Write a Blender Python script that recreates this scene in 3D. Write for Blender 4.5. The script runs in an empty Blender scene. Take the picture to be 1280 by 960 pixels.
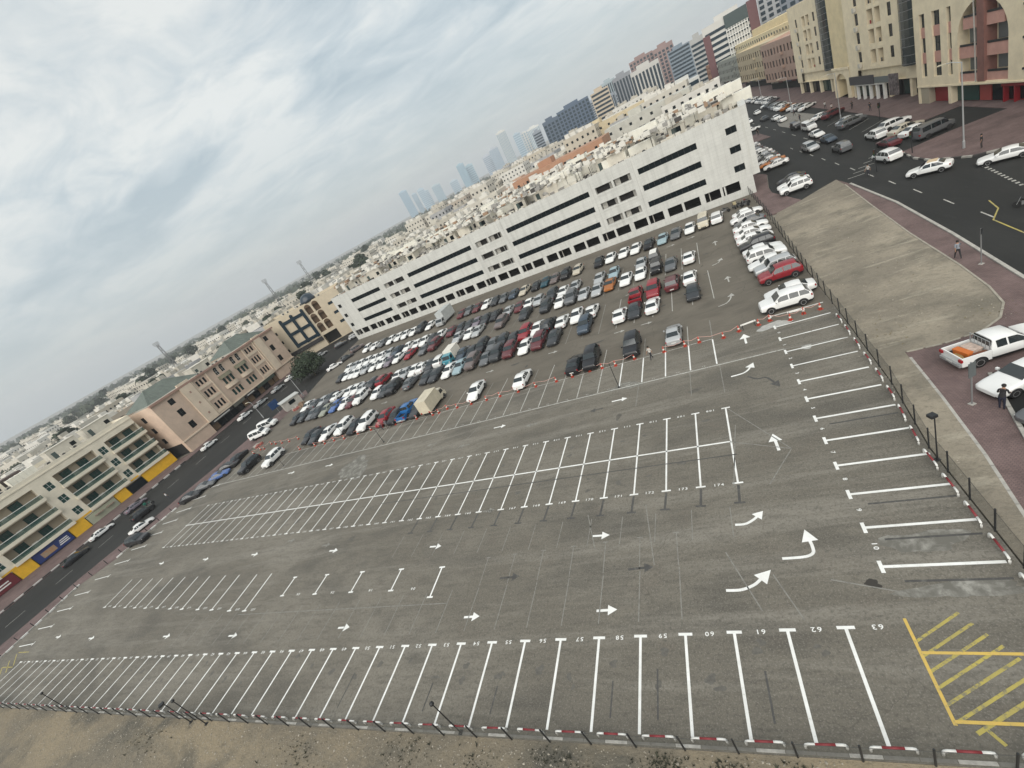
import bpy, bmesh, math, random
from mathutils import Vector, Matrix
R = math.radians
scene = bpy.context.scene
COL = scene.collection
rnd = random.Random(7)

# ------------------------------------------------------------------ camera
cam_d = bpy.data.cameras.new('camera')
cam_d.sensor_fit = 'HORIZONTAL'; cam_d.sensor_width = 36.0; cam_d.lens = 15.607
cam_d.clip_start = 0.1; cam_d.clip_end = 20000
cam = bpy.data.objects.new('camera', cam_d); COL.objects.link(cam)
rx, ux, bx_ = (0.870759, 0.21572, -0.441864), (0.273464, 0.534376, 0.799787), (0.408652, -0.817256, 0.406321)
cam.matrix_world = Matrix(((rx[0], ux[0], bx_[0], -2.051), (rx[1], ux[1], bx_[1], -14.654),
                           (rx[2], ux[2], bx_[2], 25.208), (0, 0, 0, 1)))
scene.camera = cam
scene.render.engine = 'CYCLES'
scene.view_settings.view_transform = 'Standard'
scene.view_settings.look = 'None'
scene.view_settings.exposure = 1.06
scene.view_settings.gamma = 1.0
scene.view_settings.use_curve_mapping = False
scene.cycles.max_bounces = 6
scene.cycles.diffuse_bounces = 3
scene.cycles.glossy_bounces = 3
scene.cycles.transparent_max_bounces = 16
scene.cycles.volume_bounces = 0

# ------------------------------------------------------------------ sky + sun
SUN_EL, SUN_AZ = 40.0, 176.0           # azimuth clockwise from +Y
world = bpy.data.worlds.new('World'); scene.world = world
world.use_nodes = True
nt = world.node_tree; nt.nodes.clear()
def N(tree, kind, **kw):
    n = tree.nodes.new(kind)
    for k, v in kw.items():
        if k in n.inputs.keys(): n.inputs[k].default_value = v
        else: setattr(n, k, v)
    return n
def build_sky():
    L = nt.links.new
    out = N(nt, 'ShaderNodeOutputWorld')
    sky = N(nt, 'ShaderNodeTexSky', sky_type='NISHITA', sun_disc=False, sun_elevation=R(SUN_EL), sun_rotation=R(SUN_AZ),
            air_density=1.2, dust_density=3.0, ozone_density=1.0)
    bg1 = N(nt, 'ShaderNodeBackground', Strength=0.09); L(sky.outputs[0], bg1.inputs['Color'])
    tc = N(nt, 'ShaderNodeTexCoord')
    sep = N(nt, 'ShaderNodeSeparateXYZ'); L(tc.outputs['Generated'], sep.inputs[0])
    zz = N(nt, 'ShaderNodeMath', operation='MAXIMUM'); L(sep.outputs['Z'], zz.inputs[0]); zz.inputs[1].default_value = 0.0
    za = N(nt, 'ShaderNodeMath', operation='ADD'); L(zz.outputs[0], za.inputs[0]); za.inputs[1].default_value = 0.16
    dx = N(nt, 'ShaderNodeMath', operation='DIVIDE'); L(sep.outputs['X'], dx.inputs[0]); L(za.outputs[0], dx.inputs[1])
    dy = N(nt, 'ShaderNodeMath', operation='DIVIDE'); L(sep.outputs['Y'], dy.inputs[0]); L(za.outputs[0], dy.inputs[1])
    cmb = N(nt, 'ShaderNodeCombineXYZ'); L(dx.outputs[0], cmb.inputs[0]); L(dy.outputs[0], cmb.inputs[1])
    mp = N(nt, 'ShaderNodeMapping'); L(cmb.outputs[0], mp.inputs[0])
    mp.inputs['Rotation'].default_value = (0, 0, R(28)); mp.inputs['Scale'].default_value = (0.85, 1.25, 1)
    big = N(nt, 'ShaderNodeTexNoise', Scale=1.0, Detail=6.0, Roughness=0.55, Distortion=0.5); L(mp.outputs[0], big.inputs['Vector'])
    fine = N(nt, 'ShaderNodeTexNoise', Scale=3.2, Detail=10.0, Roughness=0.62, Distortion=0.8); L(mp.outputs[0], fine.inputs['Vector'])
    add = N(nt, 'ShaderNodeMath', operation='MULTIPLY_ADD'); L(fine.outputs[0], add.inputs[0]); add.inputs[1].default_value = 0.55
    L(big.outputs[0], add.inputs[2])
    rmp = N(nt, 'ShaderNodeValToRGB'); L(add.outputs[0], rmp.inputs[0])
    e = rmp.color_ramp.elements
    e[0].position = 0.62; e[0].color = (0.35, 0.41, 0.435, 1)
    e[1].position = 0.90; e[1].color = (0.645, 0.655, 0.625, 1)
    m = e.new(0.755); m.color = (0.47, 0.515, 0.525, 1)
    # low sky: even grey veil
    veil = N(nt, 'ShaderNodeMapRange'); L(zz.outputs[0], veil.inputs[0])
    veil.inputs[1].default_value = 0.0; veil.inputs[2].default_value = 0.28; veil.inputs[3].default_value = 0.0; veil.inputs[4].default_value = 1.0
    mix = N(nt, 'ShaderNodeMix', data_type='RGBA'); L(veil.outputs[0], mix.inputs['Factor'])
    mix.inputs[6].default_value = (0.40, 0.435, 0.452, 1); L(rmp.outputs[0], mix.inputs[7])
    bg2 = N(nt, 'ShaderNodeBackground', Strength=0.66); L(mix.outputs[2], bg2.inputs['Color'])
    ms = N(nt, 'ShaderNodeMixShader', Fac=0.86); L(bg1.outputs[0], ms.inputs[1]); L(bg2.outputs[0], ms.inputs[2])
    L(ms.outputs[0], out.inputs['Surface'])
build_sky()
sun_d = bpy.data.lights.new('sun', 'SUN'); sun_d.energy = 1.5; sun_d.angle = R(75); sun_d.color = (1.0, 0.96, 0.9)
sun = bpy.data.objects.new('sun', sun_d); COL.objects.link(sun)
sd = Vector((math.sin(R(SUN_AZ)) * math.cos(R(SUN_EL)), math.cos(R(SUN_AZ)) * math.cos(R(SUN_EL)), math.sin(R(SUN_EL))))
sun.rotation_euler = sd.to_track_quat('Z', 'Y').to_euler()
sun.location = sd * 300

# ------------------------------------------------------------------ materials
MATS = {}
def mat(name, color, rough=0.7, var=0.0, scale=1.0, col2=None, metal=0.0, bump=0.0, detail=4.0, alpha=1.0, coat=0.0, spec=0.5, emit=None):
    if name in MATS: return MATS[name]
    m = bpy.data.materials.new(name); m.use_nodes = True
    t = m.node_tree; b = t.nodes['Principled BSDF']; L = t.links.new
    b.inputs['Roughness'].default_value = rough; b.inputs['Metallic'].default_value = metal
    b.inputs['Coat Weight'].default_value = coat; b.inputs['Specular IOR Level'].default_value = spec
    c = tuple(color) + (1,)
    b.inputs['Base Color'].default_value = c
    m.diffuse_color = c
    if var > 0 or col2 or bump:
        g = t.nodes.new('ShaderNodeNewGeometry')
        n = N(t, 'ShaderNodeTexNoise', Scale=scale, Detail=detail, Roughness=0.65); L(g.outputs['Position'], n.inputs['Vector'])
        if var > 0 or col2:
            r = N(t, 'ShaderNodeMapRange'); L(n.outputs[0], r.inputs[0])
            r.inputs[1].default_value = 0.32; r.inputs[2].default_value = 0.68
            mx = N(t, 'ShaderNodeMix', data_type='RGBA'); L(r.outputs[0], mx.inputs['Factor'])
            if col2: mx.inputs[6].default_value = c; mx.inputs[7].default_value = tuple(col2) + (1,)
            else:
                mx.inputs[6].default_value = tuple(x * (1 - var) for x in color) + (1,)
                mx.inputs[7].default_value = tuple(min(1, x * (1 + var)) for x in color) + (1,)
            L(mx.outputs[2], b.inputs['Base Color'])
        if bump:
            bp = N(t, 'ShaderNodeBump', Strength=bump, Distance=0.05); L(n.outputs[0], bp.inputs['Height']); L(bp.outputs[0], b.inputs['Normal'])
    if alpha < 1: b.inputs['Alpha'].default_value = alpha
    if emit: b.inputs['Emission Color'].default_value = tuple(emit) + (1,); b.inputs['Emission Strength'].default_value = 1.0
    MATS[name] = m
    return m

def layered(name, base, layers, rough=0.85, bump=0.0, bscale=6.0, crack=None, bdist=0.05):
    """layers: (colour, noise scale, lo, hi, amount, (sx,sy) stretch, seed offset)"""
    m = bpy.data.materials.new(name); m.use_nodes = True
    t = m.node_tree; b = t.nodes['Principled BSDF']; L = t.links.new
    b.inputs['Roughness'].default_value = rough
    b.inputs['Specular IOR Level'].default_value = 0.25
    g = t.nodes.new('ShaderNodeNewGeometry')
    prev = None
    for i, (colr, sc, lo, hi, amt, st, off) in enumerate(layers):
        mp = N(t, 'ShaderNodeMapping'); L(g.outputs['Position'], mp.inputs[0])
        mp.inputs['Location'].default_value = (off * 13.7, off * 7.1, 0); mp.inputs['Scale'].default_value = (st[0], st[1], 1)
        n = N(t, 'ShaderNodeTexNoise', Scale=sc, Detail=6.0, Roughness=0.62, Distortion=0.3); L(mp.outputs[0], n.inputs['Vector'])
        r = N(t, 'ShaderNodeMapRange'); L(n.outputs[0], r.inputs[0])
        r.inputs[1].default_value = lo; r.inputs[2].default_value = hi; r.inputs[3].default_value = 0; r.inputs[4].default_value = amt
        mx = N(t, 'ShaderNodeMix', data_type='RGBA'); L(r.outputs[0], mx.inputs['Factor'])
        if prev is None: mx.inputs[6].default_value = tuple(base) + (1,)
        else: L(prev, mx.inputs[6])
        mx.inputs[7].default_value = tuple(colr) + (1,)
        prev = mx.outputs[2]
    if crack:
        for cs, cw, cc, ca in crack:
            wn = N(t, 'ShaderNodeTexNoise', Scale=cs * 5, Detail=4.0); L(g.outputs['Position'], wn.inputs['Vector'])
            ad = N(t, 'ShaderNodeMix', data_type='RGBA', blend_type='LINEAR_LIGHT'); ad.inputs['Factor'].default_value = 0.9 / cs * 0.12
            L(g.outputs['Position'], ad.inputs[6]); L(wn.outputs[1], ad.inputs[7])
            vo = N(t, 'ShaderNodeTexVoronoi', Scale=cs, feature='DISTANCE_TO_EDGE'); L(ad.outputs[2], vo.inputs['Vector'])
            mk = N(t, 'ShaderNodeTexNoise', Scale=cs * 0.7, Detail=2.0); L(g.outputs['Position'], mk.inputs['Vector'])
            r = N(t, 'ShaderNodeMapRange'); L(vo.outputs['Distance'], r.inputs[0])
            r.inputs[1].default_value = 0.0; r.inputs[2].default_value = cw; r.inputs[3].default_value = ca; r.inputs[4].default_value = 0
            r2 = N(t, 'ShaderNodeMapRange'); L(mk.outputs[0], r2.inputs[0]); r2.inputs[1].default_value = 0.45; r2.inputs[2].default_value = 0.6
            mu = N(t, 'ShaderNodeMath', operation='MULTIPLY'); L(r.outputs[0], mu.inputs[0]); L(r2.outputs[0], mu.inputs[1])
            mx = N(t, 'ShaderNodeMix', data_type='RGBA'); L(mu.outputs[0], mx.inputs['Factor']); L(prev, mx.inputs[6]); mx.inputs[7].default_value = tuple(cc) + (1,)
            prev = mx.outputs[2]
    L(prev, b.inputs['Base Color'])
    if bump:
        n = N(t, 'ShaderNodeTexNoise', Scale=bscale, Detail=5.0, Roughness=0.7); L(g.outputs['Position'], n.inputs['Vector'])
        bp = N(t, 'ShaderNodeBump', Strength=bump, Distance=bdist); L(n.outputs[0], bp.inputs['Height']); L(bp.outputs[0], b.inputs['Normal'])
    MATS[name] = m
    return m

def bricky(name, c1, c2, mortar, bw, bh, rot=0.0, rough=0.85, vertical=False, mort=0.02, var=0.25):
    """paver / cladding joints too small to model"""
    m = bpy.data.materials.new(name); m.use_nodes = True
    t = m.node_tree; b = t.nodes['Principled BSDF']; L = t.links.new
    b.inputs['Roughness'].default_value = rough; b.inputs['Specular IOR Level'].default_value = 0.3
    g = t.nodes.new('ShaderNodeTexCoord')
    mp = N(t, 'ShaderNodeMapping'); L(g.outputs['Object'], mp.inputs[0])
    mp.inputs['Rotation'].default_value = (R(90) if vertical else 0, 0, rot)
    if vertical: mp.inputs['Rotation'].default_value = (R(-90), 0, 0)
    br = N(t, 'ShaderNodeTexBrick'); L(mp.outputs[0], br.inputs['Vector'])
    br.offset = 0.0 if vertical else 0.5
    br.inputs['Color1'].default_value = tuple(c1) + (1,); br.inputs['Color2'].default_value = tuple(c2) + (1,)
    br.inputs['Mortar'].default_value = tuple(mortar) + (1,); br.inputs['Scale'].default_value = 1.0
    br.inputs['Mortar Size'].default_value = mort; br.inputs['Brick Width'].default_value = bw; br.inputs['Row Height'].default_value = bh
    p = t.nodes.new('ShaderNodeNewGeometry')
    n = N(t, 'ShaderNodeTexNoise', Scale=0.35, Detail=6.0, Roughness=0.7); L(p.outputs['Position'], n.inputs['Vector'])
    r = N(t, 'ShaderNodeMapRange'); L(n.outputs[0], r.inputs[0])
    r.inputs[1].default_value = 0.3; r.inputs[2].default_value = 0.7; r.inputs[3].default_value = 1 - var; r.inputs[4].default_value = 1 + var * 0.6
    mx = N(t, 'ShaderNodeMix', data_type='RGBA', blend_type='MULTIPLY'); mx.inputs['Factor'].default_value = 1
    L(br.outputs[0], mx.inputs[6]); L(r.outputs[0], mx.inputs[7])
    res = mx.outputs[2]
    if vertical:    # rain streaks
        m2 = N(t, 'ShaderNodeMapping'); L(g.outputs['Object'], m2.inputs[0]); m2.inputs['Scale'].default_value = (1.1, 1.0, 0.07)
        n2 = N(t, 'ShaderNodeTexNoise', Scale=1.0, Detail=5.0, Roughness=0.7); L(m2.outputs[0], n2.inputs['Vector'])
        r2 = N(t, 'ShaderNodeMapRange'); L(n2.outputs[0], r2.inputs[0]); r2.inputs[1].default_value = 0.47; r2.inputs[2].default_value = 0.74; r2.inputs[3].default_value = 1.0; r2.inputs[4].default_value = 0.80
        m3 = N(t, 'ShaderNodeMix', data_type='RGBA', blend_type='MULTIPLY'); m3.inputs['Factor'].default_value = 1; L(res, m3.inputs[6]); L(r2.outputs[0], m3.inputs[7]); res = m3.outputs[2]
    L(res, b.inputs['Base Color'])
    MATS[name] = m
    return m

# ------------------------------------------------------------------ mesh builder
class MB:
    def __init__(s): s.v = []; s.f = []; s.m = []
    def quad(s, pts, mi=0):
        i = len(s.v); s.v += [tuple(p) for p in pts]; s.f.append(tuple(range(i, i + len(pts)))); s.m.append(mi); return s
    def box(s, x0, x1, y0, y1, z0, z1, mi=0, bottom=True):
        i = len(s.v)
        s.v += [(x0, y0, z0), (x1, y0, z0), (x1, y1, z0), (x0, y1, z0), (x0, y0, z1), (x1, y0, z1), (x1, y1, z1), (x0, y1, z1)]
        fs = [(4, 5, 6, 7), (0, 1, 5, 4), (1, 2, 6, 5), (2, 3, 7, 6), (3, 0, 4, 7)] + ([(3, 2, 1, 0)] if bottom else [])
        for f in fs: s.f.append(tuple(i + k for k in f)); s.m.append(mi)
        return s
    def prism(s, poly, z0, z1, mi=0, cap0=False):
        n = len(poly); i = len(s.v)
        a = sum(poly[k][0] * poly[(k + 1) % n][1] - poly[(k + 1) % n][0] * poly[k][1] for k in range(n))
        if a < 0: poly = poly[::-1]
        s.v += [(p[0], p[1], z0) for p in poly] + [(p[0], p[1], z1) for p in poly]
        s.f.append(tuple(range(i + n, i + 2 * n))); s.m.append(mi)
        if cap0: s.f.append(tuple(range(i + n - 1, i - 1, -1))); s.m.append(mi)
        for k in range(n):
            l = (k + 1) % n
            s.f.append((i + k, i + l, i + n + l, i + n + k)); s.m.append(mi)
        return s
    def tube(s, pts, r, n=8, mi=0, cap=True):
        pts = [Vector(p) for p in pts]; rs = r if isinstance(r, (list, tuple)) else [r] * len(pts)
        rings = []
        for k, p in enumerate(pts):
            d = (pts[min(k + 1, len(pts) - 1)] - pts[max(k - 1, 0)]).normalized()
            a = Vector((0, 0, 1)) if abs(d.z) < 0.9 else Vector((1, 0, 0))
            u = d.cross(a).normalized(); w = d.cross(u).normalized()
            i = len(s.v)
            for j in range(n):
                t = 2 * math.pi * j / n
                s.v.append(tuple(p + (u * math.cos(t) + w * math.sin(t)) * rs[k]))
            rings.append(i)
        for a, b in zip(rings, rings[1:]):
            for j in range(n):
                l = (j + 1) % n
                s.f.append((a + j, b + j, b + l, a + l)); s.m.append(mi)
        if cap:
            s.f.append(tuple(rings[0] + j for j in range(n))); s.m.append(mi)
            s.f.append(tuple(rings[-1] + j for j in range(n - 1, -1, -1))); s.m.append(mi)
        return s
    def lathe(s, prof, n=12, c=(0, 0, 0), mi=0, axis='z'):
        rings = []
        for (r, h) in prof:
            i = len(s.v)
            for j in range(n):
                t = 2 * math.pi * j / n; a, b = r * math.cos(t), r * math.sin(t)
                s.v.append((c[0] + a, c[1] + b, c[2] + h) if axis == 'z' else (c[0] + a, c[1] + h, c[2] + b))
            rings.append(i)
        for a, b in zip(rings, rings[1:]):
            for j in range(n):
                l = (j + 1) % n
                s.f.append((a + j, a + l, b + l, b + j) if axis == 'z' else (a + j, b + j, b + l, a + l)); s.m.append(mi)
        s.f.append(tuple(rings[0] + j for j in (range(n - 1, -1, -1) if axis == 'z' else range(n)))); s.m.append(mi)
        s.f.append(tuple(rings[-1] + j for j in (range(n) if axis == 'z' else range(n - 1, -1, -1)))); s.m.append(mi)
        return s
    def xform(s, M, start=0):
        s.v = s.v[:start] + [tuple(M @ Vector(p)) for p in s.v[start:]]; return s
    def mesh(s, name, mats, smooth=False):
        me = bpy.data.meshes.new(name); me.from_pydata(s.v, [], s.f)
        for m in (mats if isinstance(mats, (list, tuple)) else [mats]): me.materials.append(m)
        me.polygons.foreach_set('material_index', s.m)
        if smooth: me.polygons.foreach_set('use_smooth', [True] * len(s.f))
        me.update(); return me
    def build(s, name, mats, parent=None, smooth=False, **kw):
        return put(name, s.mesh(name, mats, smooth), parent, **kw)

def tag(o, label=None, cat=None, group=None, kind=None):
    if label: o['label'] = label
    if cat: o['category'] = cat
    if group: o['group'] = group
    if kind: o['kind'] = kind
    return o
def put(name, me, parent=None, loc=None, rz=None, **kw):
    o = bpy.data.objects.new(name, me); COL.objects.link(o)
    if parent: o.parent = parent
    if loc is not None: o.location = loc
    if rz is not None: o.rotation_euler = (0, 0, rz)
    return tag(o, **kw)
def empty(name, loc=(0, 0, 0), rz=0.0, **kw):
    o = bpy.data.objects.new(name, None); COL.objects.link(o); o.location = loc; o.rotation_euler = (0, 0, rz)
    o.empty_display_size = 0.5
    return tag(o, **kw)
ONES = 'first second third fourth fifth sixth seventh eighth ninth tenth eleventh twelfth thirteenth fourteenth fifteenth sixteenth seventeenth eighteenth nineteenth'.split()
def ordw(n):
    if n <= 19: return ONES[n - 1]
    t, u = divmod(n, 10)
    if u == 0: return ['', '', 'twentieth', 'thirtieth', 'fortieth', 'fiftieth'][t]
    return ['', '', 'twenty', 'thirty', 'forty', 'fifty'][t] + '-' + ONES[u - 1]
# ------------------------------------------------------------------ surfaces
ASPH = layered('lot_asphalt', (0.144, 0.131, 0.107), [
    ((0.200, 0.183, 0.151), 0.055, 0.46, 0.60, 0.85, (1, 1.6), 1),
    ((0.100, 0.093, 0.079), 0.10, 0.50, 0.64, 0.85, (1, 2.0), 2),
    ((0.230, 0.213, 0.180), 0.5, 0.51, 0.66, 0.7, (0.07, 1.1), 3),
    ((0.128, 0.110, 0.090), 0.45, 0.55, 0.75, 0.55, (1, 1), 4),
    ((0.060, 0.058, 0.052), 1.6, 0.66, 0.76, 0.65, (1, 1), 5),
    ((0.095, 0.088, 0.074), 2.2, 0.48, 0.70, 0.6, (0.25, 1.2), 8),
    ((0.230, 0.220, 0.190), 3.5, 0.60, 0.78, 0.35, (1, 1), 6),
    ((0.070, 0.065, 0.055), 6.0, 0.48, 0.66, 0.52, (1, 1), 7),
    ((0.33, 0.31, 0.27), 13.0, 0.52, 0.68, 0.40, (1, 1), 9)], bump=0.25, bscale=14, bdist=0.02, crack=[(0.13, 0.004, (0.085, 0.078, 0.064), 0.6)])
CARPARK = layered('worn_asphalt', (0.128, 0.114, 0.092), [
    ((0.170, 0.150, 0.122), 0.08, 0.45, 0.66, 0.7, (1, 1.6), 11),
    ((0.085, 0.076, 0.062), 0.3, 0.50, 0.72, 0.7, (0.5, 1.3), 12),
    ((0.180, 0.160, 0.130), 1.2, 0.55, 0.74, 0.5, (0.35, 1.3), 13),
    ((0.045, 0.043, 0.038), 2.5, 0.62, 0.76, 0.6, (1, 1), 14),
    ((0.155, 0.145, 0.122), 12.0, 0.52, 0.75, 0.4, (1, 1), 15)], bump=0.25, bscale=14, bdist=0.02, crack=[(0.2, 0.006, (0.045, 0.042, 0.036), 0.8)])
ROAD = layered('road_asphalt', (0.022, 0.0225, 0.0215), [
    ((0.034, 0.034, 0.032), 0.08, 0.45, 0.70, 0.8, (1.5, 0.5), 21),
    ((0.016, 0.0165, 0.0165), 0.4, 0.52, 0.72, 0.6, (2.0, 0.25), 22),
    ((0.050, 0.049, 0.045), 1.5, 0.60, 0.78, 0.4, (1.0, 0.3), 23),
    ((0.015, 0.015, 0.015), 10.0, 0.5, 0.75, 0.4, (1, 1), 24)], rough=0.75, bump=0.2, bscale=16, bdist=0.02)
SAND = layered('sandy_soil', (0.215, 0.190, 0.150), [
    ((0.310, 0.272, 0.210), 0.10, 0.46, 0.60, 0.9, (1, 1), 31),
    ((0.150, 0.136, 0.108), 0.22, 0.50, 0.64, 0.8, (1, 1.2), 32),
    ((0.118, 0.110, 0.090), 0.5, 0.58, 0.74, 0.6, (1, 1), 33),
    ((0.370, 0.335, 0.265), 0.5, 0.56, 0.68, 0.7, (0.3, 1.8), 34),
    ((0.150, 0.132, 0.100), 3.0, 0.50, 0.72, 0.6, (1, 1), 35),
    ((0.360, 0.325, 0.250), 9.0, 0.55, 0.75, 0.45, (1, 1), 36),
    ((0.110, 0.098, 0.076), 14.0, 0.58, 0.75, 0.5, (1, 1), 37)], rough=0.95, bump=0.9, bscale=2.6, bdist=0.12)
DIRT = layered('dirt', (0.170, 0.148, 0.112), [
    ((0.262, 0.215, 0.145), 0.09, 0.44, 0.62, 0.9, (1, 1.6), 41),
    ((0.085, 0.082, 0.070), 0.14, 0.50, 0.66, 0.85, (1, 1.3), 42),
    ((0.250, 0.205, 0.140), 0.35, 0.56, 0.72, 0.6, (1, 1), 43),
    ((0.045, 0.043, 0.036), 0.6, 0.62, 0.74, 0.7, (1, 1.2), 44),
    ((0.270, 0.240, 0.185), 2.4, 0.55, 0.75, 0.5, (1, 1), 45),
    ((0.065, 0.060, 0.048), 6.0, 0.56, 0.74, 0.6, (1, 1), 46),
    ((0.30, 0.265, 0.20), 16.0, 0.55, 0.72, 0.45, (1, 1), 47)], rough=0.95, bump=1.0, bscale=2.2, bdist=0.14)
TOWN = layered('town_ground', (0.20, 0.185, 0.155), [
    ((0.30, 0.275, 0.225), 0.02, 0.42, 0.66, 0.9, (1, 1), 51),
    ((0.090, 0.092, 0.080), 0.035, 0.50, 0.68, 0.8, (1, 1), 52),
    ((0.060, 0.070, 0.045), 0.011, 0.54, 0.64, 0.7, (1, 1), 53)], rough=0.95)
PAVER = bricky('red_pavers', (0.180, 0.124, 0.116), (0.150, 0.103, 0.098), (0.10, 0.078, 0.072), 0.22, 0.11, rot=R(45), mort=0.012, var=0.35)
CONC = mat('concrete', (0.36, 0.345, 0.31), 0.85, var=0.18, scale=1.4)
CONCD = mat('dark_concrete', (0.20, 0.19, 0.17), 0.9, var=0.25, scale=1.8)
def paint(name, c, wear, c2, ws=5.0):
    m = bpy.data.materials.new(name); m.use_nodes = True
    t = m.node_tree; b = t.nodes['Principled BSDF']; L = t.links.new
    b.inputs['Roughness'].default_value = 0.7
    g = t.nodes.new('ShaderNodeNewGeometry')
    n = N(t, 'ShaderNodeTexNoise', Scale=ws, Detail=8.0, Roughness=0.75); L(g.outputs['Position'], n.inputs['Vector'])
    r = N(t, 'ShaderNodeMapRange'); L(n.outputs[0], r.inputs[0]); r.inputs[1].default_value = wear; r.inputs[2].default_value = wear + 0.1
    mx = N(t, 'ShaderNodeMix', data_type='RGBA'); L(r.outputs[0], mx.inputs['Factor'])
    mx.inputs[6].default_value = tuple(c) + (1,); mx.inputs[7].default_value = tuple(c2) + (1,)
    n2 = N(t, 'ShaderNodeTexNoise', Scale=0.8, Detail=5.0, Roughness=0.7); L(g.outputs['Position'], n2.inputs['Vector'])
    r2 = N(t, 'ShaderNodeMapRange'); L(n2.outputs[0], r2.inputs[0]); r2.inputs[1].default_value = 0.35; r2.inputs[2].default_value = 0.65; r2.inputs[3].default_value = 0.0; r2.inputs[4].default_value = 0.38
    m2 = N(t, 'ShaderNodeMix', data_type='RGBA'); L(r2.outputs[0], m2.inputs['Factor']); L(mx.outputs[2], m2.inputs[6]); m2.inputs[7].default_value = tuple(c2) + (1,)
    L(m2.outputs[2], b.inputs['Base Color'])
    return m
WPAINT = paint('white_paint', (0.82, 0.82, 0.79), 0.60, (0.40, 0.385, 0.34))
WORN = paint('worn_white_paint', (0.50, 0.49, 0.45), 0.50, (0.155, 0.148, 0.128), 7.0)
FAINT = paint('chalk_line', (0.235, 0.226, 0.200), 0.48, (0.15, 0.144, 0.125), 3.0)
BLACKED = paint('blacked_out_line', (0.055, 0.053, 0.050), 0.52, (0.110, 0.105, 0.094), 3.0)
YPAINT = paint('yellow_paint', (0.62, 0.42, 0.09), 0.55, (0.30, 0.25, 0.12), 4.0)
YWORN = paint('worn_yellow_paint', (0.44, 0.36, 0.08), 0.50, (0.19, 0.175, 0.11), 4.0)
RED = mat('red_gloss_paint', (0.23, 0.025, 0.03), 0.45, var=0.2, scale=6)
WHITE_P = mat('white_gloss_paint', (0.74, 0.73, 0.69), 0.45, var=0.08, scale=6)
BLACK_M = mat('black_metal', (0.018, 0.019, 0.020), 0.5)
GREY_M = mat('grey_metal', (0.22, 0.22, 0.22), 0.5, metal=0.3)
GALV = mat('galvanised_metal', (0.40, 0.41, 0.41), 0.45, metal=0.5)

def sheet(name, poly, z, m, drop=0.12, parent=None, kind='structure', tri=True):
    b = MB(); b.prism([tuple(p) for p in poly], z - drop, z)
    o = b.build(name, m, parent, kind=kind if not parent else None)
    return o

g = MB(); S_ = 9000
g.quad([(-S_, -S_, -0.2), (S_, -S_, -0.2), (S_, S_, -0.2), (-S_, S_, -0.2)])
g.build('ground', TOWN, kind='structure')

# parking lot (newly lined part and the older part behind the cones)
FENCE_R = [(7.6, -4.95), (7.7, 2.4), (7.9, 10.7), (8.75, 17.5), (9.4, 27.3), (10.1, 40.7), (11.8, 65.8), (12.5, 82.4)]
def cone_y(x): return 31.9 - 0.060 * (x + 1.5) - 0.0
lot_front = [(-102.5, -5.25), (7.62, -5.25)] + FENCE_R[1:5] + [(9.65, cone_y(9.6)), (-93.5, cone_y(-93.5)), (-99.2, 28.4), (-101.5, 17.5), (-104.8, 12.6), (-103.6, 0.4)]
LOT = sheet('parking_lot', lot_front, 0.0, ASPH, 0.14)
lot_back = [(9.66, cone_y(9.6) + 0.01), (10.1, 40.7), (11.8, 65.8), (12.5, 82.3), (-100.5, 100.55), (-100, 88), (-95, 66), (-93.5, cone_y(-93.5) + 0.01)]
LOTB = sheet('old_parking_lot', lot_back, 0.0, CARPARK, 0.14)
sheet('dirt_strip', [(-140, -40), (60, -40), (60, -8), (8.2, -5.26), (-102.5, -5.26), (-112, -9), (-140, -9)], -0.01, DIRT, 0.15)
# sandy waste ground right of the fence
SANDP = [(7.78, 2.4), (7.98, 10.7), (8.83, 17.5), (9.48, 27.3), (10.18, 40.7), (11.7, 62.5), (13.0, 65.5), (17.0, 67.3), (20.5, 69.5), (22.6, 70.6), (22.4, 66.5), (21.2, 55), (20.0, 42), (19.4, 32), (18.9, 27.0), (18.3, 24.2), (17.2, 22.4), (15.6, 21.3), (13.2, 20.9), (10.95, 21.0), (10.5, 15), (9.9, 9.5), (9.2, 5.0), (8.6, 0.0), (8.1, -5.2), (7.7, -5.2)]
sheet('sandy_ground', SANDP, 0.015, SAND, 0.16)
# paved footways (red block paving)
sheet('footway', [(8.12, -5.2), (8.62, 0), (9.22, 5.0), (9.92, 9.5), (10.52, 15), (10.97, 20.98), (13.2, 20.88), (15.6, 21.28), (17.2, 22.38), (18.32, 24.18), (18.92, 27.0), (19.42, 32), (20.02, 42), (21.22, 55), (22.42, 66.5), (22.62, 70.5), (22.9, 66), (22.9, 52), (22.0, 38.5), (20.9, 26.5), (19.6, 22), (17.6, 18.5), (16.6, 17.0), (13.6, 16.4), (12.9, 13.7), (12.0, 10.2), (10.6, 3), (9.6, -5.2)], 0.0, PAVER, 0.15)
sheet('footway', [(12.0, 65.9), (13.0, 65.6), (16.9, 67.35), (16.3, 71), (15.2, 78), (15.6, 82), (17.6, 92), (15.6, 100), (17, 108), (12.9, 108), (12.75, 82)], 0.0, PAVER, 0.15)
sheet('footway', [(31.3, 71.5), (30.7, 66.5), (31.0, 62.8), (33.2, 58.3), (37.2, 55.9), (75, 52), (75, 100), (44.2, 100), (43.9, 72.4), (37.5, 72.5)], 0.0, PAVER, 0.15)
sheet('footway', [(38.8, 84), (44.1, 84), (44.15, 100.1), (62, 100.1), (70, 460), (48, 460), (42.0, 200), (40.2, 120)], 0.0, PAVER, 0.15)
sheet('footway', [(31.5, 128), (38, 129), (37.8, 152), (33.4, 151), (31.2, 138)], 0.0, CONCD, 0.15)
sheet('footway', [(21.5, 131), (27.0, 129), (26.8, 142), (22, 143)], 0.0, PAVER, 0.15)
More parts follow.
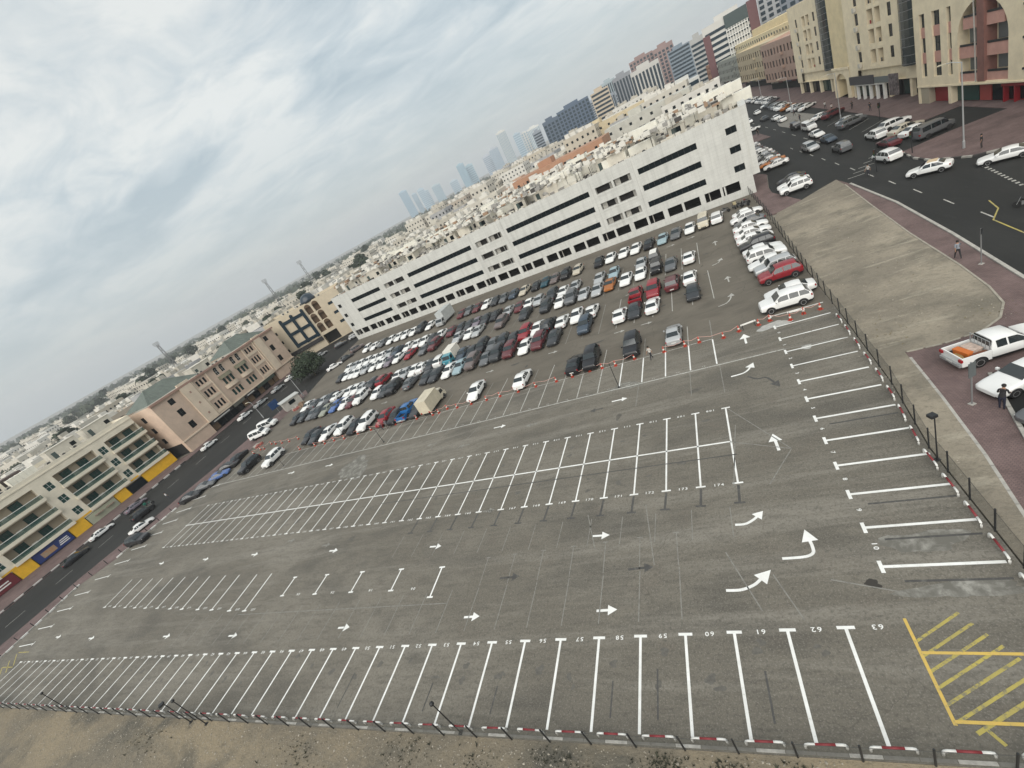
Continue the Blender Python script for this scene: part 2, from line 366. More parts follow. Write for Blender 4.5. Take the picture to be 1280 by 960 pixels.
# main street and side street
sheet('main_road', [(9.61, -5.2), (10.61, 3), (12.01, 10.2), (12.91, 13.7), (13.61, 16.39), (16.6, 16.99), (17.6, 18.49), (19.61, 22), (20.91, 26.5), (22.01, 38.5), (22.91, 52), (22.91, 66), (22.63, 70.6), (17.0, 67.4), (16.4, 71), (15.3, 78), (15.7, 82), (17.7, 92), (15.7, 100), (17.1, 108), (18, 460), (56, 460), (48, 200), (44.2, 84), (44, 72), (44, 56), (90, 52), (90, -5.2)], -0.11, ROAD, 0.06)
# left street
sheet('footway', [(-103.7, 0.4), (-104.9, 12.6), (-101.6, 17.5), (-99.3, 28.4), (-93.6, 40), (-95.1, 66), (-99.5, 70), (-101, 60), (-102.5, 42), (-105.5, 27), (-108.5, 14), (-110.5, -6), (-103.7, -6)], 0.0, PAVER, 0.15)
sheet('left_street', [(-128.6, -60), (-110.6, -60), (-110.6, -6), (-108.6, 14), (-105.6, 27), (-102.6, 42), (-101.1, 60), (-99.6, 70), (-95.1, 66.1), (-100.1, 88), (-101, 100), (-102, 120), (-105, 200), (-135, 200), (-134, 130), (-128.2, 110), (-127.4, 50)], -0.11, ROAD, 0.06)
sheet('footway', [(-128.62, -60), (-127.42, 50), (-128.2, 106), (-133, 106), (-131, 55), (-136, 52), (-141.5, 14), (-142, -60)], 0.0, PAVER, 0.15)

# kerbs
def kerb_line(name, pts, mats, step=0.95, w=0.22, h=0.12, z=-0.1):
    root = empty(name, (pts[0][0], pts[0][1], 0), kind='structure')
    b = MB().box(-step / 2 + 0.012, step / 2 - 0.012, -w / 2, w / 2, 0, h + 0.1)
    mes = [b.mesh('kerb_block', m) for m in mats]
    k = 0
    for (x0, y0), (x1, y1) in zip(pts, pts[1:]):
        L = math.hypot(x1 - x0, y1 - y0); n = max(1, int(round(L / step))); a = math.atan2(y1 - y0, x1 - x0)
        for i in range(n):
            t = (i + 0.5) / n
            put('kerb_block', mes[k % len(mes)], root, (x0 + (x1 - x0) * t - root.location.x, y0 + (y1 - y0) * t - root.location.y, z), a); k += 1
    return root
RKERB = mat('kerb_dark', (0.045, 0.042, 0.04), 0.8, var=0.3, scale=3)
kerb_line('kerb', [(-128.5, -8), (-127.4, 50)], [mat('kerb_white', (0.55, 0.53, 0.50), 0.8, var=0.2, scale=3), RKERB], step=1.6, w=0.3, h=0.2)
kerb_line('kerb', [(20.9, 26.5), (22.0, 38.5), (22.9, 52), (22.9, 66)], [CONC], step=1.5, w=0.25)
kerb_line('kerb', [(9.2, 5.0), (9.9, 9.5), (10.5, 15), (10.95, 20.2)], [CONC], step=1.0, w=0.16, h=0.02)
kerb_line('kerb', [(10.6, 3), (12.0, 10.2), (12.9, 13.7), (13.55, 16.3)], [CONC], step=1.0, w=0.2)
kerb_line('kerb', [(31.3, 71.4), (30.7, 66.5), (31.0, 62.8), (33.2, 58.3), (37.2, 55.9), (60, 53.4)], [CONC, RKERB], step=1.2, w=0.25)
kerb_line('kerb', [(-101.6, 17.4), (-99.3, 28.3)], [WHITE_P, CONC], step=1.0, w=0.25, h=0.2)
kerb_line('kerb', [(-104.9, 12.6), (-103.7, 0.4)], [WHITE_P, CONC], step=1.0, w=0.25, h=0.2)
kerb_line('kerb', [(10.97, 20.95), (13.2, 20.85), (15.6, 21.25), (17.2, 22.35), (18.32, 24.15), (18.92, 27.0), (19.42, 32), (20.02, 42), (21.22, 55), (22.42, 66.5)], [mat('edging_stone', (0.30, 0.275, 0.225), .9, var=.2, scale=2)], step=1.0, w=0.14, h=0.035, z=-0.08)
KW = mat('kerb_white_worn', (0.50, 0.48, 0.44), 0.8, var=0.3, scale=3)
KR = mat('kerb_red_worn', (0.15, 0.045, 0.045), 0.8, var=0.4, scale=3)
kerb_line('kerb', [(-102, -5.12), (7.5, -5.12)], [CONCD, KW, CONCD], step=1.14, w=0.13, h=0.02)

# ------------------------------------------------------------------ painted markings (children of the lot)
ZP = 0.005
def strip(name, p0, p1, w, m, parent=None, z=ZP):
    p0, p1 = Vector(p0), Vector(p1); d = (p1 - p0).normalized(); n = Vector((-d.y, d.x)) * (w / 2)
    b = MB(); b.quad([(*(p0 - n), z), (*(p1 - n), z), (*(p1 + n), z), (*(p0 + n), z)])
    return b.build(name, m, parent or LOT)
def tline(name, p0, p1, w, m, tw=0.75, tb=0.16, parent=None, z=ZP, tee2=False):
    """stall line with T bar at p0"""
    p0, p1 = Vector(p0), Vector(p1); d = (p1 - p0).normalized(); n = Vector((-d.y, d.x))
    b = MB(); h = n * (w / 2)
    def q(a, c, hh): b.quad([(*(a - hh), z), (*(c - hh), z), (*(c + hh), z), (*(a + hh), z)])
    q(p0 + d * tb, p1 - (d * tb if tee2 else d * 0), h); q(p0, p0 + d * tb, n * (tw / 2))
    if tee2: q(p1 - d * tb, p1, n * (tw / 2))
    return b.build(name, m, parent or LOT)
_dig = {}
def digit(c):
    if c not in _dig:
        cu = bpy.data.curves.new('digit', 'FONT'); cu.body = c; cu.size = 1.0; cu.offset = 0.012; cu.resolution_u = 2
        o = bpy.data.objects.new('digit', cu); COL.objects.link(o)
        me = bpy.data.meshes.new_from_object(o)
        _dig[c] = ([tuple(v.co) for v in me.vertices], [tuple(p.vertices) for p in me.polygons])
        bpy.data.objects.remove(o); bpy.data.curves.remove(cu); bpy.data.meshes.remove(me)
    return _dig[c]
def number(text, x, y, rot, size, m=None, parent=None, z=ZP, name='stall_number', track=0.64, wide=1.25):
    b = MB(); n = len(text)
    for k, c in enumerate(text):
        v, f = digit(c); i = len(b.v)
        b.v += [(((p[0] - 0.28) * wide + (k - (n - 1) / 2) * track * wide) * size, (p[1] - 0.35) * size, 0) for p in v]
        for q in f: b.f.append(tuple(i + j for j in q)); b.m.append(0)
    return put(name, b.mesh(name, m or WPAINT), parent or LOT, (x, y, z), rot)
def arrow(x, y, rot, L=1.35, m=None, parent=None, z=ZP, name='arrow', hw=0.34, hl=0.6, sw=0.085):
    b = MB(); b.quad([(-L / 2, -sw, 0), (L / 2 - hl, -sw, 0), (L / 2 - hl, sw, 0), (-L / 2, sw, 0)])
    b.quad([(L / 2 - hl, -hw, 0), (L / 2, 0, 0), (L / 2 - hl, hw, 0)])
    return put(name, b.mesh(name, m or WPAINT), parent or LOT, (x, y, z), rot)
def curved_arrow(pts, sw=0.17, hw=0.42, hl=0.85, m=None, parent=None, z=ZP):
    P = [Vector(p) for p in pts]; sm = []
    for i in range(len(P) - 1):
        a, b_, c, d = P[max(i - 1, 0)], P[i], P[i + 1], P[min(i + 2, len(P) - 1)]
        for k in range(6):
            t = k / 6
            sm.append(0.5 * ((2 * b_) + (-a + c) * t + (2 * a - 5 * b_ + 4 * c - d) * t * t + (-a + 3 * b_ - 3 * c + d) * t ** 3))
    sm.append(P[-1]); b = MB(); dd = (sm[-1] - sm[-2]).normalized()
    for p, q in zip(sm, sm[1:]):
        d = (q - p).normalized(); n = Vector((-d.y, d.x)) * sw / 2
        b.quad([(*(p - n), z), (*(q - n), z), (*(q + n), z), (*(p + n), z)])
    n = Vector((-dd.y, dd.x)) * hw; e = sm[-1]
    b.quad([(*(e - n), z), (*(e + dd * hl), z), (*(e + n), z)])
    return b.build('curved_arrow', m or WPAINT, parent or LOT)

# front row
for i in range(0, 39):
    x = -2.5 * i
    tline('stall_line', (x, 0.12), (x - 0.16, -4.75), 0.148, WPAINT, 0.74, 0.16)
    number(str(63 - i), x + 1.25, 0.0, math.pi, 0.34)
# middle double row
CM = math.atan(0.0825); ca, sa = math.cos(CM), math.sin(CM)
for i in range(0, 35):
    x = -2.876 - 2.482 * i * ca; y = 10.45 + 2.482 * i * sa
    tx = x + 8.95 * 0.074; ty = y + 8.95
    tline('stall_line', (x, y), (tx, ty), 0.13, WPAINT, 0.68, 0.14, tee2=True)
    if i < 34:
        mx, my = x - 1.24, y + 0.1
        number(str(174 - i), mx, my + 0.08, -CM, 0.32, WPAINT)
        number(str(108 + i), mx + 8.95 * 0.074, my + 8.85, math.pi - CM, 0.32, WPAINT)
strip('centre_line', (-2.55, 14.95), (-2.876 - 2.482 * 34.2 * ca + .33, 14.95 + 2.482 * 34.2 * sa), 0.14, WPAINT)
# third row along the cones
def row3(x): return 26.45 - 0.0665 * (x - 0)
strip('bay_line', (4.0, row3(4.0) - .15), (-91, row3(-91)), 0.15, WORN)
strip('bay_line', (9.0, 25.2), (3.95, row3(3.95) - .15), 0.09, FAINT)
strip('bay_line', (-1.5, cone_y(-1.5)), (-90, cone_y(-90)), 0.10, WORN)
for i in range(0, 36):
    x = -1.8 - 2.5 * i; y = row3(x)
    strip('stall_line', (x, y + 0.08), (x + 0.33, cone_y(x + 0.33) - 0.08), 0.13 if i < 12 else 0.12, WPAINT if i < 5 else WORN)
    if 1 <= i < 34: number(str(40 + i), x + 1.25, y + 0.16, math.pi, 0.26, WORN)
    strip('stall_line', (x + 0.35, cone_y(x) + 0.1), (x + 0.68, cone_y(x) + 4.6), 0.10, WORN if i % 3 else FAINT, LOTB)
# right column
ra = -0.061
for i in range(-1, 13):
    x = 2.614 + 0.152 * i; y = 3.087 + 2.489 * i
    if i >= 0:
        tline('stall_line', (x - 0.12, y + .01), (x + 4.69 * math.cos(ra), y + 4.69 * math.sin(ra)), 0.16 if i < 8 else 0.13, WPAINT, 0.72, 0.18)
    if i in range(0, 11): number(str(10 - i), x + 0.2, y + 1.25, -math.pi / 2 + ra, 0.34)
# second, partly repainted row
for k, (x, y) in enumerate([(-86.2, 7.2), (-83.1, 7.0), (-79.7, 6.7), (-76.8, 6.45), (-73.8, 6.2), (-70.6, 5.95), (-67.3, 5.65), (-64.4, 5.4), (-60.8, 5.1), (-57.8, 4.85), (-54.2, 4.5), (-51.4, 4.3)]):
    tline('stall_line', (x, y), (x - 0.25 + k * 0.02, y + 4.45), 0.15, WPAINT, 0.7, 0.15)
    number(str(212 + k), x + 1.4, y + 0.15, 0, 0.30)
for k, (x, y) in enumerate([(-46.7, 5.6), (-41.7, 5.35), (-36.7, 5.1), (-31.7, 4.8), (-27.0, 3.8)]):
    tline('stall_line', (x, y), (x + 0.06, y + (2.25 if k < 4 else 2.9)), 0.14, WPAINT, 0.6, 0.15, tee2=True)
    if k < 4: number(str(93 - k), x + 2.5, y + 0.02, 0, 0.34)
# faint old lines
for i in range(0, 22):
    x = -7.6 - 2.5 * i
    strip('old_line', (x + 0.15, 4.3), (x, 0.9), 0.07, FAINT)
    if i < 7: tline('old_line', (x + 0.2, 7.0), (x + 0.12, 4.4), 0.06, FAINT, 0.4, 0.08)
for i in range(0, 13):
    x = -2.85 - 2.482 * i * ca; y = 10.4 + 2.482 * i * sa
    tline('blacked_out_line', (x - 0.25, y - 1.75), (x - 0.03, y - 0.08), 0.17, BLACKED, 0.7, 0.16)
    strip('old_line', (x - 0.9, y - 1.9), (x - 1.1, y - 4.4), 0.06, FAINT)
strip('blacked_out_line', (-2.4, 13.4), (-40, 16.6), 0.10, BLACKED)
for i in (0, 1, 2, 5):
    x = 2.9 + 0.152 * i; y = 2.2 + 2.489 * i
    strip('blacked_out_line', (x + 0.3, y), (x + 4.2, y - 0.25), 0.12, BLACKED)
for a, b_ in [((-2.1, 19.2), (1.1, 12.9)), ((1.1, 12.9), (-1.0, 9.9)), ((-2.6, 14.9), (1.1, 12.9)), ((-25, 3.2), (-52, 4.0)), ((-3.2, 10.2), (-1.9, 16.8)), ((-14, 9.8), (-13.2, 6.5)), ((-9.4, 9.9), (-9.0, 4.6)), ((0.2, 2.6), (3.0, 1.6)), ((-4.6, 5.0), (-3.4, 1.1)), ((-2.4, 3.2), (-1.6, 0.5)), ((-1.6, 26.3), (-1.9, 21.6)), ((-4.4, 26.6), (-4.7, 22.4)), ((-9.6, 27.0), (-10, 23.0)), ((-35, 29), (-37.5, 24)), ((-62, 30.4), (-64.5, 25.5)), ((-30, 27.5), (-32, 23.5))]:
    strip('old_line', a, b_, 0.07, FAINT)
for i in (1, 3, 4, 7, 9, 12):      # dark tyre scuffs inside the front bays
    x = -1.3 - 2.5 * i - rnd.random() * 0.5
    strip('tyre_mark', (x, -1.6 - rnd.random() * 2), (x - 0.1, -4.1), 0.09, BLACKED)
# direction arrows
for x, y in [(-12.1, 1.75), (-22.3, 1.95), (-35.1, 1.8), (-50.2, 1.75), (-62.6, 2.2), (-80.7, 2.7), (-91.4, 3.3)]: arrow(x, y, 0, 1.35)
for x, y in [(-12.8, 7.6), (-28.7, 9.0), (-43.1, 10.6), (-58.2, 12.2), (-69.6, 13.0), (-82.0, 13.9)]: arrow(x, y, -CM, 1.35)
for x, y in [(-11.7, 24.9), (-26.6, 26.0), (-57.6, 28.2), (-67.2, 29.2)]: arrow(x, y, -0.06, 1.7)
for x, y in [(-22, 24.6), (-37, 26.2), (-31, 24.0)]: arrow(x, y, math.pi, 1.5, FAINT)
for x, y in [(-9.9, 4.5), (-19.9, 4.9)]: arrow(x, y, 0, 1.7, BLACKED)
for x, y in [(-24, 12.3), (-45, 11.6), (-52.5, 13.4)]: arrow(x, y, 0, 1.3, FAINT)
arrow(-14.2, 24.2, math.pi, 1.5, BLACKED)
curved_arrow([(-5.0, 2.45), (-4.2, 2.42), (-3.5, 2.65), (-3.1, 2.95)])
curved_arrow([(-3.7, 6.95), (-3.1, 6.92), (-2.6, 7.15), (-2.35, 7.35)], hw=0.36, hl=0.6)
curved_arrow([(-1.7, 4.15), (-0.6, 4.12), (-0.12, 4.3), (-0.02, 4.7), (-0.03, 5.1)])
arrow(0.33, 13.9, R(89), 1.9, hw=0.45, hl=0.85, sw=0.1); arrow(1.4, 29.95, R(86), 2.0, hw=0.5, hl=0.9, sw=0.1)
curved_arrow([(-1.0, 23.8), (0.0, 23.85), (0.5, 24.15), (0.75, 24.5)], hw=0.42, hl=0.8)
curved_arrow([(0.3, 23.2), (0.9, 22.4), (1.6, 22.3), (2.0, 21.3)], m=BLACKED)
curved_arrow([(0.3, 39.3), (1.2, 39.5), (1.8, 40.3), (2.0, 41.0)], m=WORN, parent=LOTB)
curved_arrow([(1.6, 53.3), (2.4, 53.5), (2.8, 54.2)], m=WORN, parent=LOTB)
arrow(2.6, 46.5, R(87), 2.0, WORN, LOTB, hw=0.45, hl=0.8); arrow(3.4, 62.5, R(86), 2.2, WORN, LOTB, hw=0.45, hl=0.8)
for x, y in [(-12, 41.4), (-22, 41.9), (-33, 42.6), (-45, 43.6), (-56, 44.3), (-10.5, 53.8), (-8.3, 41.2), (0.5, 70.3), (-3, 70.2)]: arrow(x, y, -0.07, 1.5, WORN, LOTB)
# old bay lines among the parked cars
def fr(a, b_, x): return a + b_ * x
for i in range(0, 33):
    x = 0.2 - 2.55 * i
    if x > -84:
        strip('stall_line', (x, fr(44.7, -0.067, x) - 2.7), (x + 0.6, fr(44.7, -0.067, x) + 7.4), 0.10, WORN if i < 6 else FAINT, LOTB)
        strip('stall_line', (x, fr(58.6, -0.095, x) - 2.7), (x + 0.8, fr(58.6, -0.095, x) + 7.6), 0.10, WORN if i < 4 else FAINT, LOTB)
# yellow hatched bay in the near right corner
YH = [((2.42, 0.35), (2.28, -3.95)), ((2.38, -1.2), (6.6, -1.38)), ((2.27, -3.82), (5.6, -3.86))]
for k_, (a, b_) in enumerate(YH): strip('yellow_line', a, b_, 0.125, YPAINT, z=0.009 + 0.003 * k_)

for k in range(6):
    y0 = -0.75 - 0.62 * k
    strip('yellow_hatch_line', (2.36, y0), (2.36 + 2.1 + 0.25 * k, y0 + 1.25 + 0.12 * k), 0.115, YWORN, z=0.005 + 0.0005 * k)
strip('yellow_hatch_line', (2.8, -4.2), (6.4, -2.2), 0.14, YWORN); strip('yellow_hatch_line', (3.1, -3.95), (3.45, -4.55), 0.13, YWORN, z=0.0085)
for y in (-0.6, 1.4): strip('yellow_line', (-96.0, y), (-99.4, y), 0.13, YWORN)
for k in range(5): strip('yellow_hatch_line', (-96.3, -0.4 - 0.9 * k), (-99.5, 1.2 - 0.9 * k), 0.12, YWORN)
# angled bays along the left edge
for k, (x, y) in enumerate([(-97.5, 2.6), (-97.6, 5.2), (-97.8, 8.0), (-97.8, 10.7), (-96.6, 13.4), (-95.4, 16.2), (-94.9, 19.0), (-94.2, 21.8), (-93.4, 24.4), (-92.8, 27.0), (-92, 29.8), (-91, 32.5)]):
    tline('stall_line', (x, y), (x - 4.2, y - 0.3), 0.14, WPAINT, 0.6, 0.15)
# patches
PALE = layered('cement_stain', (0.20, 0.195, 0.172), [((0.34, 0.335, 0.30), 0.9, 0.40, 0.62, 0.9, (1, 1), 61), ((0.13, 0.126, 0.110), 2.2, 0.45, 0.65, 0.8, (1, 1), 62), ((0.46, 0.455, 0.42), 5.0, 0.55, 0.75, 0.6, (1, 1), 63)])
def blotch(name, cx, cy, rx_, ry, m, parent, seed, z=0.003, n=26):
    r = random.Random(seed); b = MB(); ph = [r.random() * 6.28 for _ in range(4)]
    pts = []
    for k in range(n):
        t = 2 * math.pi * k / n; q = 1 + 0.22 * math.sin(2 * t + ph[0]) + 0.15 * math.sin(3 * t + ph[1]) + 0.1 * math.sin(5 * t + ph[2]) + 0.06 * math.sin(9 * t + ph[3])
        pts.append((cx + rx_ * q * math.cos(t), cy + ry * q * math.sin(t), z + (seed % 89) * 0.00002))
    b.quad(pts); return b.build(name, m, parent)
blotch('cement_patch', 4.3, 31.0, 1.25, 0.75, mat('cement_spill', (0.36, 0.355, 0.33), 0.8, var=0.2, scale=3), LOT, 3)
blotch('oil_stain', 1.9, 2.2, 0.33, 0.24, mat('oil_stain', (0.035, 0.030, 0.024), 0.6), LOT, 5)
blotch('cement_patch', 5.6, 25.4, 0.5, 0.3, mat('cement_spill', (0.4, 0.39, 0.36), 0.8), LOT, 6)
DUST = layered('grit', (0.138, 0.132, 0.114), [((0.33, 0.32, 0.285), 1.1, 0.44, 0.66, 0.9, (1, 1), 64), ((0.14, 0.134, 0.116), 3.0, 0.45, 0.62, 0.8, (1, 1), 65)])
blotch('cement_patch', 4.9, 4.35, 1.5, 0.75, DUST, LOT, 8, z=0.0025)
blotch('cement_patch', -50.5, 25.6, 2.6, 2.6, DUST, LOT, 11, z=0.0025); blotch('cement_patch', -11, 27.3, 1.6, .7, DUST, LOT, 12, z=0.0025); blotch('cement_patch', 5.2, 1.6, 1.9, 0.5, DUST, LOT, 13, z=0.0025)
for k in range(46): blotch('oil_stain', -1.4 - 2.5 * (k % 37) + rnd.uniform(-.3, .3), -1.6 + rnd.uniform(-1.2, 1.2), rnd.uniform(.12, .3), rnd.uniform(.1, .25), mat('bay_drip', (0.105, 0.098, 0.084), 0.7, var=0.25, scale=5), LOT, 100 + k, z=0.0028, n=14)
for k in range(40): blotch('oil_stain', -4.1 - 2.48 * (k % 33) + rnd.uniform(-.3, .3), 10.6 + 0.205 * (k % 33) + rnd.choice([2.0, 6.8]) + rnd.uniform(-1, 1), rnd.uniform(.12, .3), rnd.uniform(.1, .25), mat('bay_drip', (0.105, 0.098, 0.084), 0.7, var=0.25, scale=5), LOT, 160 + k, z=0.0028, n=14)
for k in range(60): blotch('oil_stain', rnd.uniform(-80, 4), rnd.uniform(37, 74), rnd.uniform(.2, .7), rnd.uniform(.15, .4), mat('old_drip', (0.055, 0.051, 0.045), 0.7, var=0.25, scale=5), LOTB, 260 + k, z=0.0028, n=14)
for k in range(4): blotch('oil_stain', rnd.uniform(-60, 0), rnd.choice([13, 17, -2.6, 29, 22]) + rnd.uniform(-1.5, 1.5), rnd.uniform(0.25, 0.7), rnd.uniform(0.2, 0.5), mat('old_oil', (0.095, 0.087, 0.072), 0.7, var=0.3, scale=3), LOT, 20 + k)
# street paint
MAINR = [o for o in bpy.data.objects if o.name.startswith('main_road')][0]
LSTR = [o for o in bpy.data.objects if o.name.startswith('left_street')][0]
for k in range(14): strip('stop_dash', (32.4 - 0.14 * k, 55.8 - 0.82 * k), (32.33 - 0.14 * k, 55.45 - 0.82 * k), 0.32, WORN, MAINR, -0.105)
for k in range(12):
    y = 33 + k * 6.5; strip('lane_dash', (25.6, y), (25.7, y + 2.2), 0.13, WORN, MAINR, -0.105)
for k in range(30): strip('lane_dash', (29.2 + 0.012 * k * 9, 90 + k * 9), (29.2 + 0.012 * k * 9, 93 + k * 9), 0.13, WORN, MAINR, -0.105)
for k in range(5): strip('crossing_bar', (23.6 + 1.25 * k, 69 + 1.6 * k), (25.6 + 1.25 * k, 68.6 + 1.6 * k), 0.16, WORN, MAINR, -0.105)
for a, b_ in [((27.4, 43.8), (26.8, 41.2)), ((26.8, 41.2), (25.3, 39.0)), ((25.3, 39.0), (25.0, 33.0))]: strip('yellow_line', a, b_, 0.12, YWORN, MAINR, -0.105)
for k in range(16): strip('lane_dash', (-117.5, -10 + k * 8), (-117.4, -7 + k * 8), 0.13, WORN, LSTR, -0.105)
for k in range(7): strip('bay_line', (34.4, 76 + 6.0 * k), (38.6, 78.5 + 6.0 * k), 0.12, WORN, MAINR, -0.105)
# ------------------------------------------------------------------ fences
def poly_points(pts, step):
    out = []; 
    for (x0, y0), (x1, y1) in zip(pts, pts[1:]):
        L = math.hypot(x1 - x0, y1 - y0); n = max(1, int(round(L / step)))
        for i in range(n): t = i / n; out.append((x0 + (x1 - x0) * t, y0 + (y1 - y0) * t))
    out.append(pts[-1]); return out
NET = mat('wire_net', (0.085, 0.088, 0.078), 0.8, alpha=0.34)
def fence(pts, label, ph=1.45):
    root = empty('mesh_fence', (pts[0][0], pts[0][1], 0), label=label, cat='fence')
    post = MB().lathe([(0.045, 0), (0.045, ph), (0.03, ph + 0.03)], 8).mesh('post', BLACK_M)
    for x, y in pts: put('post', post, root, (x - pts[0][0], y - pts[0][1], 0))
    for (x0, y0), (x1, y1) in zip(pts, pts[1:]):
        L = math.hypot(x1 - x0, y1 - y0); b = MB()
        b.quad([(0.05, 0, 0.1), (L - 0.05, 0, 0.1), (L - 0.05, 0, ph - .15), (0.05, 0, ph - .15)])
        o = b.build('mesh_panel', NET, root, loc=(x0 - pts[0][0], y0 - pts[0][1], 0), rz=math.atan2(y1 - y0, x1 - x0))
        w = MB().tube([(0, 0, ph - .15), (L / 2, 0, ph - .17), (L, 0, ph - .15)], 0.009, 4).build('top_wire', BLACK_M, o)
    return root
front_posts = [(3.35 - 2.28 * i, -5.28) for i in range(46)]
FRP = [(7.4, -5.25), (5.6, -5.27)] + front_posts
fence(FRP, 'low wire mesh fence on black posts along the front edge of the car park', 1.3)
right_posts = poly_points([(7.6, -4.5)] + FENCE_R[1:], 2.3)
fence(right_posts, 'wire mesh fence on black posts between the car park and the sandy ground', 1.6)
# red and white hoop barriers
def hoop_mesh(L=1.5, h=0.34, r=0.055):
    b = MB()
    def seg(p, mi): b.tube(p, r, 8, mi, cap=True)
    a = L / 2
    left = [(-a, 0, 0), (-a, 0, h - 0.13), (-a + 0.04, 0, h - 0.04), (-a + 0.13, 0, h), (-a + 0.38, 0, h)]
    seg(left, 0); seg([(-p[0], p[1], p[2]) for p in left][::-1], 0); seg([(-a + 0.38, 0, h), (a - 0.38, 0, h)], 1)
    return b
hm = hoop_mesh().mesh('hoop_barrier', [WHITE_P, RED], True)
def hoops(pts, where, off, n0=1):
    k = 0
    for (x0, y0), (x1, y1) in zip(pts, pts[1:]):
        d = Vector((x1 - x0, y1 - y0)); L = d.length; d /= L; n = Vector((-d.y, d.x)) * off
        k += 1
        put('hoop_barrier', hm, None, ((x0 + x1) / 2 + n.x, (y0 + y1) / 2 + n.y, 0), math.atan2(d.y, d.x) + rnd.uniform(-0.03, 0.03),
            label='red and white hoop barrier, %s %s' % (ordw(k), where), cat='barrier', group='hoop barriers along the fences')
hoops(FRP, 'from the right along the front fence', -0.36)
hoops([p for p in right_posts if p[1] < 31], 'from the near end along the right fence', 0.36)

# ------------------------------------------------------------------ posts and lamps
def lamp(name, x, y, h, label, cat='lamp post', kind='box', rz=0.0):
    root = empty(name, (x, y, 0), rz, label=label, cat=cat)
    MB().lathe([(0.07, 0), (0.06, 0.1), (0.04, 0.15), (0.032, h)], 8).build('pole', BLACK_M, root)
    MB().box(-0.13, 0.13, -0.13, 0.13, 0, 0.03).build('base_plate', BLACK_M, root)
    if kind == 'box':
        b = MB().box(-0.30, 0.06, -0.17, 0.17, h - 0.08, h + 0.10); b.build('lamp_head', BLACK_M, root)
        MB().box(-0.28, 0.0, -0.14, 0.14, h - 0.1, h - 0.082).build('lens', GALV, root)
    elif kind == 'ball':
        MB().lathe([(0.05, h - 0.05), (0.13, h + 0.02), (0.12, h + 0.14), (0.04, h + 0.2)], 10).build('lamp_head', BLACK_M, root, smooth=True)
    return root
lamp('lamp_post', -70.0, -5.0, 3.0, 'thin black lamp post by the front fence nearest the left end', kind='ball')
lamp('lamp_post', -47.2, -5.45, 3.0, 'black camera post with a boxy head by the front fence', 'camera post', 'box', R(60))
lamp('lamp_post', -45.0, -5.5, 3.5, 'tall thin black lamp post beside the camera post at the front fence', kind='ball')
lamp('lamp_post', -20.6, -5.1, 3.2, 'black lamp post by the front fence in front of the white bays', kind='ball')
lamp('lamp_post', 7.85, 9.7, 3.4, 'black floodlight post with a dark box head on the right fence', 'floodlight', 'box', R(20))
lamp('pole', -11.8, 27.4, 3.2, 'thin dark pole on the white line right of centre', 'pole', '')
lamp('pole', -47.8, 30.4, 2.6, 'thin dark pole on the bay line beside the worker', 'pole', '')
lamp('pole', -59.4, 35.6, 2.4, 'thin dark pole beside the white cars at the cone line', 'pole', '')
lamp('pole', -72.0, 32.3, 1.6, 'short thin pole in front of the parked white car on the bay line', 'pole', '')
def sign_post(x, y, h, w, ph, label, m, rz, pm=GREY_M):
    root = empty('sign_post', (x, y, 0), rz, label=label, cat='sign')
    MB().lathe([(0.06, 0), (0.045, 0.1), (0.045, h)], 8).build('pole', pm, root)
    MB().box(-w / 2, w / 2, -0.07, -0.045, h - ph, h).build('panel', m, root)
    MB().box(-0.15, 0.15, -0.15, 0.15, 0, 0.04).build('footing', CONC, root)
    return root
sign_post(11.43, 13.82, 3.2, 0.5, 1.05, 'narrow grey sign board on a post beside the white pickup', mat('sign_grey', (0.10, 0.11, 0.11), 0.5), R(25))
sign_post(20.43, 31.0, 3.25, 0.16, 0.5, 'thin dark pole on the paved footway near the walking man', BLACK_M, R(30))
sign_post(-100.4, 60.2, 3.4, 2.4, 2.0, 'square blue parking sign beside the left street', mat('sign_blue', (0.012, 0.045, 0.13), 0.5), R(75))
def street_lamp(x, y, h, arm, rz, label):
    root = empty('street_lamp', (x, y, 0), rz, label=label, cat='street lamp', group='street lamps')
    MB().lathe([(0.16, 0), (0.15, 0.9), (0.1, 1.0), (0.06, h)], 10).build('pole', GALV, root)
    MB().tube([(0, 0, h - 0.1), (arm * 0.6, 0, h + 0.25), (arm, 0, h + 0.3)], 0.045, 6).build('arm', GALV, root)
    MB().box(arm - 0.1, arm + 0.75, -0.14, 0.14, h + 0.25, h + 0.38).build('lamp_head', mat('lamp_beige', (0.5, 0.45, 0.33), 0.5), root)
street_lamp(34.4, 62.6, 10.4, 1.6, R(130), 'tall grey street lamp on the paved corner by the red shops')
street_lamp(37.0, 112, 9.5, 1.6, R(180), 'grey street lamp in front of the white arched shopfront')
street_lamp(37.6, 150, 9.5, 1.6, R(180), 'grey street lamp beside the far parked white cars')
street_lamp(39.0, 190, 9.5, 1.6, R(180), 'farthest grey street lamp along the right street')
street_lamp(-96.1, 65.4, 5.9, 0.9, R(150), 'pale lamp pole standing beside the kiosk')
street_lamp(-107.0, 60.5, 5.0, 0.8, R(190), 'pale lamp pole on the left street behind the minibuses')

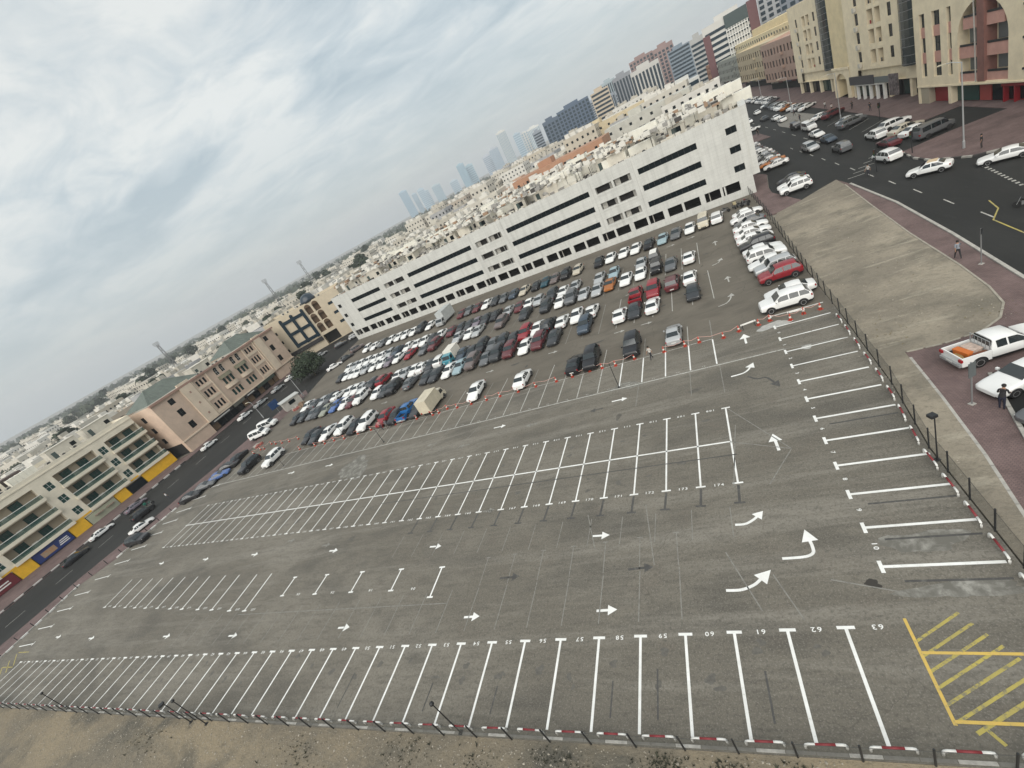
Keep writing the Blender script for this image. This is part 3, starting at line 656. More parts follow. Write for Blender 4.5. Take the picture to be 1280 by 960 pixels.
# ------------------------------------------------------------------ cones and chain
CONE_R = mat('cone_orange', (0.42, 0.055, 0.03), 0.6, var=0.25, scale=8)
CONE_W = mat('cone_white', (0.62, 0.58, 0.52), 0.6)
CONE_B = mat('cone_black', (0.02, 0.02, 0.02), 0.8)
cm = MB(); cm.box(-0.19, 0.19, -0.19, 0.19, 0, 0.04, 0)
cm_body = MB().lathe([(0.15, 0.04), (0.115, 0.27), (0.075, 0.49), (0.04, 0.72), (0.03, 0.74)], 10)
cone_base = cm.mesh('base', CONE_R)
cone_body = cm_body.mesh('body', CONE_R, True)
cone_band = MB().lathe([(0.123, 0.27), (0.092, 0.44)], 10).mesh('band', CONE_W, True)
CONES = [(-4.3, 32.1), (-2.8, 32.0), (-0.4, 31.4), (1.2, 31.8), (3.1, 31.9), (4.2, 32.1), (5.8, 31.0), (7.1, 31.5), (8.5, 31.4), (-6.6, 32.2), (-10.0, 32.6), (-12.3, 32.4), (-14.0, 32.75), (-15.6, 32.9), (-17.9, 32.8), (-20.1, 32.9), (-23.1, 33.2), (-25.7, 33.2), (-28.6, 33.5), (-30.8, 33.6), (-33.4, 33.8), (-35.9, 34.0), (-37.9, 34.6), (-39.2, 34.1), (-40.3, 34.0), (-43.5, 34.4), (-46.8, 35.0), (-47.9, 34.7), (-50.9, 35.2), (-53.5, 35.4), (-56.5, 35.5), (-59.5, 35.3), (-62.2, 35.7), (-64.5, 35.7), (-67.2, 36.0), (-71.6, 36.5), (-76.1, 41.0), (-78.9, 41.2), (-81.5, 41.6), (-84, 42.2), (-85.9, 42.8), (-87.0, 41.6), (-88.3, 41.8), (-89.7, 41.0)]
CONES.sort(key=lambda c: -c[0])
for k, (x, y) in enumerate(CONES):
    root = empty('traffic_cone', (x, y, 0), rnd.uniform(0, 1.5), label='orange traffic cone with a pale band, %s from the right along the cone line' % ordw(k + 1), cat='traffic cone', group='cones fencing off the parked cars')
    put('base', cone_base, root); put('body', cone_body, root); put('band', cone_band, root)
TAPE = mat('barrier_tape', (0.55, 0.32, 0.27), 0.6)
for k in range(len(CONES) - 1):
    a, b_ = CONES[k], CONES[k + 1]
    if math.hypot(a[0] - b_[0], a[1] - b_[1]) < 3.4 and k % 5 != 4:
        m_ = ((a[0] + b_[0]) / 2, (a[1] + b_[1]) / 2)
        MB().tube([(a[0], a[1], 0.70), (m_[0], m_[1], 0.48), (b_[0], b_[1], 0.70)], 0.022, 5).build('barrier_tape', TAPE,
            label='sagging red and white barrier tape between cones, %s span from the right' % ordw(k + 1), cat='tape', group='tape strung between the cones')
# folded barrier by the white SUV and rubbish in the left corner
def a_barrier(x, y, rz, label):
    root = empty('trestle_barrier', (x, y, 0), rz, label=label, cat='barrier')
    for s in (-0.6, 0.6):
        MB().tube([(s, -0.2, 0), (s, 0, 0.62), (s, 0.2, 0)], 0.025, 6).build('leg', BLACK_M, root)
    MB().box(-0.75, 0.75, -0.02, 0.02, 0.45, 0.62).build('board', WHITE_P, root)
a_barrier(2.2, 32.05, R(8), 'white trestle barrier between cones left of the cement patch')
a_barrier(6.5, 31.6, R(-12), 'white trestle barrier between cones right of the white SUV')

# ------------------------------------------------------------------ loose stones and dry weeds
def scatter(name, m, n, area, smin, smax, label, cat, flat=0.6, seed=1, weed=False):
    r = random.Random(seed); b = MB()
    for _ in range(n):
        x, y = area(r); s = r.uniform(smin, smax) * (1 if r.random() < 0.9 else 2)
        if weed:
            for k in range(5):
                t = r.uniform(0, 6.28); dx, dy = math.cos(t) * s, math.sin(t) * s; w = s * 0.25
                b.quad([(x - dy * 0.2, y + dx * 0.2, 0), (x + dy * 0.2, y - dx * 0.2, 0), (x + dx * 0.8, y + dy * 0.8, s * r.uniform(0.5, 1.2))])
        else:
            i = len(b.v); pts = []
            for k in range(5):
                t = k * 1.2566 + r.uniform(-.3, .3); pts.append((x + math.cos(t) * s * r.uniform(.7, 1.1), y + math.sin(t) * s * r.uniform(.7, 1.1), 0.0))
            b.v += pts + [(x, y, s * flat)]
            for k in range(5): b.f.append((i + k, i + (k + 1) % 5, i + 5)); b.m.append(0)
    return b.build(name, m, label=label, cat=cat, kind='stuff')
def a_front(r): return r.uniform(-80, 7), -5.4 - abs(r.gauss(0, 2.6))
def a_sand(r):
    while True:
        x, y = r.uniform(8, 21), r.uniform(4, 66)
        if y > 22 and x > 9.6 + (y - 22) * 0.05 and x < 18 + (y - 24) * 0.075: return x, y
        if y <= 22 and 8.2 < x < 10.2 and (x - 8.0) < 2 * (y / 22): return x, y
STONE = mat('loose_stone', (0.30, 0.27, 0.22), 0.9, var=0.4, scale=3)
WEED = mat('dry_weed', (0.035, 0.036, 0.022), 0.9, var=0.5, scale=2)
scatter('gravel', STONE, 5200, a_front, 0.015, 0.05, 'loose stones on the dirt strip in front of the fence', 'gravel', seed=2)
scatter('gravel', STONE, 4200, a_sand, 0.015, 0.05, 'loose stones on the sandy ground right of the fence', 'gravel', seed=3)
def a_weed(r):
    c = r.choice([(-9.3, -6.1, 1.0, .35), (-9.0, -5.75, .9, .2), (-6.2, -5.9, .8, .2), (-4.4, -6.2, .7, .25), (-14.5, -6.0, 1.3, .3), (-3.6, -5.9, .5, .2), (-12.7, -6.6, 0.7, .3), (-19, -6.6, 1.2, .4), (-24, -6.2, 1.4, .4), (-33, -6.6, 2, .5), (-52, -7, 3, .6)])
    return r.gauss(c[0], c[2] * .6), min(-5.45, r.gauss(c[1], c[3]))
scatter('dry_weeds', WEED, 900, a_weed, 0.03, 0.11, 'dark dry weeds and litter under the front fence', 'weeds', seed=4, weed=True)
def a_weed2(r):
    c = r.choice([(17.0, 23.6, 1.0), (12.5, 28, 2.0), (11, 24, 1.0), (14, 34, 2.5), (15, 45, 3)])
    return r.gauss(c[0], c[2]), r.gauss(c[1], c[2])
scatter('dry_weeds', mat('straw_weed', (0.16, 0.135, 0.07), 0.9, var=0.4, scale=2), 900, a_weed2, 0.02, 0.07, 'sparse straw coloured weeds on the sandy ground', 'weeds', seed=5, weed=True)
# drain channel in the dirt strip
dr = empty('drain_frame', (-47.5, -9.6, 0), R(10), label='pale concrete drain frame with dark slots in the dirt strip', cat='drain')
MB().box(-1.1, 1.1, -0.5, 0.5, -0.05, 0.03).build('frame', CONC, dr)
for s in (-0.22, 0.22): MB().box(-0.9, 0.9, s - 0.07, s + 0.07, 0.0, 0.036).build('slot', BLACK_M, dr)
# ------------------------------------------------------------------ facade tools
GLASS = mat('dark_glass', (0.006, 0.010, 0.012), 0.16, spec=0.18)
GLASS_G = mat('green_glass', (0.016, 0.055, 0.046), 0.15, spec=0.3)
GLASS_B = mat('blue_glass', (0.010, 0.024, 0.036), 0.12, spec=0.35)
DARK = mat('interior_shade', (0.012, 0.011, 0.010), 0.95)  # near-black colour stands in for the shade of unlit interiors
FRAME_W = mat('window_frame_white', (0.55, 0.55, 0.52), 0.5)
FRAME_D = mat('window_frame_dark', (0.014, 0.015, 0.016), 0.5)
CURT = mat('curtain', (0.32, 0.31, 0.28), 0.9, var=0.3, scale=2)

def holed_wall(b, x0, x1, z0, z1, holes, depth=0.25, y=0.0, mi=0, reveal=None):
    """vertical wall at y (outside is -y) with rectangular openings (hx0,hx1,hz0,hz1[,depth])"""
    xs = sorted({x0, x1} | {h[0] for h in holes} | {h[1] for h in holes}); zs = sorted({z0, z1} | {h[2] for h in holes} | {h[3] for h in holes})
    xs = [x for x in xs if x0 <= x <= x1]; zs = [z for z in zs if z0 <= z <= z1]
    for za, zb in zip(zs, zs[1:]):
        run = None; zc = (za + zb) / 2
        for xa, xb in zip(xs, xs[1:]):
            xc = (xa + xb) / 2
            solid = not any(h[0] < xc < h[1] and h[2] < zc < h[3] for h in holes)
            if solid: run = (run[0], xb) if run else (xa, xb)
            if (not solid or xb == xs[-1]) and run:
                b.quad([(run[0], y, za), (run[1], y, za), (run[1], y, zb), (run[0], y, zb)], mi); run = None
    for h in holes:
        d = y + (h[4] if len(h) > 4 else depth); a, c, e, f = h[:4]; r = mi if reveal is None else reveal
        b.quad([(a, y, e), (a, d, e), (c, d, e), (c, y, e)], r); b.quad([(a, d, f), (a, y, f), (c, y, f), (c, d, f)], r)
        b.quad([(a, y, e), (a, y, f), (a, d, f), (a, d, e)], r); b.quad([(c, d, e), (c, d, f), (c, y, f), (c, y, e)], r)
    return b
_wcache = {}
def window_mesh(w, h, nx, nz, fm, gm, fw=0.06):
    key = (round(w, 2), round(h, 2), nx, nz, fm.name, gm.name)
    if key not in _wcache:
        b = MB(); b.box(0, w, 0.0, 0.03, 0, h, 1)
        t = fw / 2
        for i in range(nx + 1):
            x = min(max(w * i / nx, t), w - t); b.box(x - t, x + t, -0.045, 0.0, 0, h, 0)
        for j in range(nz + 1):
            z = min(max(h * j / nz, t), h - t); b.box(fw, w - fw, -0.04, -0.001, z - t, z + t, 0)
        _wcache[key] = b.mesh('window', [fm, gm])
    return _wcache[key]
def window(parent, x, z, w, h, nx=2, nz=1, fm=None, gm=None, y=0.18, name='window'):
    return put(name, window_mesh(w, h, nx, nz, fm or FRAME_D, gm or GLASS), parent, (x, y, z))
def bld(name, loc, rz, label, cat='building', group=None): return empty(name, loc, rz, label=label, cat=cat, group=group)
def shell(b, x0, x1, y1, z0, z1, mi=0, roofmi=None):
    """side, back and roof faces behind a facade at y=0"""
    b.quad([(x1, 0, z0), (x1, y1, z0), (x1, y1, z1), (x1, 0, z1)], mi); b.quad([(x0, y1, z0), (x0, 0, z0), (x0, 0, z1), (x0, y1, z1)], mi)
    b.quad([(x1, y1, z0), (x0, y1, z0), (x0, y1, z1), (x1, y1, z1)], mi)
    rz = z1 - 0.9
    b.quad([(x0, 0.25, rz), (x1, 0.25, rz), (x1, y1, rz), (x0, y1, rz)], mi if roofmi is None else roofmi)
    b.quad([(x0, 0, z1), (x1, 0, z1), (x1, 0.25, z1), (x0, 0.25, z1)], mi); b.quad([(x1, 0.25, rz), (x0, 0.25, rz), (x0, 0.25, z1), (x1, 0.25, z1)], mi)
ROOF = mat('roof_screed', (0.36, 0.33, 0.27), 0.95, var=0.25, scale=0.4)

# ------------------------------------------------------------------ the long white building
WBA, WBB = Vector((-100.83, 100.63)), Vector((12.57, 82.38)); WBL = 116.0
WB_ROT = math.atan2(WBB.y - WBA.y, WBB.x - WBA.x)
CLAD = bricky('white_cladding', (0.56, 0.56, 0.525), (0.54, 0.54, 0.505), (0.42, 0.42, 0.39), 1.25, 0.62, vertical=True, mort=0.012, var=0.10, rough=0.6)
wb = bld('white_building', (WBA.x, WBA.y, 0), WB_ROT, 'long white building with dark strip windows behind the parked cars')
FLO = [(4.70, 5.82), (8.08, 9.2), (11.43, 12.55)]
STR = [(7.55, 20.3), (32.1, 54.5), (65.5, 86.7), (97.3, 108.35)]
PAIR = [(22.4, 26.15), (26.55, 30.3), (56.1, 59.8), (60.2, 63.9), (88.2, 91.8), (92.2, 95.75)]
holes = []
for z0, z1 in FLO:
    holes += [(a, c, z0, z1, 0.22) for a, c in STR] + [(a, c, z0 - 0.25, z1, 1.0) for a, c in PAIR] + [(113.35, 115.1, z0, z1 + .05, 0.22)] + [(1.0, 2.4, z0, z1, 0.22)]
opn = []; x = 1.0; k = 0
while x < 114:
    w = 2.75 if k % 2 == 0 else 2.95
    opn.append((x, min(x + w, 115.2), 1.35, 3.1, 3.0)); x += w + (0.45 if k % 2 == 0 else 0.95); k += 1
b = MB(); holed_wall(b, 0, WBL, 0, 15.05, holes + [(a, c, e, f, 0.3) for a, c, e, f, d in opn])
shell(b, 0, WBL, 44, 0, 15.05, 0, 1)
b.box(110.95, 111.2, 0.02, 3.1, 0, 3.0, 0)
b.quad([(0.3, 3.02, 0), (115.7, 3.02, 0), (115.7, 3.02, 3.3), (0.3, 3.02, 3.3)], 2)  # back, floor and ceiling of the openings: their shade painted in as near-black
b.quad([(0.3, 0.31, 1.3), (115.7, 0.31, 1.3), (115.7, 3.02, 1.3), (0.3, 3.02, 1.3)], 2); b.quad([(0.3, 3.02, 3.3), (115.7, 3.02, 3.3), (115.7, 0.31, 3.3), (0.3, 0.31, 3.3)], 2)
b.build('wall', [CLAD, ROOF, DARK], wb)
for fi, (z0, z1) in enumerate(FLO):
    for a, c in STR: window(wb, a, z0, c - a, z1 - z0, int(round((c - a) / 1.15)), 1, FRAME_D, GLASS, 0.17, 'strip_window')
    for pi, (a, c) in enumerate(PAIR):
        bal = MB().box(a, c, 0.9, 0.98, z0 - 0.25, z1 + 0.0); o = bal.build('balcony_back', DARK, wb)
        if (fi + pi) % 3: MB().box(a + 0.2, a + 1.25, 0.55, 0.62, z0 - 0.24, z1 - 0.15).build('curtain', CURT, wb)
        MB().box(c - 0.7, c - 0.08, 0.7, 0.78, z0 - 0.24, z1 - 0.1).build('curtain', CURT, wb)
        MB().box(a - 0.06, c + 0.06, -0.07, -0.002, z0 - 0.62, z0 - 0.5).build('ledge', CLAD, wb)
    window(wb, 113.35, z0, 1.75, z1 - z0 + .05, 2, 1, FRAME_D, GLASS, 0.17); window(wb, 1.0, z0, 1.4, z1 - z0, 2, 1, FRAME_D, GLASS, 0.17)
for a, c, z0, z1, d in opn[::3]:
    MB().box(a + 0.7, a + 0.85, 0.4, 0.55, z0, z1).build('pipe', CONC, wb)
for x in (63.0, 31.3, 87.5, 96.6, 55.3, 21.3, 64.8): MB().tube([(x, -0.05, 3.3), (x, -0.05, 14.8)], 0.035, 6).build('downpipe', CLAD, wb)
MB().box(116.0, 117.2, 0.3, 9, 3.15, 15.04).build('end_fin', CLAD, wb)
for x in range(8, 114, 11): MB().tube([(x, -1.1, 0), (x, -1.1, 1.3)], 0.03, 6).build('marker_post', GALV, wb)
wbk = empty('white_building_frame', (0, 0, 0))  # helper transform
bpy.data.objects.remove(wbk)
def wbp(s, t, z=0.0):
    e = Vector((math.cos(WB_ROT), math.sin(WB_ROT))); n = Vector((-e.y, e.x)); p = WBA + e * s + n * t
    return (p.x, p.y, z)

# rooftop clutter
OFFW = mat('offwhite_render', (0.64, 0.60, 0.51), 0.9, var=0.12, scale=0.6)
OFFW2 = mat('cream_render', (0.52, 0.49, 0.42), 0.9, var=0.12, scale=0.6)
TANKM = mat('tank_plastic', (0.68, 0.66, 0.58), 0.6, var=0.08, scale=1)
def rooms():
    me = []
    for w, d, h in ((4.5, 3.5, 2.6), (6.5, 4, 2.9), (3, 2.5, 2.3)):
        b = MB(); b.box(0, w, 0, d, 0, h); b.box(-0.12, w + 0.12, -0.12, d + 0.12, h, h + 0.18)
        dr = MB().box(0.6, 1.5, -0.04, -0.005, 0, 2.0); wn = MB().box(w - 1.8, w - 0.7, -0.04, -0.005, 1.0, 2.0)
        me.append((b.mesh('wall', OFFW), b.mesh('wall', OFFW2), dr.mesh('door', mat('door_green_grey', (0.05, 0.075, 0.07), 0.6)), wn.mesh('window', GLASS)))
    return me
ROOMS = rooms()
def tank_mesh():
    b = MB(); b.lathe([(0.9, 0), (0.95, 0.1), (0.95, 0.5), (0.9, 0.55), (0.95, 0.6), (0.95, 1.1), (0.9, 1.15), (0.93, 1.2), (0.9, 1.5), (0.45, 1.75), (0.3, 1.85)], 14); return b.mesh('tank', TANKM, True)
TANK = tank_mesh()
def panel_tank():
    b = MB(); b.box(0, 5.0, 0, 2.2, 0.35, 2.2)
    for k in range(6): b.box(k * 1.0 - 0.03, k * 1.0 + 0.03, -0.05, 2.25, 0.3, 2.26)
    for k in range(4): b.box(k * 1.6, k * 1.6 + 0.2, 0, 2.2, 0, 0.345)
    return b.mesh('tank', TANKM)
PTANK = panel_tank()
def ac_meshes():
    a = MB().box(-0.5, 0.5, -0.22, 0.22, 0.12, 0.95).box(-0.45, -0.35, -0.2, 0.2, 0, 0.118).box(0.35, 0.45, -0.2, 0.2, 0, 0.118).mesh('casing', mat('ac_casing', (0.52, 0.49, 0.42), 0.6, var=0.1, scale=2))
    f = MB().lathe([(0.32, -0.24), (0.32, -0.225)], 12, (0.08, 0, 0.55), axis='y').mesh('fan_grille', mat('ac_fan', (0.05, 0.05, 0.05), 0.6))
    return a, f
AC = ac_meshes()
dishm = MB().lathe([(0.05, 0), (0.5, 0.12), (0.75, 0.3), (0.76, 0.31), (0.5, 0.15)], 12).mesh('dish', mat('dish_grey', (0.45, 0.44, 0.42), 0.5), True)
def roof_room(p, rz, k, v, where):
    me = ROOMS[k]; r = empty('rooftop_room', p, rz, label='pale rooftop room with a green door on %s' % where, cat='rooftop room', group='rooms on ' + where)
    put('wall', me[v], r); put('door', me[2], r); put('window', me[3], r)
def roof_tank(p, rz, where, panel=False):
    r = empty('water_tank', p, rz, label='%s water tank on %s' % ('ribbed rectangular panel' if panel else 'round plastic', where), cat='water tank', group=('panel' if panel else 'round') + ' water tanks on ' + where)
    put('tank', PTANK if panel else TANK, r, (0, 0, 0) if panel else (0, 0, 0.5))
    if not panel: MB().box(-0.8, 0.8, -0.8, 0.8, 0, 0.5).build('stand', CONC, r)
def roof_ac(p, rz, where, s=1.0):
    r = empty('air_conditioner', p, rz, label='beige air conditioning unit on %s' % where, cat='air conditioner', group='air conditioners on ' + where)
    r.scale = (s, s, s); put('casing', AC[0], r); put('fan_grille', AC[1], r)
def roof_dish(p, rz, where):
    r = empty('satellite_dish', p, rz, label='grey satellite dish on %s' % where, cat='satellite dish', group='satellite dishes on ' + where)
    MB().tube([(0, 0, 0), (0, 0, 0.9)], 0.04, 6).build('mast', GALV, r); d = put('dish', dishm, r, (0, 0, 1.0)); d.rotation_euler = (R(50), 0, 0)
WBW = 'the long white building roof'
rr = random.Random(11); ZR = 14.15
STK = mat('rust_stain', (0.40, 0.385, 0.345), .8)
for s in (3, 15, 30, 44, 58, 74, 89, 103):
    roof_room(wbp(s + rr.uniform(-1, 2), 3.0 + rr.uniform(0, 3), ZR), WB_ROT, rr.randrange(3), rr.randrange(2), WBW)
    roof_room(wbp(s + rr.uniform(3, 8), 12 + rr.uniform(0, 6), ZR), WB_ROT, rr.randrange(3), rr.randrange(2), WBW)
    roof_room(wbp(s + rr.uniform(0, 6), 27 + rr.uniform(0, 8), ZR), WB_ROT, rr.randrange(3), rr.randrange(2), WBW)
    roof_tank(wbp(s + 8.5 + rr.uniform(-1, 1), 6 + rr.uniform(0, 10), ZR + rr.choice([0, 2.2, 0.3])), WB_ROT, WBW, True)
    if rr.random() < 0.7: roof_tank(wbp(s + 4 + rr.uniform(-3, 3), 20 + rr.uniform(0, 12), ZR + rr.choice([0, 1.5])), WB_ROT, WBW, True)
    for _ in range(17): roof_ac(wbp(s + rr.uniform(0, 13), rr.choice([1.0, 1.3, 2.0, 8, 9.5, 18, 24]) + rr.uniform(-.3, .6), ZR), WB_ROT + rr.choice([0, 0, 1.57, 3.14]), WBW, rr.uniform(0.9, 1.35))
    for _ in range(1): roof_tank(wbp(s + rr.uniform(0, 13), rr.uniform(3, 36), ZR), 0, WBW)
    for _ in range(7): roof_room(wbp(s + rr.uniform(0, 11), rr.uniform(2, 38), ZR), WB_ROT + rr.choice([0, 0, 1.57]), rr.choice([0, 2, 2]), rr.randrange(2), WBW)
    for _ in range(3): roof_tank(wbp(s + rr.uniform(0, 12), rr.choice([2.5, 9, 16, 24]) + rr.uniform(0, 2), ZR + rr.choice([0, 0, 1.6])), WB_ROT, WBW, True)
    roof_dish(wbp(s + rr.uniform(0, 12), rr.uniform(1.2, 5), ZR), WB_ROT + rr.uniform(2, 4), WBW)

for k in range(10):
    s = rr.uniform(2, 105); t = rr.uniform(1.2, 18)
    p = wbp(s, t, ZR + 0.3); q = wbp(s + rr.uniform(4, 10), t, ZR + 0.3)
    MB().tube([p, q], 0.07, 6).build('pipe_run', GALV, label='grey pipe run lying on %s' % WBW, cat='pipe', group='pipes on the white building roof')

# small fittings too many to count: vents, cable trays, condensers, crates
fit = MB(); fq = random.Random(77)
for k in range(1800):
    s, t = fq.uniform(1, 114), min(43, abs(fq.gauss(0, 15)) + 0.8); p = wbp(s, t, 0); z = ZR + fq.choice([0, 0, 0, 0, 2.6, 2.9, 3.1]); a = fq.uniform(.2, .75); c = fq.uniform(.2, .6); h = fq.uniform(.25, 1.1); mi = fq.choice([0, 0, 0, 0, 0, 1, 1, 2, 3])
    if z > ZR: h *= .8
    i0 = len(fit.v); fit.box(-a, a, -c, c, z - ZR if z > ZR else 0, (z - ZR) + h, mi)
    fit.xform(Matrix.Translation((p[0], p[1], ZR)) @ Matrix.Rotation(WB_ROT, 4, 'Z'), i0)
for k in range(120):
    s, t = fq.uniform(1, 110), fq.uniform(1, 40); p = wbp(s, t, ZR + .1); q0 = wbp(s, t, ZR + fq.uniform(2, 4.2)); fit.tube([p, q0], fq.uniform(.03, .08), 5, 2)
fit.build('rooftop_fittings', [mat('fit_white', (.62, .60, .54), .7), mat('fit_grey', (.28, .27, .25), .7), mat('fit_dark', (.06, .055, .05), .8), mat('fit_rust', (.30, .20, .13), .8)], label='clutter of vents, trays and crates over the long white building roof', cat='roof clutter', kind='stuff')

# ------------------------------------------------------------------ right street row
def right_bld(name, y_left, label, depth=18, x=None):
    """facade facing the street (-X); local x runs right as seen from the street"""
    xx = 42.5 + (y_left - 55) * 0.04 if x is None else x
    return bld(name, (xx, y_left, 0), -math.pi / 2 + math.atan(0.04) * 1.0, label)
CREAM = mat('cream_paint', (0.76, 0.655, 0.465), 0.85, var=0.10, scale=0.5)
PINK = mat('salmon_paint', (0.52, 0.29, 0.235), 0.85, var=0.10, scale=0.8)
YELC = mat('yellow_cream', (0.68, 0.565, 0.35), 0.85, var=0.10, scale=0.5)
RSHOP = mat('red_shopfront', (0.24, 0.016, 0.02), 0.5)
# first: cream building with salmon panels and a big arch.  s (from y=55) -> local x = 41.65 - s
b1 = right_bld('arched_building', 96.65, 'cream apartment building with salmon panels and a tall arch over red shops')
T1 = 26.0
def sx(s): return 41.65 - s
hol = []; rows = [(4.4, 6.55), (8.2, 10.5), (12.05, 14.2), (15.9, 18.2), (19.7, 22.0)]
cols = [(38.45, 39.95), (34.4, 36.5), (31.6, 32.65)]
for a, c in cols: hol.append((sx(c), sx(a), 4.4, 14.2, 0.5))
rcols = [(15.4, 16.9), (11.6, 13.2), (7.6, 9.4), (3.4, 5.2)]
for a, c in rcols: hol.append((sx(c), sx(a), 4.4, 22.0, 0.5))
b = MB(); A0, A1, AZ, AR = sx(30.2), sx(19.6), 9.2, 5.3
hol_arch = (A0, A1, 3.2, AZ, 1.4)
LX = 41.65 + 14
holed_wall(b, 0, A0, 3.0, T1, [h for h in hol if h[1] < A0]); holed_wall(b, A1, LX, 3.0, T1, [h for h in hol if h[0] > A1])
# arch surround
n = 16; ax = (A0 + A1) / 2
pts = [(ax + AR * math.cos(math.pi * k / n), AZ + 5.0 * math.sin(math.pi * k / n)) for k in range(n + 1)]
for (xa, za), (xb, zb) in zip(pts, pts[1:]):
    b.quad([(xb, 0, zb), (xa, 0, za), (xa, 0, T1), (xb, 0, T1)]); b.quad([(xa, 0, za), (xb, 0, zb), (xb, 1.4, zb), (xa, 1.4, za)])
b.quad([(A0, 0, 3.2), (A0, 0, AZ), (A0, 1.4, AZ), (A0, 1.4, 3.2)]); b.quad([(A1, 1.4, 3.2), (A1, 1.4, AZ), (A1, 0, AZ), (A1, 0, 3.2)])
b.quad([(A0, 0, 3.0), (A1, 0, 3.0), (A1, 0, 3.2), (A0, 0, 3.2)]); b.quad([(A0, 0, 3.2), (A1, 0, 3.2), (A1, 1.4, 3.2), (A0, 1.4, 3.2)])
b.box(A0, A1, 1.41, 1.6, 3.2, 14.4, 0)
shell(b, 0, LX, 18, 3.0, T1); b.box(0, LX, -0.06, 0.0, 2.75, 3.0); b.box(0.5, LX, 1.0, 17.9, 0, 3.0, 1)
b.box(LX - 44, LX, -0.14, -0.06, 2.82, 3.02)
b.quad([(0, 0, 3.0), (LX, 0, 3.0), (LX, 18, 3.0), (0, 18, 3.0)])
b.build('wall', [CREAM, RSHOP], b1)
for r_i, (z0, z1) in enumerate(rows):
    for a, c in cols:
        if z1 < 15:
            window(b1, sx(c) + 0.05, z0, c - a - 0.1, z1 - z0, 1 if c - a < 1.3 else 2, 2, FRAME_D, GLASS_B, 0.42)
            if r_i: MB().box(sx(c), sx(a), 0.22, 0.44, rows[r_i - 1][1], z0).build('spandrel', PINK, b1)
    for a, c in rcols:
        window(b1, sx(c) + 0.05, z0, c - a - 0.1, z1 - z0, 1, 2, FRAME_D, GLASS_B, 0.42)
        if r_i: MB().box(sx(c), sx(a), 0.22, 0.44, rows[r_i - 1][1], z0).build('spandrel', PINK, b1)
        MB().box(sx(c) + 0.1, sx(a) - 0.1, -0.18, 0.1, z0 - 0.02, z0 + 0.25).build('sill_rail', FRAME_D, b1)
MB().box(ax - 0.75, ax + 0.75, -0.1, 1.4, 3.21, 14.0).build('pier', mat('pier_brown', (0.22, 0.105, 0.085), 0.85, var=0.15, scale=0.7), b1)
MB().tube([(ax - 0.95, -0.2, 3.3), (ax - 0.9, -0.25, 9), (ax - 1.25, -0.2, 16), (ax - 1.3, -0.15, 24)], 0.09, 6).build('downpipe', CONC, b1)
for r_i, (z0, z1) in enumerate(rows[:3]):
    lo = 3.21 if r_i == 0 else rows[r_i - 1][1]
    for side in (0, 1):
        xa, xb = (A0 + 0.02, ax - 0.76) if side == 0 else (ax + 0.76, A1 - 0.02)
        if r_i == 2:
            hw = AR * math.sqrt(max(0.0, 1 - ((z0 - AZ) / 5.0) ** 2)); xa = max(xa, ax - hw + .1); xb = min(xb, ax + hw - .1)
        MB().box(xa, xb, 0.2, 0.4, lo, z0).build('balcony_wall', PINK, b1)
        MB().box(xa + 0.3, xb - 0.3, 0.12, 0.19, z0 + 0.0, z0 + 0.3).build('balcony_rail', FRAME_D, b1)
        MB().box(xb - 1.2, xb - 0.1, 1.3, 1.4, z0, min(z1, 13.4)).build('balcony_door', GLASS_B, b1)
        MB().box(xa + 0.4, xb - 1.4, 1.32, 1.4, z0, min(z1, 13.0)).build('balcony_window', mat('grey_panel', (0.16, 0.17, 0.165), 0.6), b1)
# shops under the arch building
shops = [(9.5, 14.5, 'glass', GLASS_G), (14.8, 17.2, 'red', mat('poster_red', (0.30, 0.05, 0.04), 0.6)), (17.5, 20, 'dark', GLASS)]
for a, c, nm, m in shops: MB().box(a, c, 0.85, 0.99, 0.1, 2.6).build('shop_window', m, b1)
for k in range(10): MB().box(20.4 + 2.1 * k, 20.65 + 2.1 * k, 0.4, 0.95, 0, 2.7).build('red_column', mat('red_post', (0.26, 0.012, 0.018), 0.45), b1)
for k in range(9): MB().box(20.8 + 2.1 * k, 22.2 + 2.1 * k, 0.9, 0.97, 0.2, 2.2).build('shop_window', GLASS, b1)
MB().box(20.2, 42, 0.3, 0.9, 2.2, 2.7).build('fascia', RSHOP, b1)
MB().box(0.85, 3.2, 0.1, 0.99, 0, 2.7).build('ramp_wall', mat('beige_render', (0.36, 0.32, 0.24), 0.9), b1)
for xx in (0.0, 8.6): MB().box(xx + 0.02, xx + 0.8, 0.05, 0.9, 0, 2.74).build('column', CREAM, b1)

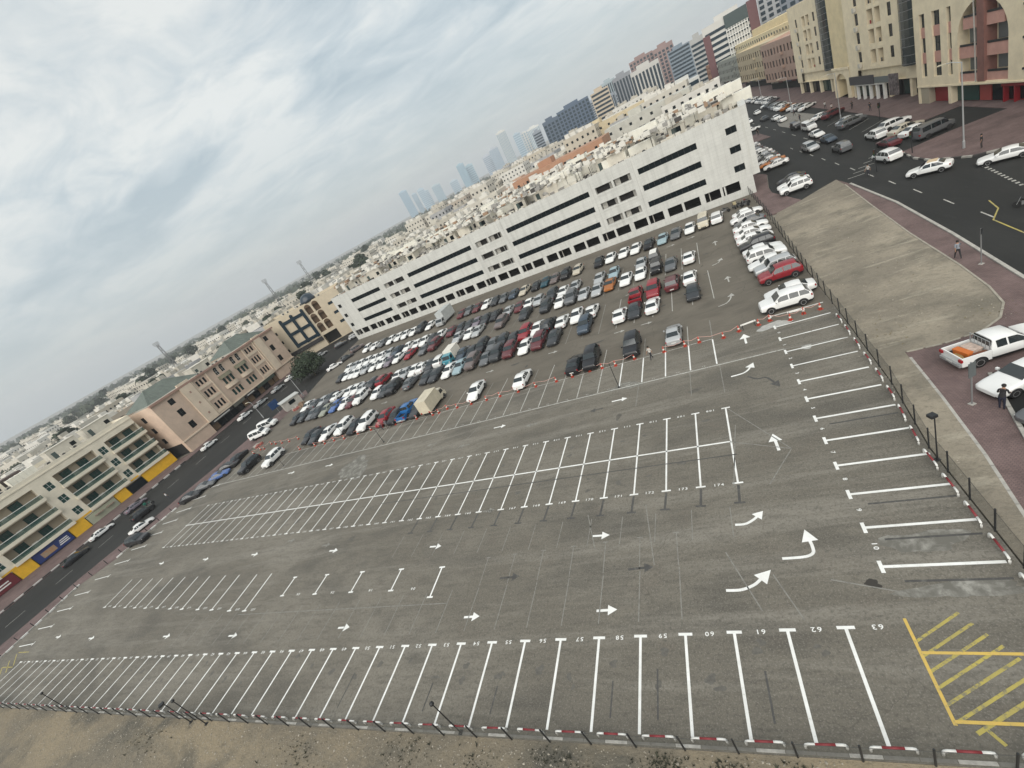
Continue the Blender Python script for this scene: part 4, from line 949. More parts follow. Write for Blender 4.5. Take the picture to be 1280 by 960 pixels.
# second and third: tall cream blocks with a dark glass bay
def glass_block(y_left, W, label, mirror, T=24.5):
    o = right_bld('glass_bay_building', y_left, label)
    f = (lambda a, c: (a, c)) if not mirror else (lambda a, c: (W - c, W - a))
    b = MB(); hs = []; rowsg = [(7.6, 9.75), (11.35, 13.6), (15.0, 17.3), (18.7, 20.9)]
    wins = []
    for z0, z1 in rowsg:
        for a, c in ((5.3, 6.8), (18.9, 20.35)): wins.append((*f(a, c), z0, z1))
        for a, c in ((10.8, 13.2), (14.0, 16.2)): hs.append((*f(a, c), z0 - 1.0, z1, 1.0))
    bz = f(23.8, W)
    x0, x1 = f(4.2, 23.5)
    holed_wall(b, x0, x1, 6.0, T, [(*w, 0.2) for w in wins] + hs)
    g0, g1 = f(24.0, 31.0); r0, r1 = f(31.0, W)
    b.quad([(r0, 0, 3.4), (r1, 0, 3.4), (r1, 0, T), (r0, 0, T)]); l0, l1 = f(0, 4.2)
    b.quad([(l0, 0, 3.4), (l1, 0, 3.4), (l1, 0, T), (l0, 0, T)])
    q0, q1 = f(23.5, 24.0); b.quad([(q0, 0, 6), (q1, 0, 6), (q1, 0, T), (q0, 0, T)])
    b.quad([(g0, 0, 3.4), (g1, 0, 3.4), (g1, 0, 6.0), (g0, 0, 6.0)]); b.quad([(x0, 0.6, 3.4), (x1, 0.6, 3.4), (x1, 0.6, 6.0), (x0, 0.6, 6.0)])
    b.quad([(x0, 0, 6.0), (x1, 0, 6.0), (x1, 0.6, 6.0), (x0, 0.6, 6.0)])
    b.box(0.2, W - 0.2, 1.0, 17.5, 0, 3.4, 1); b.quad([(0, 0, 3.4), (W, 0, 3.4), (W, 18, 3.4), (0, 18, 3.4)])
    shell(b, 0, W, 18, 3.4, T); b.build('wall', [CREAM, DARK], o)
    # curved dark glass bay
    gb = MB(); gc = (g0 + g1) / 2; gw = (g1 - g0) / 2; n = 8; zz = [6.4 + 1.45 * k for k in range(int((T - 6.4) / 1.45) + 1)]
    P = [(gc - gw * math.cos(math.pi * k / n), -0.1 - 1.3 * math.sin(math.pi * k / n)) for k in range(n + 1)]
    for (xa, ya), (xb, yb) in zip(P, P[1:]):
        gb.quad([(xa, ya, 6.1), (xb, yb, 6.1), (xb, yb, T - 0.3), (xa, ya, T - 0.3)], 0)
    gb.quad([(p[0], p[1], 6.1) for p in P[::-1]], 1)
    for z in zz:
        for (xa, ya), (xb, yb) in zip(P, P[1:]): gb.quad([(xa, ya - 0.03, z), (xb, yb - 0.03, z), (xb, yb - 0.03, z + 0.09), (xa, ya - 0.03, z + 0.09)], 1)
    gb.build('glass_bay', [mat('bay_glass', (0.018, 0.028, 0.030), 0.15), GREY_M], o)
    for w in wins: window(o, w[0], w[2], w[1] - w[0], w[3] - w[2], 1, 2, FRAME_D, GLASS, 0.15)
    for w in wins[::2]: put('ac_unit', AC[0], o, (w[0] + .7, -.25, w[2] - 1.1))
    for h in hs:
        MB().box(h[0], h[1], 0.92, 1.0, h[2], h[3]).build('balcony_back', mat('balcony_shade', (0.30, 0.255, 0.18), 0.9), o)
        MB().box(h[0] + 0.9, h[1] - 0.1, 0.84, 0.915, h[2] + 0.2, h[3] - 0.3).build('balcony_door', GLASS, o)
        MB().box(h[0], h[1], 0.05, 0.12, h[2], h[2] + 0.55).build('balcony_wall', CREAM, o)
        if rr.random() < 0.6: MB().box(h[0] + 0.3, h[0] + 0.8, 0.3, 0.36, h[2] + 0.5, h[2] + 1.2).build('laundry', mat('laundry_%d' % rr.randrange(3), rr.choice([(0.3, 0.03, 0.03), (0.05, 0.05, 0.12), (0.05, 0.05, 0.05)]), 0.9), o)
    for k in range(int(W / 4)): MB().box(1 + 4 * k, 4.2 + 4 * k, 0.85, 0.98, 0.3, 2.9).build('shop_window', rr.choice([GLASS, DARK, GLASS_G]), o)
    for k in range(int(W / 8)): MB().box(0.6 + 8 * k, 1.4 + 8 * k, 0.2, 0.9, 0, 3.39).build('column', CREAM, o)
    return o
# local x for B2 is measured from y=130 (left end): s = 75 - x
B2 = glass_block(130.0, 33.35, 'tall cream apartment block with a curved dark glass bay beside the arched building', False)
B3 = glass_block(178.0, 37.0, 'tall yellowish cream block with a dark glass bay, beyond the arched gateway', False)
bw = right_bld('linking_block', 141.0, 'blank beige wall block with an arched gateway between the two glass bay blocks')
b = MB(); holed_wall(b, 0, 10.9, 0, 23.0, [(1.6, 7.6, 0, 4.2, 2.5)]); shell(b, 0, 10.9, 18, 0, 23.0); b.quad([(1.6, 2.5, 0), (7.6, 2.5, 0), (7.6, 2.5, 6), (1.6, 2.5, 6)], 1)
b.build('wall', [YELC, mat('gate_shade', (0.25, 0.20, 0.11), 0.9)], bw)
b = MB(); n = 12
for k in range(n):
    t0, t1 = math.pi * k / n, math.pi * (k + 1) / n
    xa, za, xb, zb = 4.6 + 3.0 * math.cos(t0), 3.4 + 2.3 * math.sin(t0), 4.6 + 3.0 * math.cos(t1), 3.4 + 2.3 * math.sin(t1)
    b.quad([(xb, -0.5, zb), (xa, -0.5, za), (xa, -0.5, 7.0), (xb, -0.5, 7.0)]); b.quad([(xa, -0.5, za), (xb, -0.5, zb), (xb, 0, zb), (xa, 0, za)])
for xa, xb in ((0.2, 1.6), (7.6, 9.6)): b.box(xa, xb, -0.5, -0.01, 0, 7.0)
b.box(0.0, 9.8, -0.7, -0.505, 6.6, 7.15); b.build('gate_surround', CREAM, bw)
# white shopfront and billboards under the second block
sf = MB(); 
for k in range(5): sf.box(4 + 3.0 * k, 4.5 + 3.0 * k, -0.6, -0.1, 0, 3.0)
sf.box(3.5, 17.2, -0.7, -0.05, 3.0, 3.25); sf.build('white_shopfront', WHITE_P, B2)
MB().box(1.5, 13.0, -0.9, -0.72, 3.3, 5.1).build('dark_sign_board', mat('signboard_dark', (0.045, 0.045, 0.05), 0.5), B2)
MB().box(13.4, 19.5, -0.9, -0.72, 3.4, 4.6).build('grey_sign_board', mat('signboard_grey', (0.12, 0.14, 0.14), 0.5), B2)
MB().box(20, 23.4, -1.2, -1.0, 1.0, 5.0).build('poster_board', mat('poster', (0.12, 0.10, 0.10), 0.5, var=0.9, scale=1.5), B2)

# farther blocks in the row
def plain_block(y_left, W, T, label, m, z0=3.3, floors=4, bay=3.2, shopm=None, wm=None, D=18, gap=(1.3, 1.7)):
    o = right_bld('street_block', y_left, label)
    b = MB(); fh = (T - z0 - 0.8) / floors; hs = []
    nb = max(2, int(W / bay))
    for j in range(floors):
        for i in range(nb):
            x = (i + 0.5) * W / nb; w = gap[0] if (i % 3) else gap[1]
            hs.append((x - w / 2, x + w / 2, z0 + j * fh + 0.9, z0 + j * fh + 0.9 + fh * 0.52, 0.25))
    holed_wall(b, 0, W, z0, T, hs); shell(b, 0, W, D, z0, T); b.box(0.1, W - 0.1, 1.6, D - 0.2, 0, z0, 1)
    b.quad([(0, 0, z0), (W, 0, z0), (W, D, z0), (0, D, z0)])
    b.build('wall', [m, DARK], o)
    for h in hs: window(o, h[0], h[2], round(h[1] - h[0], 2), round(h[3] - h[2], 2), 2, 1, FRAME_D, wm or GLASS, 0.2)
    for j in range(floors):
        i = nb // 2; x = (i + 0.5) * W / nb
        MB().box(x - 1.5, x + 1.5, -0.9, -0.005, z0 + j * fh + 0.2, z0 + j * fh + 1.1).build('balcony', m, o)
    for k in range(int(W / 5)): MB().box(0.5 + 5 * k, 4.8 + 5 * k, 1.4, 1.55, 2.3, 3.1).build('shop_sign', rr.choice([mat('sg1', (0.15, 0.02, 0.02), .5), mat('sg2', (0.4, 0.38, 0.3), .5), mat('sg3', (0.02, 0.08, 0.05), .5), mat('sg4', (0.03, 0.04, 0.1), .5)]), o)
    return o
PB = [(228, 49, 17.0, 'pinkish tan block with grouped dark windows along the right street', mat('tan_pink', (0.38, 0.26, 0.205), 0.85, var=.08, scale=.5), 3),
      (292, 63, 17.0, 'pale yellow block with white balconies along the right street', mat('pale_yellow', (0.47, 0.39, 0.26), 0.85, var=.08, scale=.5), 3),
      (378, 85, 15.5, 'grey green block with dark bays far along the right street', mat('grey_green', (0.30, 0.31, 0.27), 0.85, var=.08, scale=.5), 3),
      (456, 76, 15.5, 'orange brown block at the far end of the right street', mat('orange_brown', (0.36, 0.17, 0.10), 0.85, var=.08, scale=.5), 3)]
for yl, W, T, lab, m, fl in PB: plain_block(yl, W, T, lab, m, floors=fl, bay=3.6, gap=(1.6, 2.2))
# long cream block behind the row
lb = bld('long_cream_block', (64, 470, 0), -math.pi / 2 + 0.04, 'long cream flat roofed block rising behind the right street row')
b = MB(); b.box(0, 275, 0, 20, 0, 19.5); b.box(120, 190, 4, 16, 19.5, 23); b.box(200, 230, 3, 14, 19.5, 24); b.build('wall', YELC, lb)
lw = MB()
for k in range(60): lw.box(3 + 4.5 * k, 4.6 + 4.5 * k, -0.03, -0.004, 16.4, 18.0)
o = lw.build('windows', GLASS, lb); o['kind'] = 'stuff'
# ------------------------------------------------------------------ left street: cream block with green glass balconies
LCREAM = mat('left_cream', (0.70, 0.645, 0.52), 0.85, var=0.08, scale=0.6)
YSHOP = mat('yellow_shopfront', (0.74, 0.42, 0.015), 0.55, var=0.08, scale=1.2)
L1A, L1B = Vector((-142.6, 0.0)), Vector((-136.0, 52.5)); L1R = math.atan2(L1B.y - L1A.y, L1B.x - L1A.x); L1L = (L1B - L1A).length
l1 = bld('balcony_block', (L1A.x, L1A.y, 0), L1R, 'cream apartment block with green glass balconies above yellow shopfronts')
OFF = 14.1   # local x = OFF + s
RAILG = mat('balcony_glass', (0.06, 0.13, 0.11), 0.15, spec=0.4, alpha=0.5)
fl = [(3.4, 6.4), (7.2, 10.2), (11.0, 14.0)]
bays = [(OFF + 31.0, OFF + 38.9), (OFF + 19.6, OFF + 28.3), (OFF + 4.6, OFF + 15.6), (OFF - 8.5, OFF + 1.5)]
wcols = [OFF + 29.0, OFF + 17.2, OFF + 2.0]
hs = []
for z0, z1 in fl:
    hs += [(a, c, z0, z1 - 0.2, 1.7) for a, c in bays] + [(w, w + 1.5, z0 + 0.35, z0 + 2.2, 0.2) for w in wcols]
b = MB(); holed_wall(b, 0, L1L, 2.3, 16.3, hs); shell(b, 0, L1L, 26, 2.3, 16.3, 0, 1); b.box(0.1, L1L - 0.1, 0.9, 25.9, 0, 2.3, 2)
b.quad([(0, 0, 2.3), (L1L, 0, 2.3), (L1L, 26, 2.3), (0, 26, 2.3)])
b.box(0, L1L, -0.15, -0.003, 15.2, 15.45)
b.build('wall', [LCREAM, ROOF, YSHOP], l1)
for z0, z1 in fl:
    for a, c in bays:
        MB().box(a - 0.25, c + 0.25, -0.75, -0.004, z0 - 0.7, z0 + 0.05).build('balcony_slab', LCREAM, l1)
        r = MB().box(a - 0.1, c + 0.1, -0.69, -0.65, z0 + 0.05, z0 + 0.95).build('balcony_glass', RAILG, l1)
        MB().box(a - 0.15, c + 0.15, -0.73, -0.61, z0 + 0.952, z0 + 1.06).build('handrail', WHITE_P, r)
        MB().box(a, c, 1.6, 1.7, z0, z1 - 0.2).build('balcony_back', mat('balcony_tan', (0.34, 0.29, 0.215), 0.9), l1)
        for t in (0.16, 0.58):
            xx = a + (c - a) * t; window(l1, xx, z0 + 0.05, 2.0, 2.3, 3, 1, FRAME_D, GLASS_G, 1.55, 'balcony_door')
    for a, c in bays[:3]: put('ac_unit', AC[0], l1, (a + (c - a) * .42, 1.2, z0 + .05))
    for w in wcols: window(l1, w, z0 + 0.35, 1.5, 1.85, 2, 2, FRAME_W, GLASS_G, 0.15)
# shop signs and awnings at street level
def shop(x0, x1, z0, z1, m, y=0.55, name='shop_sign'): return MB().box(x0, x1, -0.25, 0.1 + y, max(0, z0 - .2), z1).build(name, m, l1)
shop(OFF + 31.2, OFF + 39.5, 0.2, 2.62, YSHOP, 0.3, 'yellow_panel'); shop(OFF + 27.2, OFF + 31.0, 0.1, 2.1, GLASS, 0.6, 'shop_window')
shop(OFF + 24.2, OFF + 27.0, 0.2, 2.62, YSHOP, 0.3, 'yellow_panel'); shop(OFF + 17.6, OFF + 24.0, 0.1, 2.2, mat('pale_green_shop', (0.36, 0.37, 0.27), 0.6), 0.4, 'shop_front')
shop(OFF + 14.0, OFF + 17.4, 0.2, 2.62, YSHOP, 0.3, 'yellow_panel')
bs = shop(OFF + 6.8, OFF + 13.8, 0.4, 2.62, mat('blue_board', (0.012, 0.03, 0.14), 0.5), 0.3, 'blue_sign_board')
MB().box(OFF + 8.0, OFF + 10.6, -0.3, -0.253, 0.7, 1.9).build('sign_picture', mat('sign_picture', (0.42, 0.19, 0.06), 0.5, col2=(0.30, 0.28, 0.22), scale=2.5), bs)
for k in range(3): MB().box(OFF + 11.2 + 0.2 * k, OFF + 13.2, -0.3, -0.253, 0.8 + 0.4 * k, 1.0 + 0.4 * k).build('sign_lettering', WHITE_P, bs)
shop(OFF + 3.4, OFF + 6.6, 0.2, 2.62, YSHOP, 0.3, 'yellow_panel')
rs = shop(OFF - 3.8, OFF + 3.2, 0.3, 2.62, mat('maroon_board', (0.13, 0.012, 0.018), 0.5), 0.3, 'maroon_sign_board')
MB().box(OFF - 3.4, OFF - 1.2, -0.3, -0.253, 0.6, 2.0).build('sign_picture', mat('sign_picture2', (0.40, 0.10, 0.05), 0.5, col2=(0.10, 0.12, 0.03), scale=2.5), rs)
for k in range(2): MB().box(OFF - 0.4, OFF + 2.0, -0.3, -0.253, 0.85 + 0.55 * k, 1.1 + 0.55 * k).build('sign_lettering', WHITE_P, rs)
shop(OFF - 10, OFF - 4.0, 0.2, 2.62, YSHOP, 0.3, 'yellow_panel')
MB().box(OFF - 7.5, OFF - 2.0, -0.4, -0.2, 2.35, 3.5).build('green_sign_board', mat('green_board', (0.008, 0.03, 0.012), 0.5), l1)
MB().box(OFF - 12, OFF + 39.5, -0.32, -0.251, 2.64, 2.98).build('yellow_fascia', YSHOP, l1)
awn = mat('awning_pattern', (0.16, 0.06, 0.05), 0.8, col2=(0.35, 0.33, 0.25), scale=4)
for k in (19.0, 21.5): MB().box(OFF + k, OFF + k + 1.8, -1.0, 0.38, 1.3, 1.5).build('awning', awn, l1)
# roof clutter of the cream block
L1W = 'the cream balcony block roof'
def l1p(s, t, z):
    e = Vector((math.cos(L1R), math.sin(L1R))); n = Vector((-e.y, e.x)); p = L1A + e * (OFF + s) + n * t; return (p.x, p.y, z)
for s, t in [(2, 3), (3.4, 3.2), (4.8, 3), (6.2, 3.3), (7.6, 3), (9, 3.2), (3, 6), (5, 6.4), (11, 3.6), (12.4, 3.4), (14, 4.2), (22, 5), (25, 4), (28, 6)]: roof_ac(l1p(s, t, 15.4), L1R, L1W, 1.2)
roof_room(l1p(8, 7.5, 15.4), L1R, 1, 0, L1W); roof_room(l1p(24, 9, 15.4), L1R, 1, 1, L1W); roof_room(l1p(33, 11, 15.4), L1R, 1, 1, L1W)
roof_tank(l1p(15, 5.0, 15.4), L1R, L1W, True); roof_tank(l1p(10, 11, 15.4), L1R, L1W, True)
tarp = MB().box(0, 8, 0, 4.5, 0, 2.6); tarp.build('rooftop_shelter', mat('shelter_brown', (0.10, 0.075, 0.065), 0.8), loc=l1p(11, 10.5, 15.4), rz=L1R, label='dark brown rooftop shelter on the cream balcony block', cat='rooftop shelter')

# ------------------------------------------------------------------ pink block with arches and green hipped roofs
PKM = mat('rose_render', (0.57, 0.435, 0.335), 0.85, var=0.10, scale=0.5)
PKL = mat('rose_trim', (0.68, 0.56, 0.43), 0.85, var=0.08, scale=0.5)
PKD = mat('rose_band', (0.36, 0.225, 0.175), 0.85, var=0.1, scale=0.5)
pk = bld('rose_block', (-131.0, 55.0, 0), math.pi / 2, 'rose coloured four storey block with arched windows and green hipped roofs')
PL = 47.0; rowsp = [(4.7, 6.7), (8.8, 10.8), (12.6, 14.2)]
trip = [13.6, 14.8, 16.0, 33.0, 34.2, 35.4]
sing = [4.3, 41.8]
mid = [20.6, 22.0, 23.4, 26.6, 28.0, 29.4]
hs = []
for z0, z1 in rowsp:
    hs += [(x, x + 0.75, z0, z1, 0.25) for x in trip] + [(x, x + 1.7, z0, z1, 0.25) for x in sing]
for z0, z1 in rowsp[:2]: hs += [(x, x + 0.95, z0, z1, 0.25) for x in mid]
archw = [20.2, 22.4, 26.8, 29.0]
hs += [(x, x + 1.3, 12.4, 14.2, 0.25) for x in archw]
b = MB(); holed_wall(b, 0, PL, 3.2, 15.4, hs); shell(b, 0, PL, 22, 3.2, 15.4, 0, 1); b.box(0.1, PL - 0.1, 1.2, 21.9, 0, 3.2, 2)
b.quad([(0, 0, 3.2), (PL, 0, 3.2), (PL, 22, 3.2), (0, 22, 3.2)])
b.build('wall', [PKM, ROOF, DARK], pk)
for h in hs: window(pk, h[0], h[2], round(h[1] - h[0], 2), round(h[3] - h[2], 2), 1 if h[1] - h[0] < 1.2 else 2, 2, FRAME_W if h[0] in archw else FRAME_D, GLASS_G if h[0] in mid else GLASS, 0.2)
for a, c in ((12.9, 17.4), (32.3, 36.9)):
    for j, (z0, z1) in enumerate(rowsp): MB().box(a, c, -0.22, -0.004, z0 - 1.0, z0 - 0.25).build('trim_panel', PKL, pk)
    MB().box(a - 0.35, a - 0.02, -0.3, -0.004, 3.4, 15.0).build('pilaster', PKL, pk); MB().box(c + 0.02, c + 0.35, -0.3, -0.004, 3.4, 15.0).build('pilaster', PKL, pk)
MB().box(-0.3, PL + 0.3, -0.55, -0.003, 15.0, 15.55).build('cornice', PKD, pk)
MB().box(-0.2, PL + 0.2, -0.3, -0.003, 3.2, 3.55).build('string_course', PKL, pk)
MB().box(8.6, 12.3, -0.5, -0.003, 3.3, 16.2).build('projecting_bay', PKL, pk); MB().box(37.6, 40.6, -0.5, -0.003, 3.3, 16.0).build('projecting_bay', PKL, pk)
for k in range(3): MB().box(10.2, 10.7, -0.56, -0.503, 5.3 + 3.6 * k, 5.9 + 3.6 * k).build('tile_ornament', PKD, pk)
for a, c in ((19.8, 24.6), (26.2, 30.9)):
    n = 8; cx = (a + c) / 2; w = (c - a) / 2; g_ = MB()
    P = [(cx - w * math.cos(math.pi * k / n), -0.05 - 1.0 * math.sin(math.pi * k / n)) for k in range(n + 1)]
    for (xa, ya), (xb, yb) in zip(P, P[1:]):
        g_.quad([(xa, ya, 10.9), (xb, yb, 10.9), (xb, -0.05 + (yb + .05) * .5, 11.9), (xa, -0.05 + (ya + .05) * .5, 11.9)], 1)
        g_.quad([(xa, ya, 7.6), (xb, yb, 7.6), (xb, yb, 8.7), (xa, ya, 8.7)], 0)
    g_.quad([(p[0], p[1], 7.6) for p in P[::-1]], 0)
    g_.quad([(p[0], -0.05 + (p[1] + .05) * .5, 11.9) for p in P], 1)
    g_.build('bow_balcony', [PKL, mat('olive_canopy', (0.20, 0.185, 0.125), 0.85)], pk)
# arched heads
for x in archw:
    a_ = MB(); n = 8
    for k in range(n):
        t0, t1 = math.pi * k / n, math.pi * (k + 1) / n; r0, r1 = 0.66, 0.86; cx, cz = x + 0.65, 14.2
        a_.quad([(cx + r0 * math.cos(t0), -0.08, cz + r0 * math.sin(t0) * .8), (cx + r1 * math.cos(t0), -0.08, cz + r1 * math.sin(t0) * .8), (cx + r1 * math.cos(t1), -0.08, cz + r1 * math.sin(t1) * .8), (cx + r0 * math.cos(t1), -0.08, cz + r0 * math.sin(t1) * .8)], 0)
        a_.quad([(cx, -0.05, cz), (cx + r0 * math.cos(t0), -0.05, cz + r0 * math.sin(t0) * .8), (cx + r0 * math.cos(t1), -0.05, cz + r0 * math.sin(t1) * .8)], 1)
    a_.build('arched_head', [PKL, GLASS], pk)
# green hipped roofs
GREENR = mat('green_roof_sheet', (0.105, 0.125, 0.105), 0.6, var=0.2, scale=0.8)
for x0, x1 in ((1.0, 17.5), (30.5, 46)):
    h_ = MB(); y0, y1 = 2.0, 14.0; zc = 19.0; ym = (y0 + y1) / 2
    A, B_, C, D, E_, F = (x0, y0, 15.6), (x1, y0, 15.6), (x1, y1, 15.6), (x0, y1, 15.6), (x0 + 5, ym, zc), (x1 - 5, ym, zc)
    h_.quad([A, B_, F, E_]); h_.quad([B_, C, F]); h_.quad([C, D, E_, F]); h_.quad([D, A, E_]); h_.build('hipped_roof', GREENR, pk)
    for k in range(int((x1 - x0) / 1.2)): MB().tube([(x0 + 0.6 + 1.2 * k, y0 + 0.02, 15.66), (min(max(x0 + 0.6 + 1.2 * k, x0 + 5), x1 - 5), ym, zc + 0.04)], 0.035, 4).build('roof_rib', GREENR, pk)
bd = mat('shop_board_black', (0.015, 0.013, 0.013), 0.5)
for a, c, m in ((9, 17, bd), (17.6, 22, mat('shop_grey', (0.11, 0.11, 0.09), .6)), (22.5, 27.5, bd), (28, 36, mat('shop_dark_green', (0.04, 0.055, 0.04), .6))):
    sgn = MB().box(a, c, -0.25, 0.0, 2.2, 3.15).build('shop_sign', m, pk)
    if m is bd: MB().box(a + 0.8, c - 1.2, -0.28, -0.255, 2.5, 2.85).build('sign_lettering', mat('sign_white', (0.5, 0.5, 0.47), .6), sgn)
for k in range(12): MB().box(9.3 + 2.4 * k, 11.3 + 2.4 * k, 1.05, 1.18, 0.1, 2.1).build('shop_window', rr.choice([GLASS, DARK, mat('warm_shop', (0.16, 0.10, 0.05), .7)]), pk)
MB().box(37.5, 46.8, 0.1, 1.19, 0, 3.19).build('ground_wall', PKM, pk)
MB().box(0.0, 8.5, -0.02, 1.19, 0, 3.19).build('ground_wall', PKM, pk)
# its end wall towards the alley
for k in range(3):
    z0 = 4.7 + 3.6 * k
    for j in range(4): put('window', window_mesh(0.55, 1.9, 1, 2, FRAME_D, GLASS), pk, (-0.03, 14.0 - 0.9 * j, z0), -math.pi / 2)
    put('window', window_mesh(1.3, 1.6, 2, 1, FRAME_D, GLASS), pk, (-0.03, 6.8, z0), -math.pi / 2)
PKW = 'the rose block roof'
for s, t in ((19, 5), (21, 6), (24, 4), (27, 6), (29, 5)): roof_ac((-131 - t, 55 + s, 14.5), math.pi / 2, PKW, 1.2)
roof_room((-138, 75, 14.5), math.pi / 2, 1, 1, PKW)

# ------------------------------------------------------------------ sand coloured block with blue glass frames and dome
SANDR = mat('sandstone_render', (0.50, 0.43, 0.32), 0.85, var=0.08, scale=0.5)
B3A, B3B = Vector((-136.5, 104.5)), Vector((-113.0, 120.5)); B3R = math.atan2(B3B.y - B3A.y, B3B.x - B3A.x); B3L = (B3B - B3A).length
sb = bld('sandstone_block', (B3A.x, B3A.y, 0), B3R, 'sand coloured block with blue framed windows, arched balconies and a dark dome')
hs = [(15.2 + 2.9 * i, 17.4 + 2.9 * i, 5.0 + 3.7 * j, 7.6 + 3.7 * j, 1.2) for i in range(2) for j in range(3)] + [(15.0, 20.5, 0, 3.9, 2.5)] + [(23.0, 27.6, 4.6 + 3.7 * j, 5.6 + 3.7 * j, .2) for j in range(3)]
b = MB(); holed_wall(b, 0, B3L, 0, 16.5, hs); shell(b, 0, B3L, 20, 0, 16.5, 0, 1); b.build('wall', [SANDR, ROOF], sb)
for h in hs[:6]:
    MB().box(h[0], h[1], 1.1, 1.19, h[2], h[3]).build('balcony_back', mat('brown_screen', (0.09, 0.055, 0.03), .8), sb)
    a_ = MB(); n = 8; cx, cz, r0 = (h[0] + h[1]) / 2, h[3] - 0.1, 1.1
    for k in range(n):
        t0, t1 = math.pi * k / n, math.pi * (k + 1) / n
        a_.quad([(cx + r0 * math.cos(t0), -0.06, cz + r0 * math.sin(t0)), (cx + (r0 + .18) * math.cos(t0), -0.06, cz + (r0 + .18) * math.sin(t0)), (cx + (r0 + .18) * math.cos(t1), -0.06, cz + (r0 + .18) * math.sin(t1)), (cx + r0 * math.cos(t1), -0.06, cz + r0 * math.sin(t1))], 1)
        a_.quad([(cx, -0.03, cz), (cx + r0 * math.cos(t0), -0.03, cz + r0 * math.sin(t0)), (cx + r0 * math.cos(t1), -0.03, cz + r0 * math.sin(t1))], 0)
    a_.build('arched_head', [mat('brown_screen', (0.09, 0.055, 0.03), .8), SANDR], sb)
MB().box(15.0, 20.5, 2.4, 2.49, 0, 3.9).build('gate_back', DARK, sb)
for j in range(3): window(sb, 23.0, 4.6 + 3.7 * j, 4.6, 1.0, 5, 1, FRAME_D, GLASS_B, .16)
gf = MB()
for k in range(3): gf.box(5.2 + 4.1 * k, 6.3 + 4.1 * k, -0.35, -0.004, 4.4, 15.0)
for k in range(3): gf.box(6.3, 13.4, -0.3, -0.004, 4.6 + 4.4 * k, 5.7 + 4.4 * k)
for k in range(3): gf.lathe([(0.6, 0), (0.55, 0.35), (0.3, 0.6), (0.05, 0.7)], 8, (5.75 + 4.1 * k, -0.2, 15.0))
gf.build('blue_glass_frame', GLASS_B, sb)
MB().lathe([(2.9, 0), (2.8, 0.9), (2.3, 1.9), (1.4, 2.7), (0.3, 3.0)], 16, (17.6, 2.6, 16.3)).build('dome', mat('dome_blue', (0.02, 0.032, 0.045), 0.3), sb, smooth=True)
MB().box(1.0, 14.6, -0.6, -0.004, 2.6, 4.0).build('shop_sign', bd, sb)
for k in range(3): MB().box(-0.1, -0.004, 3, 4.6, 5 + 3.5 * k, 6.5 + 3.5 * k).build('window', GLASS, sb)
for k in range(3): MB().box(1.4, 2.5, -0.06, -0.004, 4.6 + 3.5 * k, 5.7 + 3.5 * k).build('window', GLASS, sb)
SBW = 'the sandstone block roof'
for k in range(10): roof_ac((B3A.x + rr.uniform(0, 18) - 4, B3A.y + rr.uniform(10, 20), 15.6), B3R, SBW, 1.2)
# shops and bus shelter below it
# ------------------------------------------------------------------ low town behind
def box_windows(W, D, H, fl_, rngw, sides=(0, 1)):
    wm = MB()
    for j in range(fl_):
        z = 1.2 + j * (H - 1.0) / fl_
        n = max(2, int(W / 3.2))
        for i in range(n):
            x = (i + 0.5) * W / n; wm.box(x - 0.6, x + 0.6, -0.05, -0.005, z, z + 1.35)
        n = max(2, int(D / 3.5))
        for i in range(n):
            y = (i + 0.5) * D / n; wm.box(W + 0.005, W + 0.05, y - 0.6, y + 0.6, z, z + 1.35)
    return wm
TM = [mat('town_%d' % i, c, 0.9, var=0.08, scale=0.3) for i, c in enumerate([(0.50, 0.47, 0.405), (0.42, 0.39, 0.33), (0.58, 0.56, 0.51), (0.38, 0.33, 0.27), (0.36, 0.24, 0.18), (0.33, 0.33, 0.33), (0.46, 0.41, 0.33)])]
TN = ['cream', 'beige', 'off-white', 'tan', 'brick coloured', 'grey', 'sand coloured']
_tm = {}
def town_block(x, y, rz, W, D, H, mi, where, group):
    key = (W, D, H)
    if key not in _tm:
        b = MB(); b.box(0, W, 0, D, 0, H - 0.8); 
        for (a, c, e, f) in ((0, W, 0, 0.25), (0, W, D - 0.25, D), (0, 0.25, 0.25, D - 0.25), (W - 0.25, W, 0.25, D - 0.25)): b.box(a, c, e, f, H - 0.8, H)
        r = random.Random(int(W * 10 + D)); rb = MB()
        for k in range(14):
            u, v = r.uniform(.5, W - 1.6), r.uniform(.5, D - 1.6); rb.box(u, u + r.uniform(.8, 1.3), v, v + r.uniform(.5, 1.3), H - 0.79, H + r.uniform(-.1, .5))
        for k in range(3 + int(W / 8)):
            u, v = r.uniform(1, W - 5), r.uniform(1, max(1.5, D - 5)); rb.box(u, u + r.uniform(2.5, 4), v, v + r.uniform(2, 4), H - 0.79, H + r.uniform(1.0, 2.4))
        _tm[key] = (b, rb, box_windows(W, D, H, max(1, int(H / 3.4)), r).mesh('windows', GLASS))
    b, rb, wm = _tm[key]
    o = empty('town_block', (x, y, 0), rz, label='%s flat roofed %s storey block %s' % (TN[mi], {1: 'one', 2: 'two', 3: 'three', 4: 'four', 5: 'five'}[max(1, min(5, int(H / 3.3)))], where), cat='building', group=group)
    ck = (key, mi)
    if ck not in _tm: _tm[ck] = (b.mesh('wall', TM[mi]), rb.mesh('roof_rooms', TM[(mi + 2) % 3]))
    put('wall', _tm[ck][0], o); q = put('roof_rooms', _tm[ck][1], o); q['kind'] = 'stuff'; w = put('windows', wm, o); w['kind'] = 'stuff'
    return o
tr = random.Random(23)
SZ = [(18, 14, 11), (24, 16, 14), (14, 12, 7.5), (30, 14, 14.5), (20, 18, 9.5), (16, 22, 12.5)]
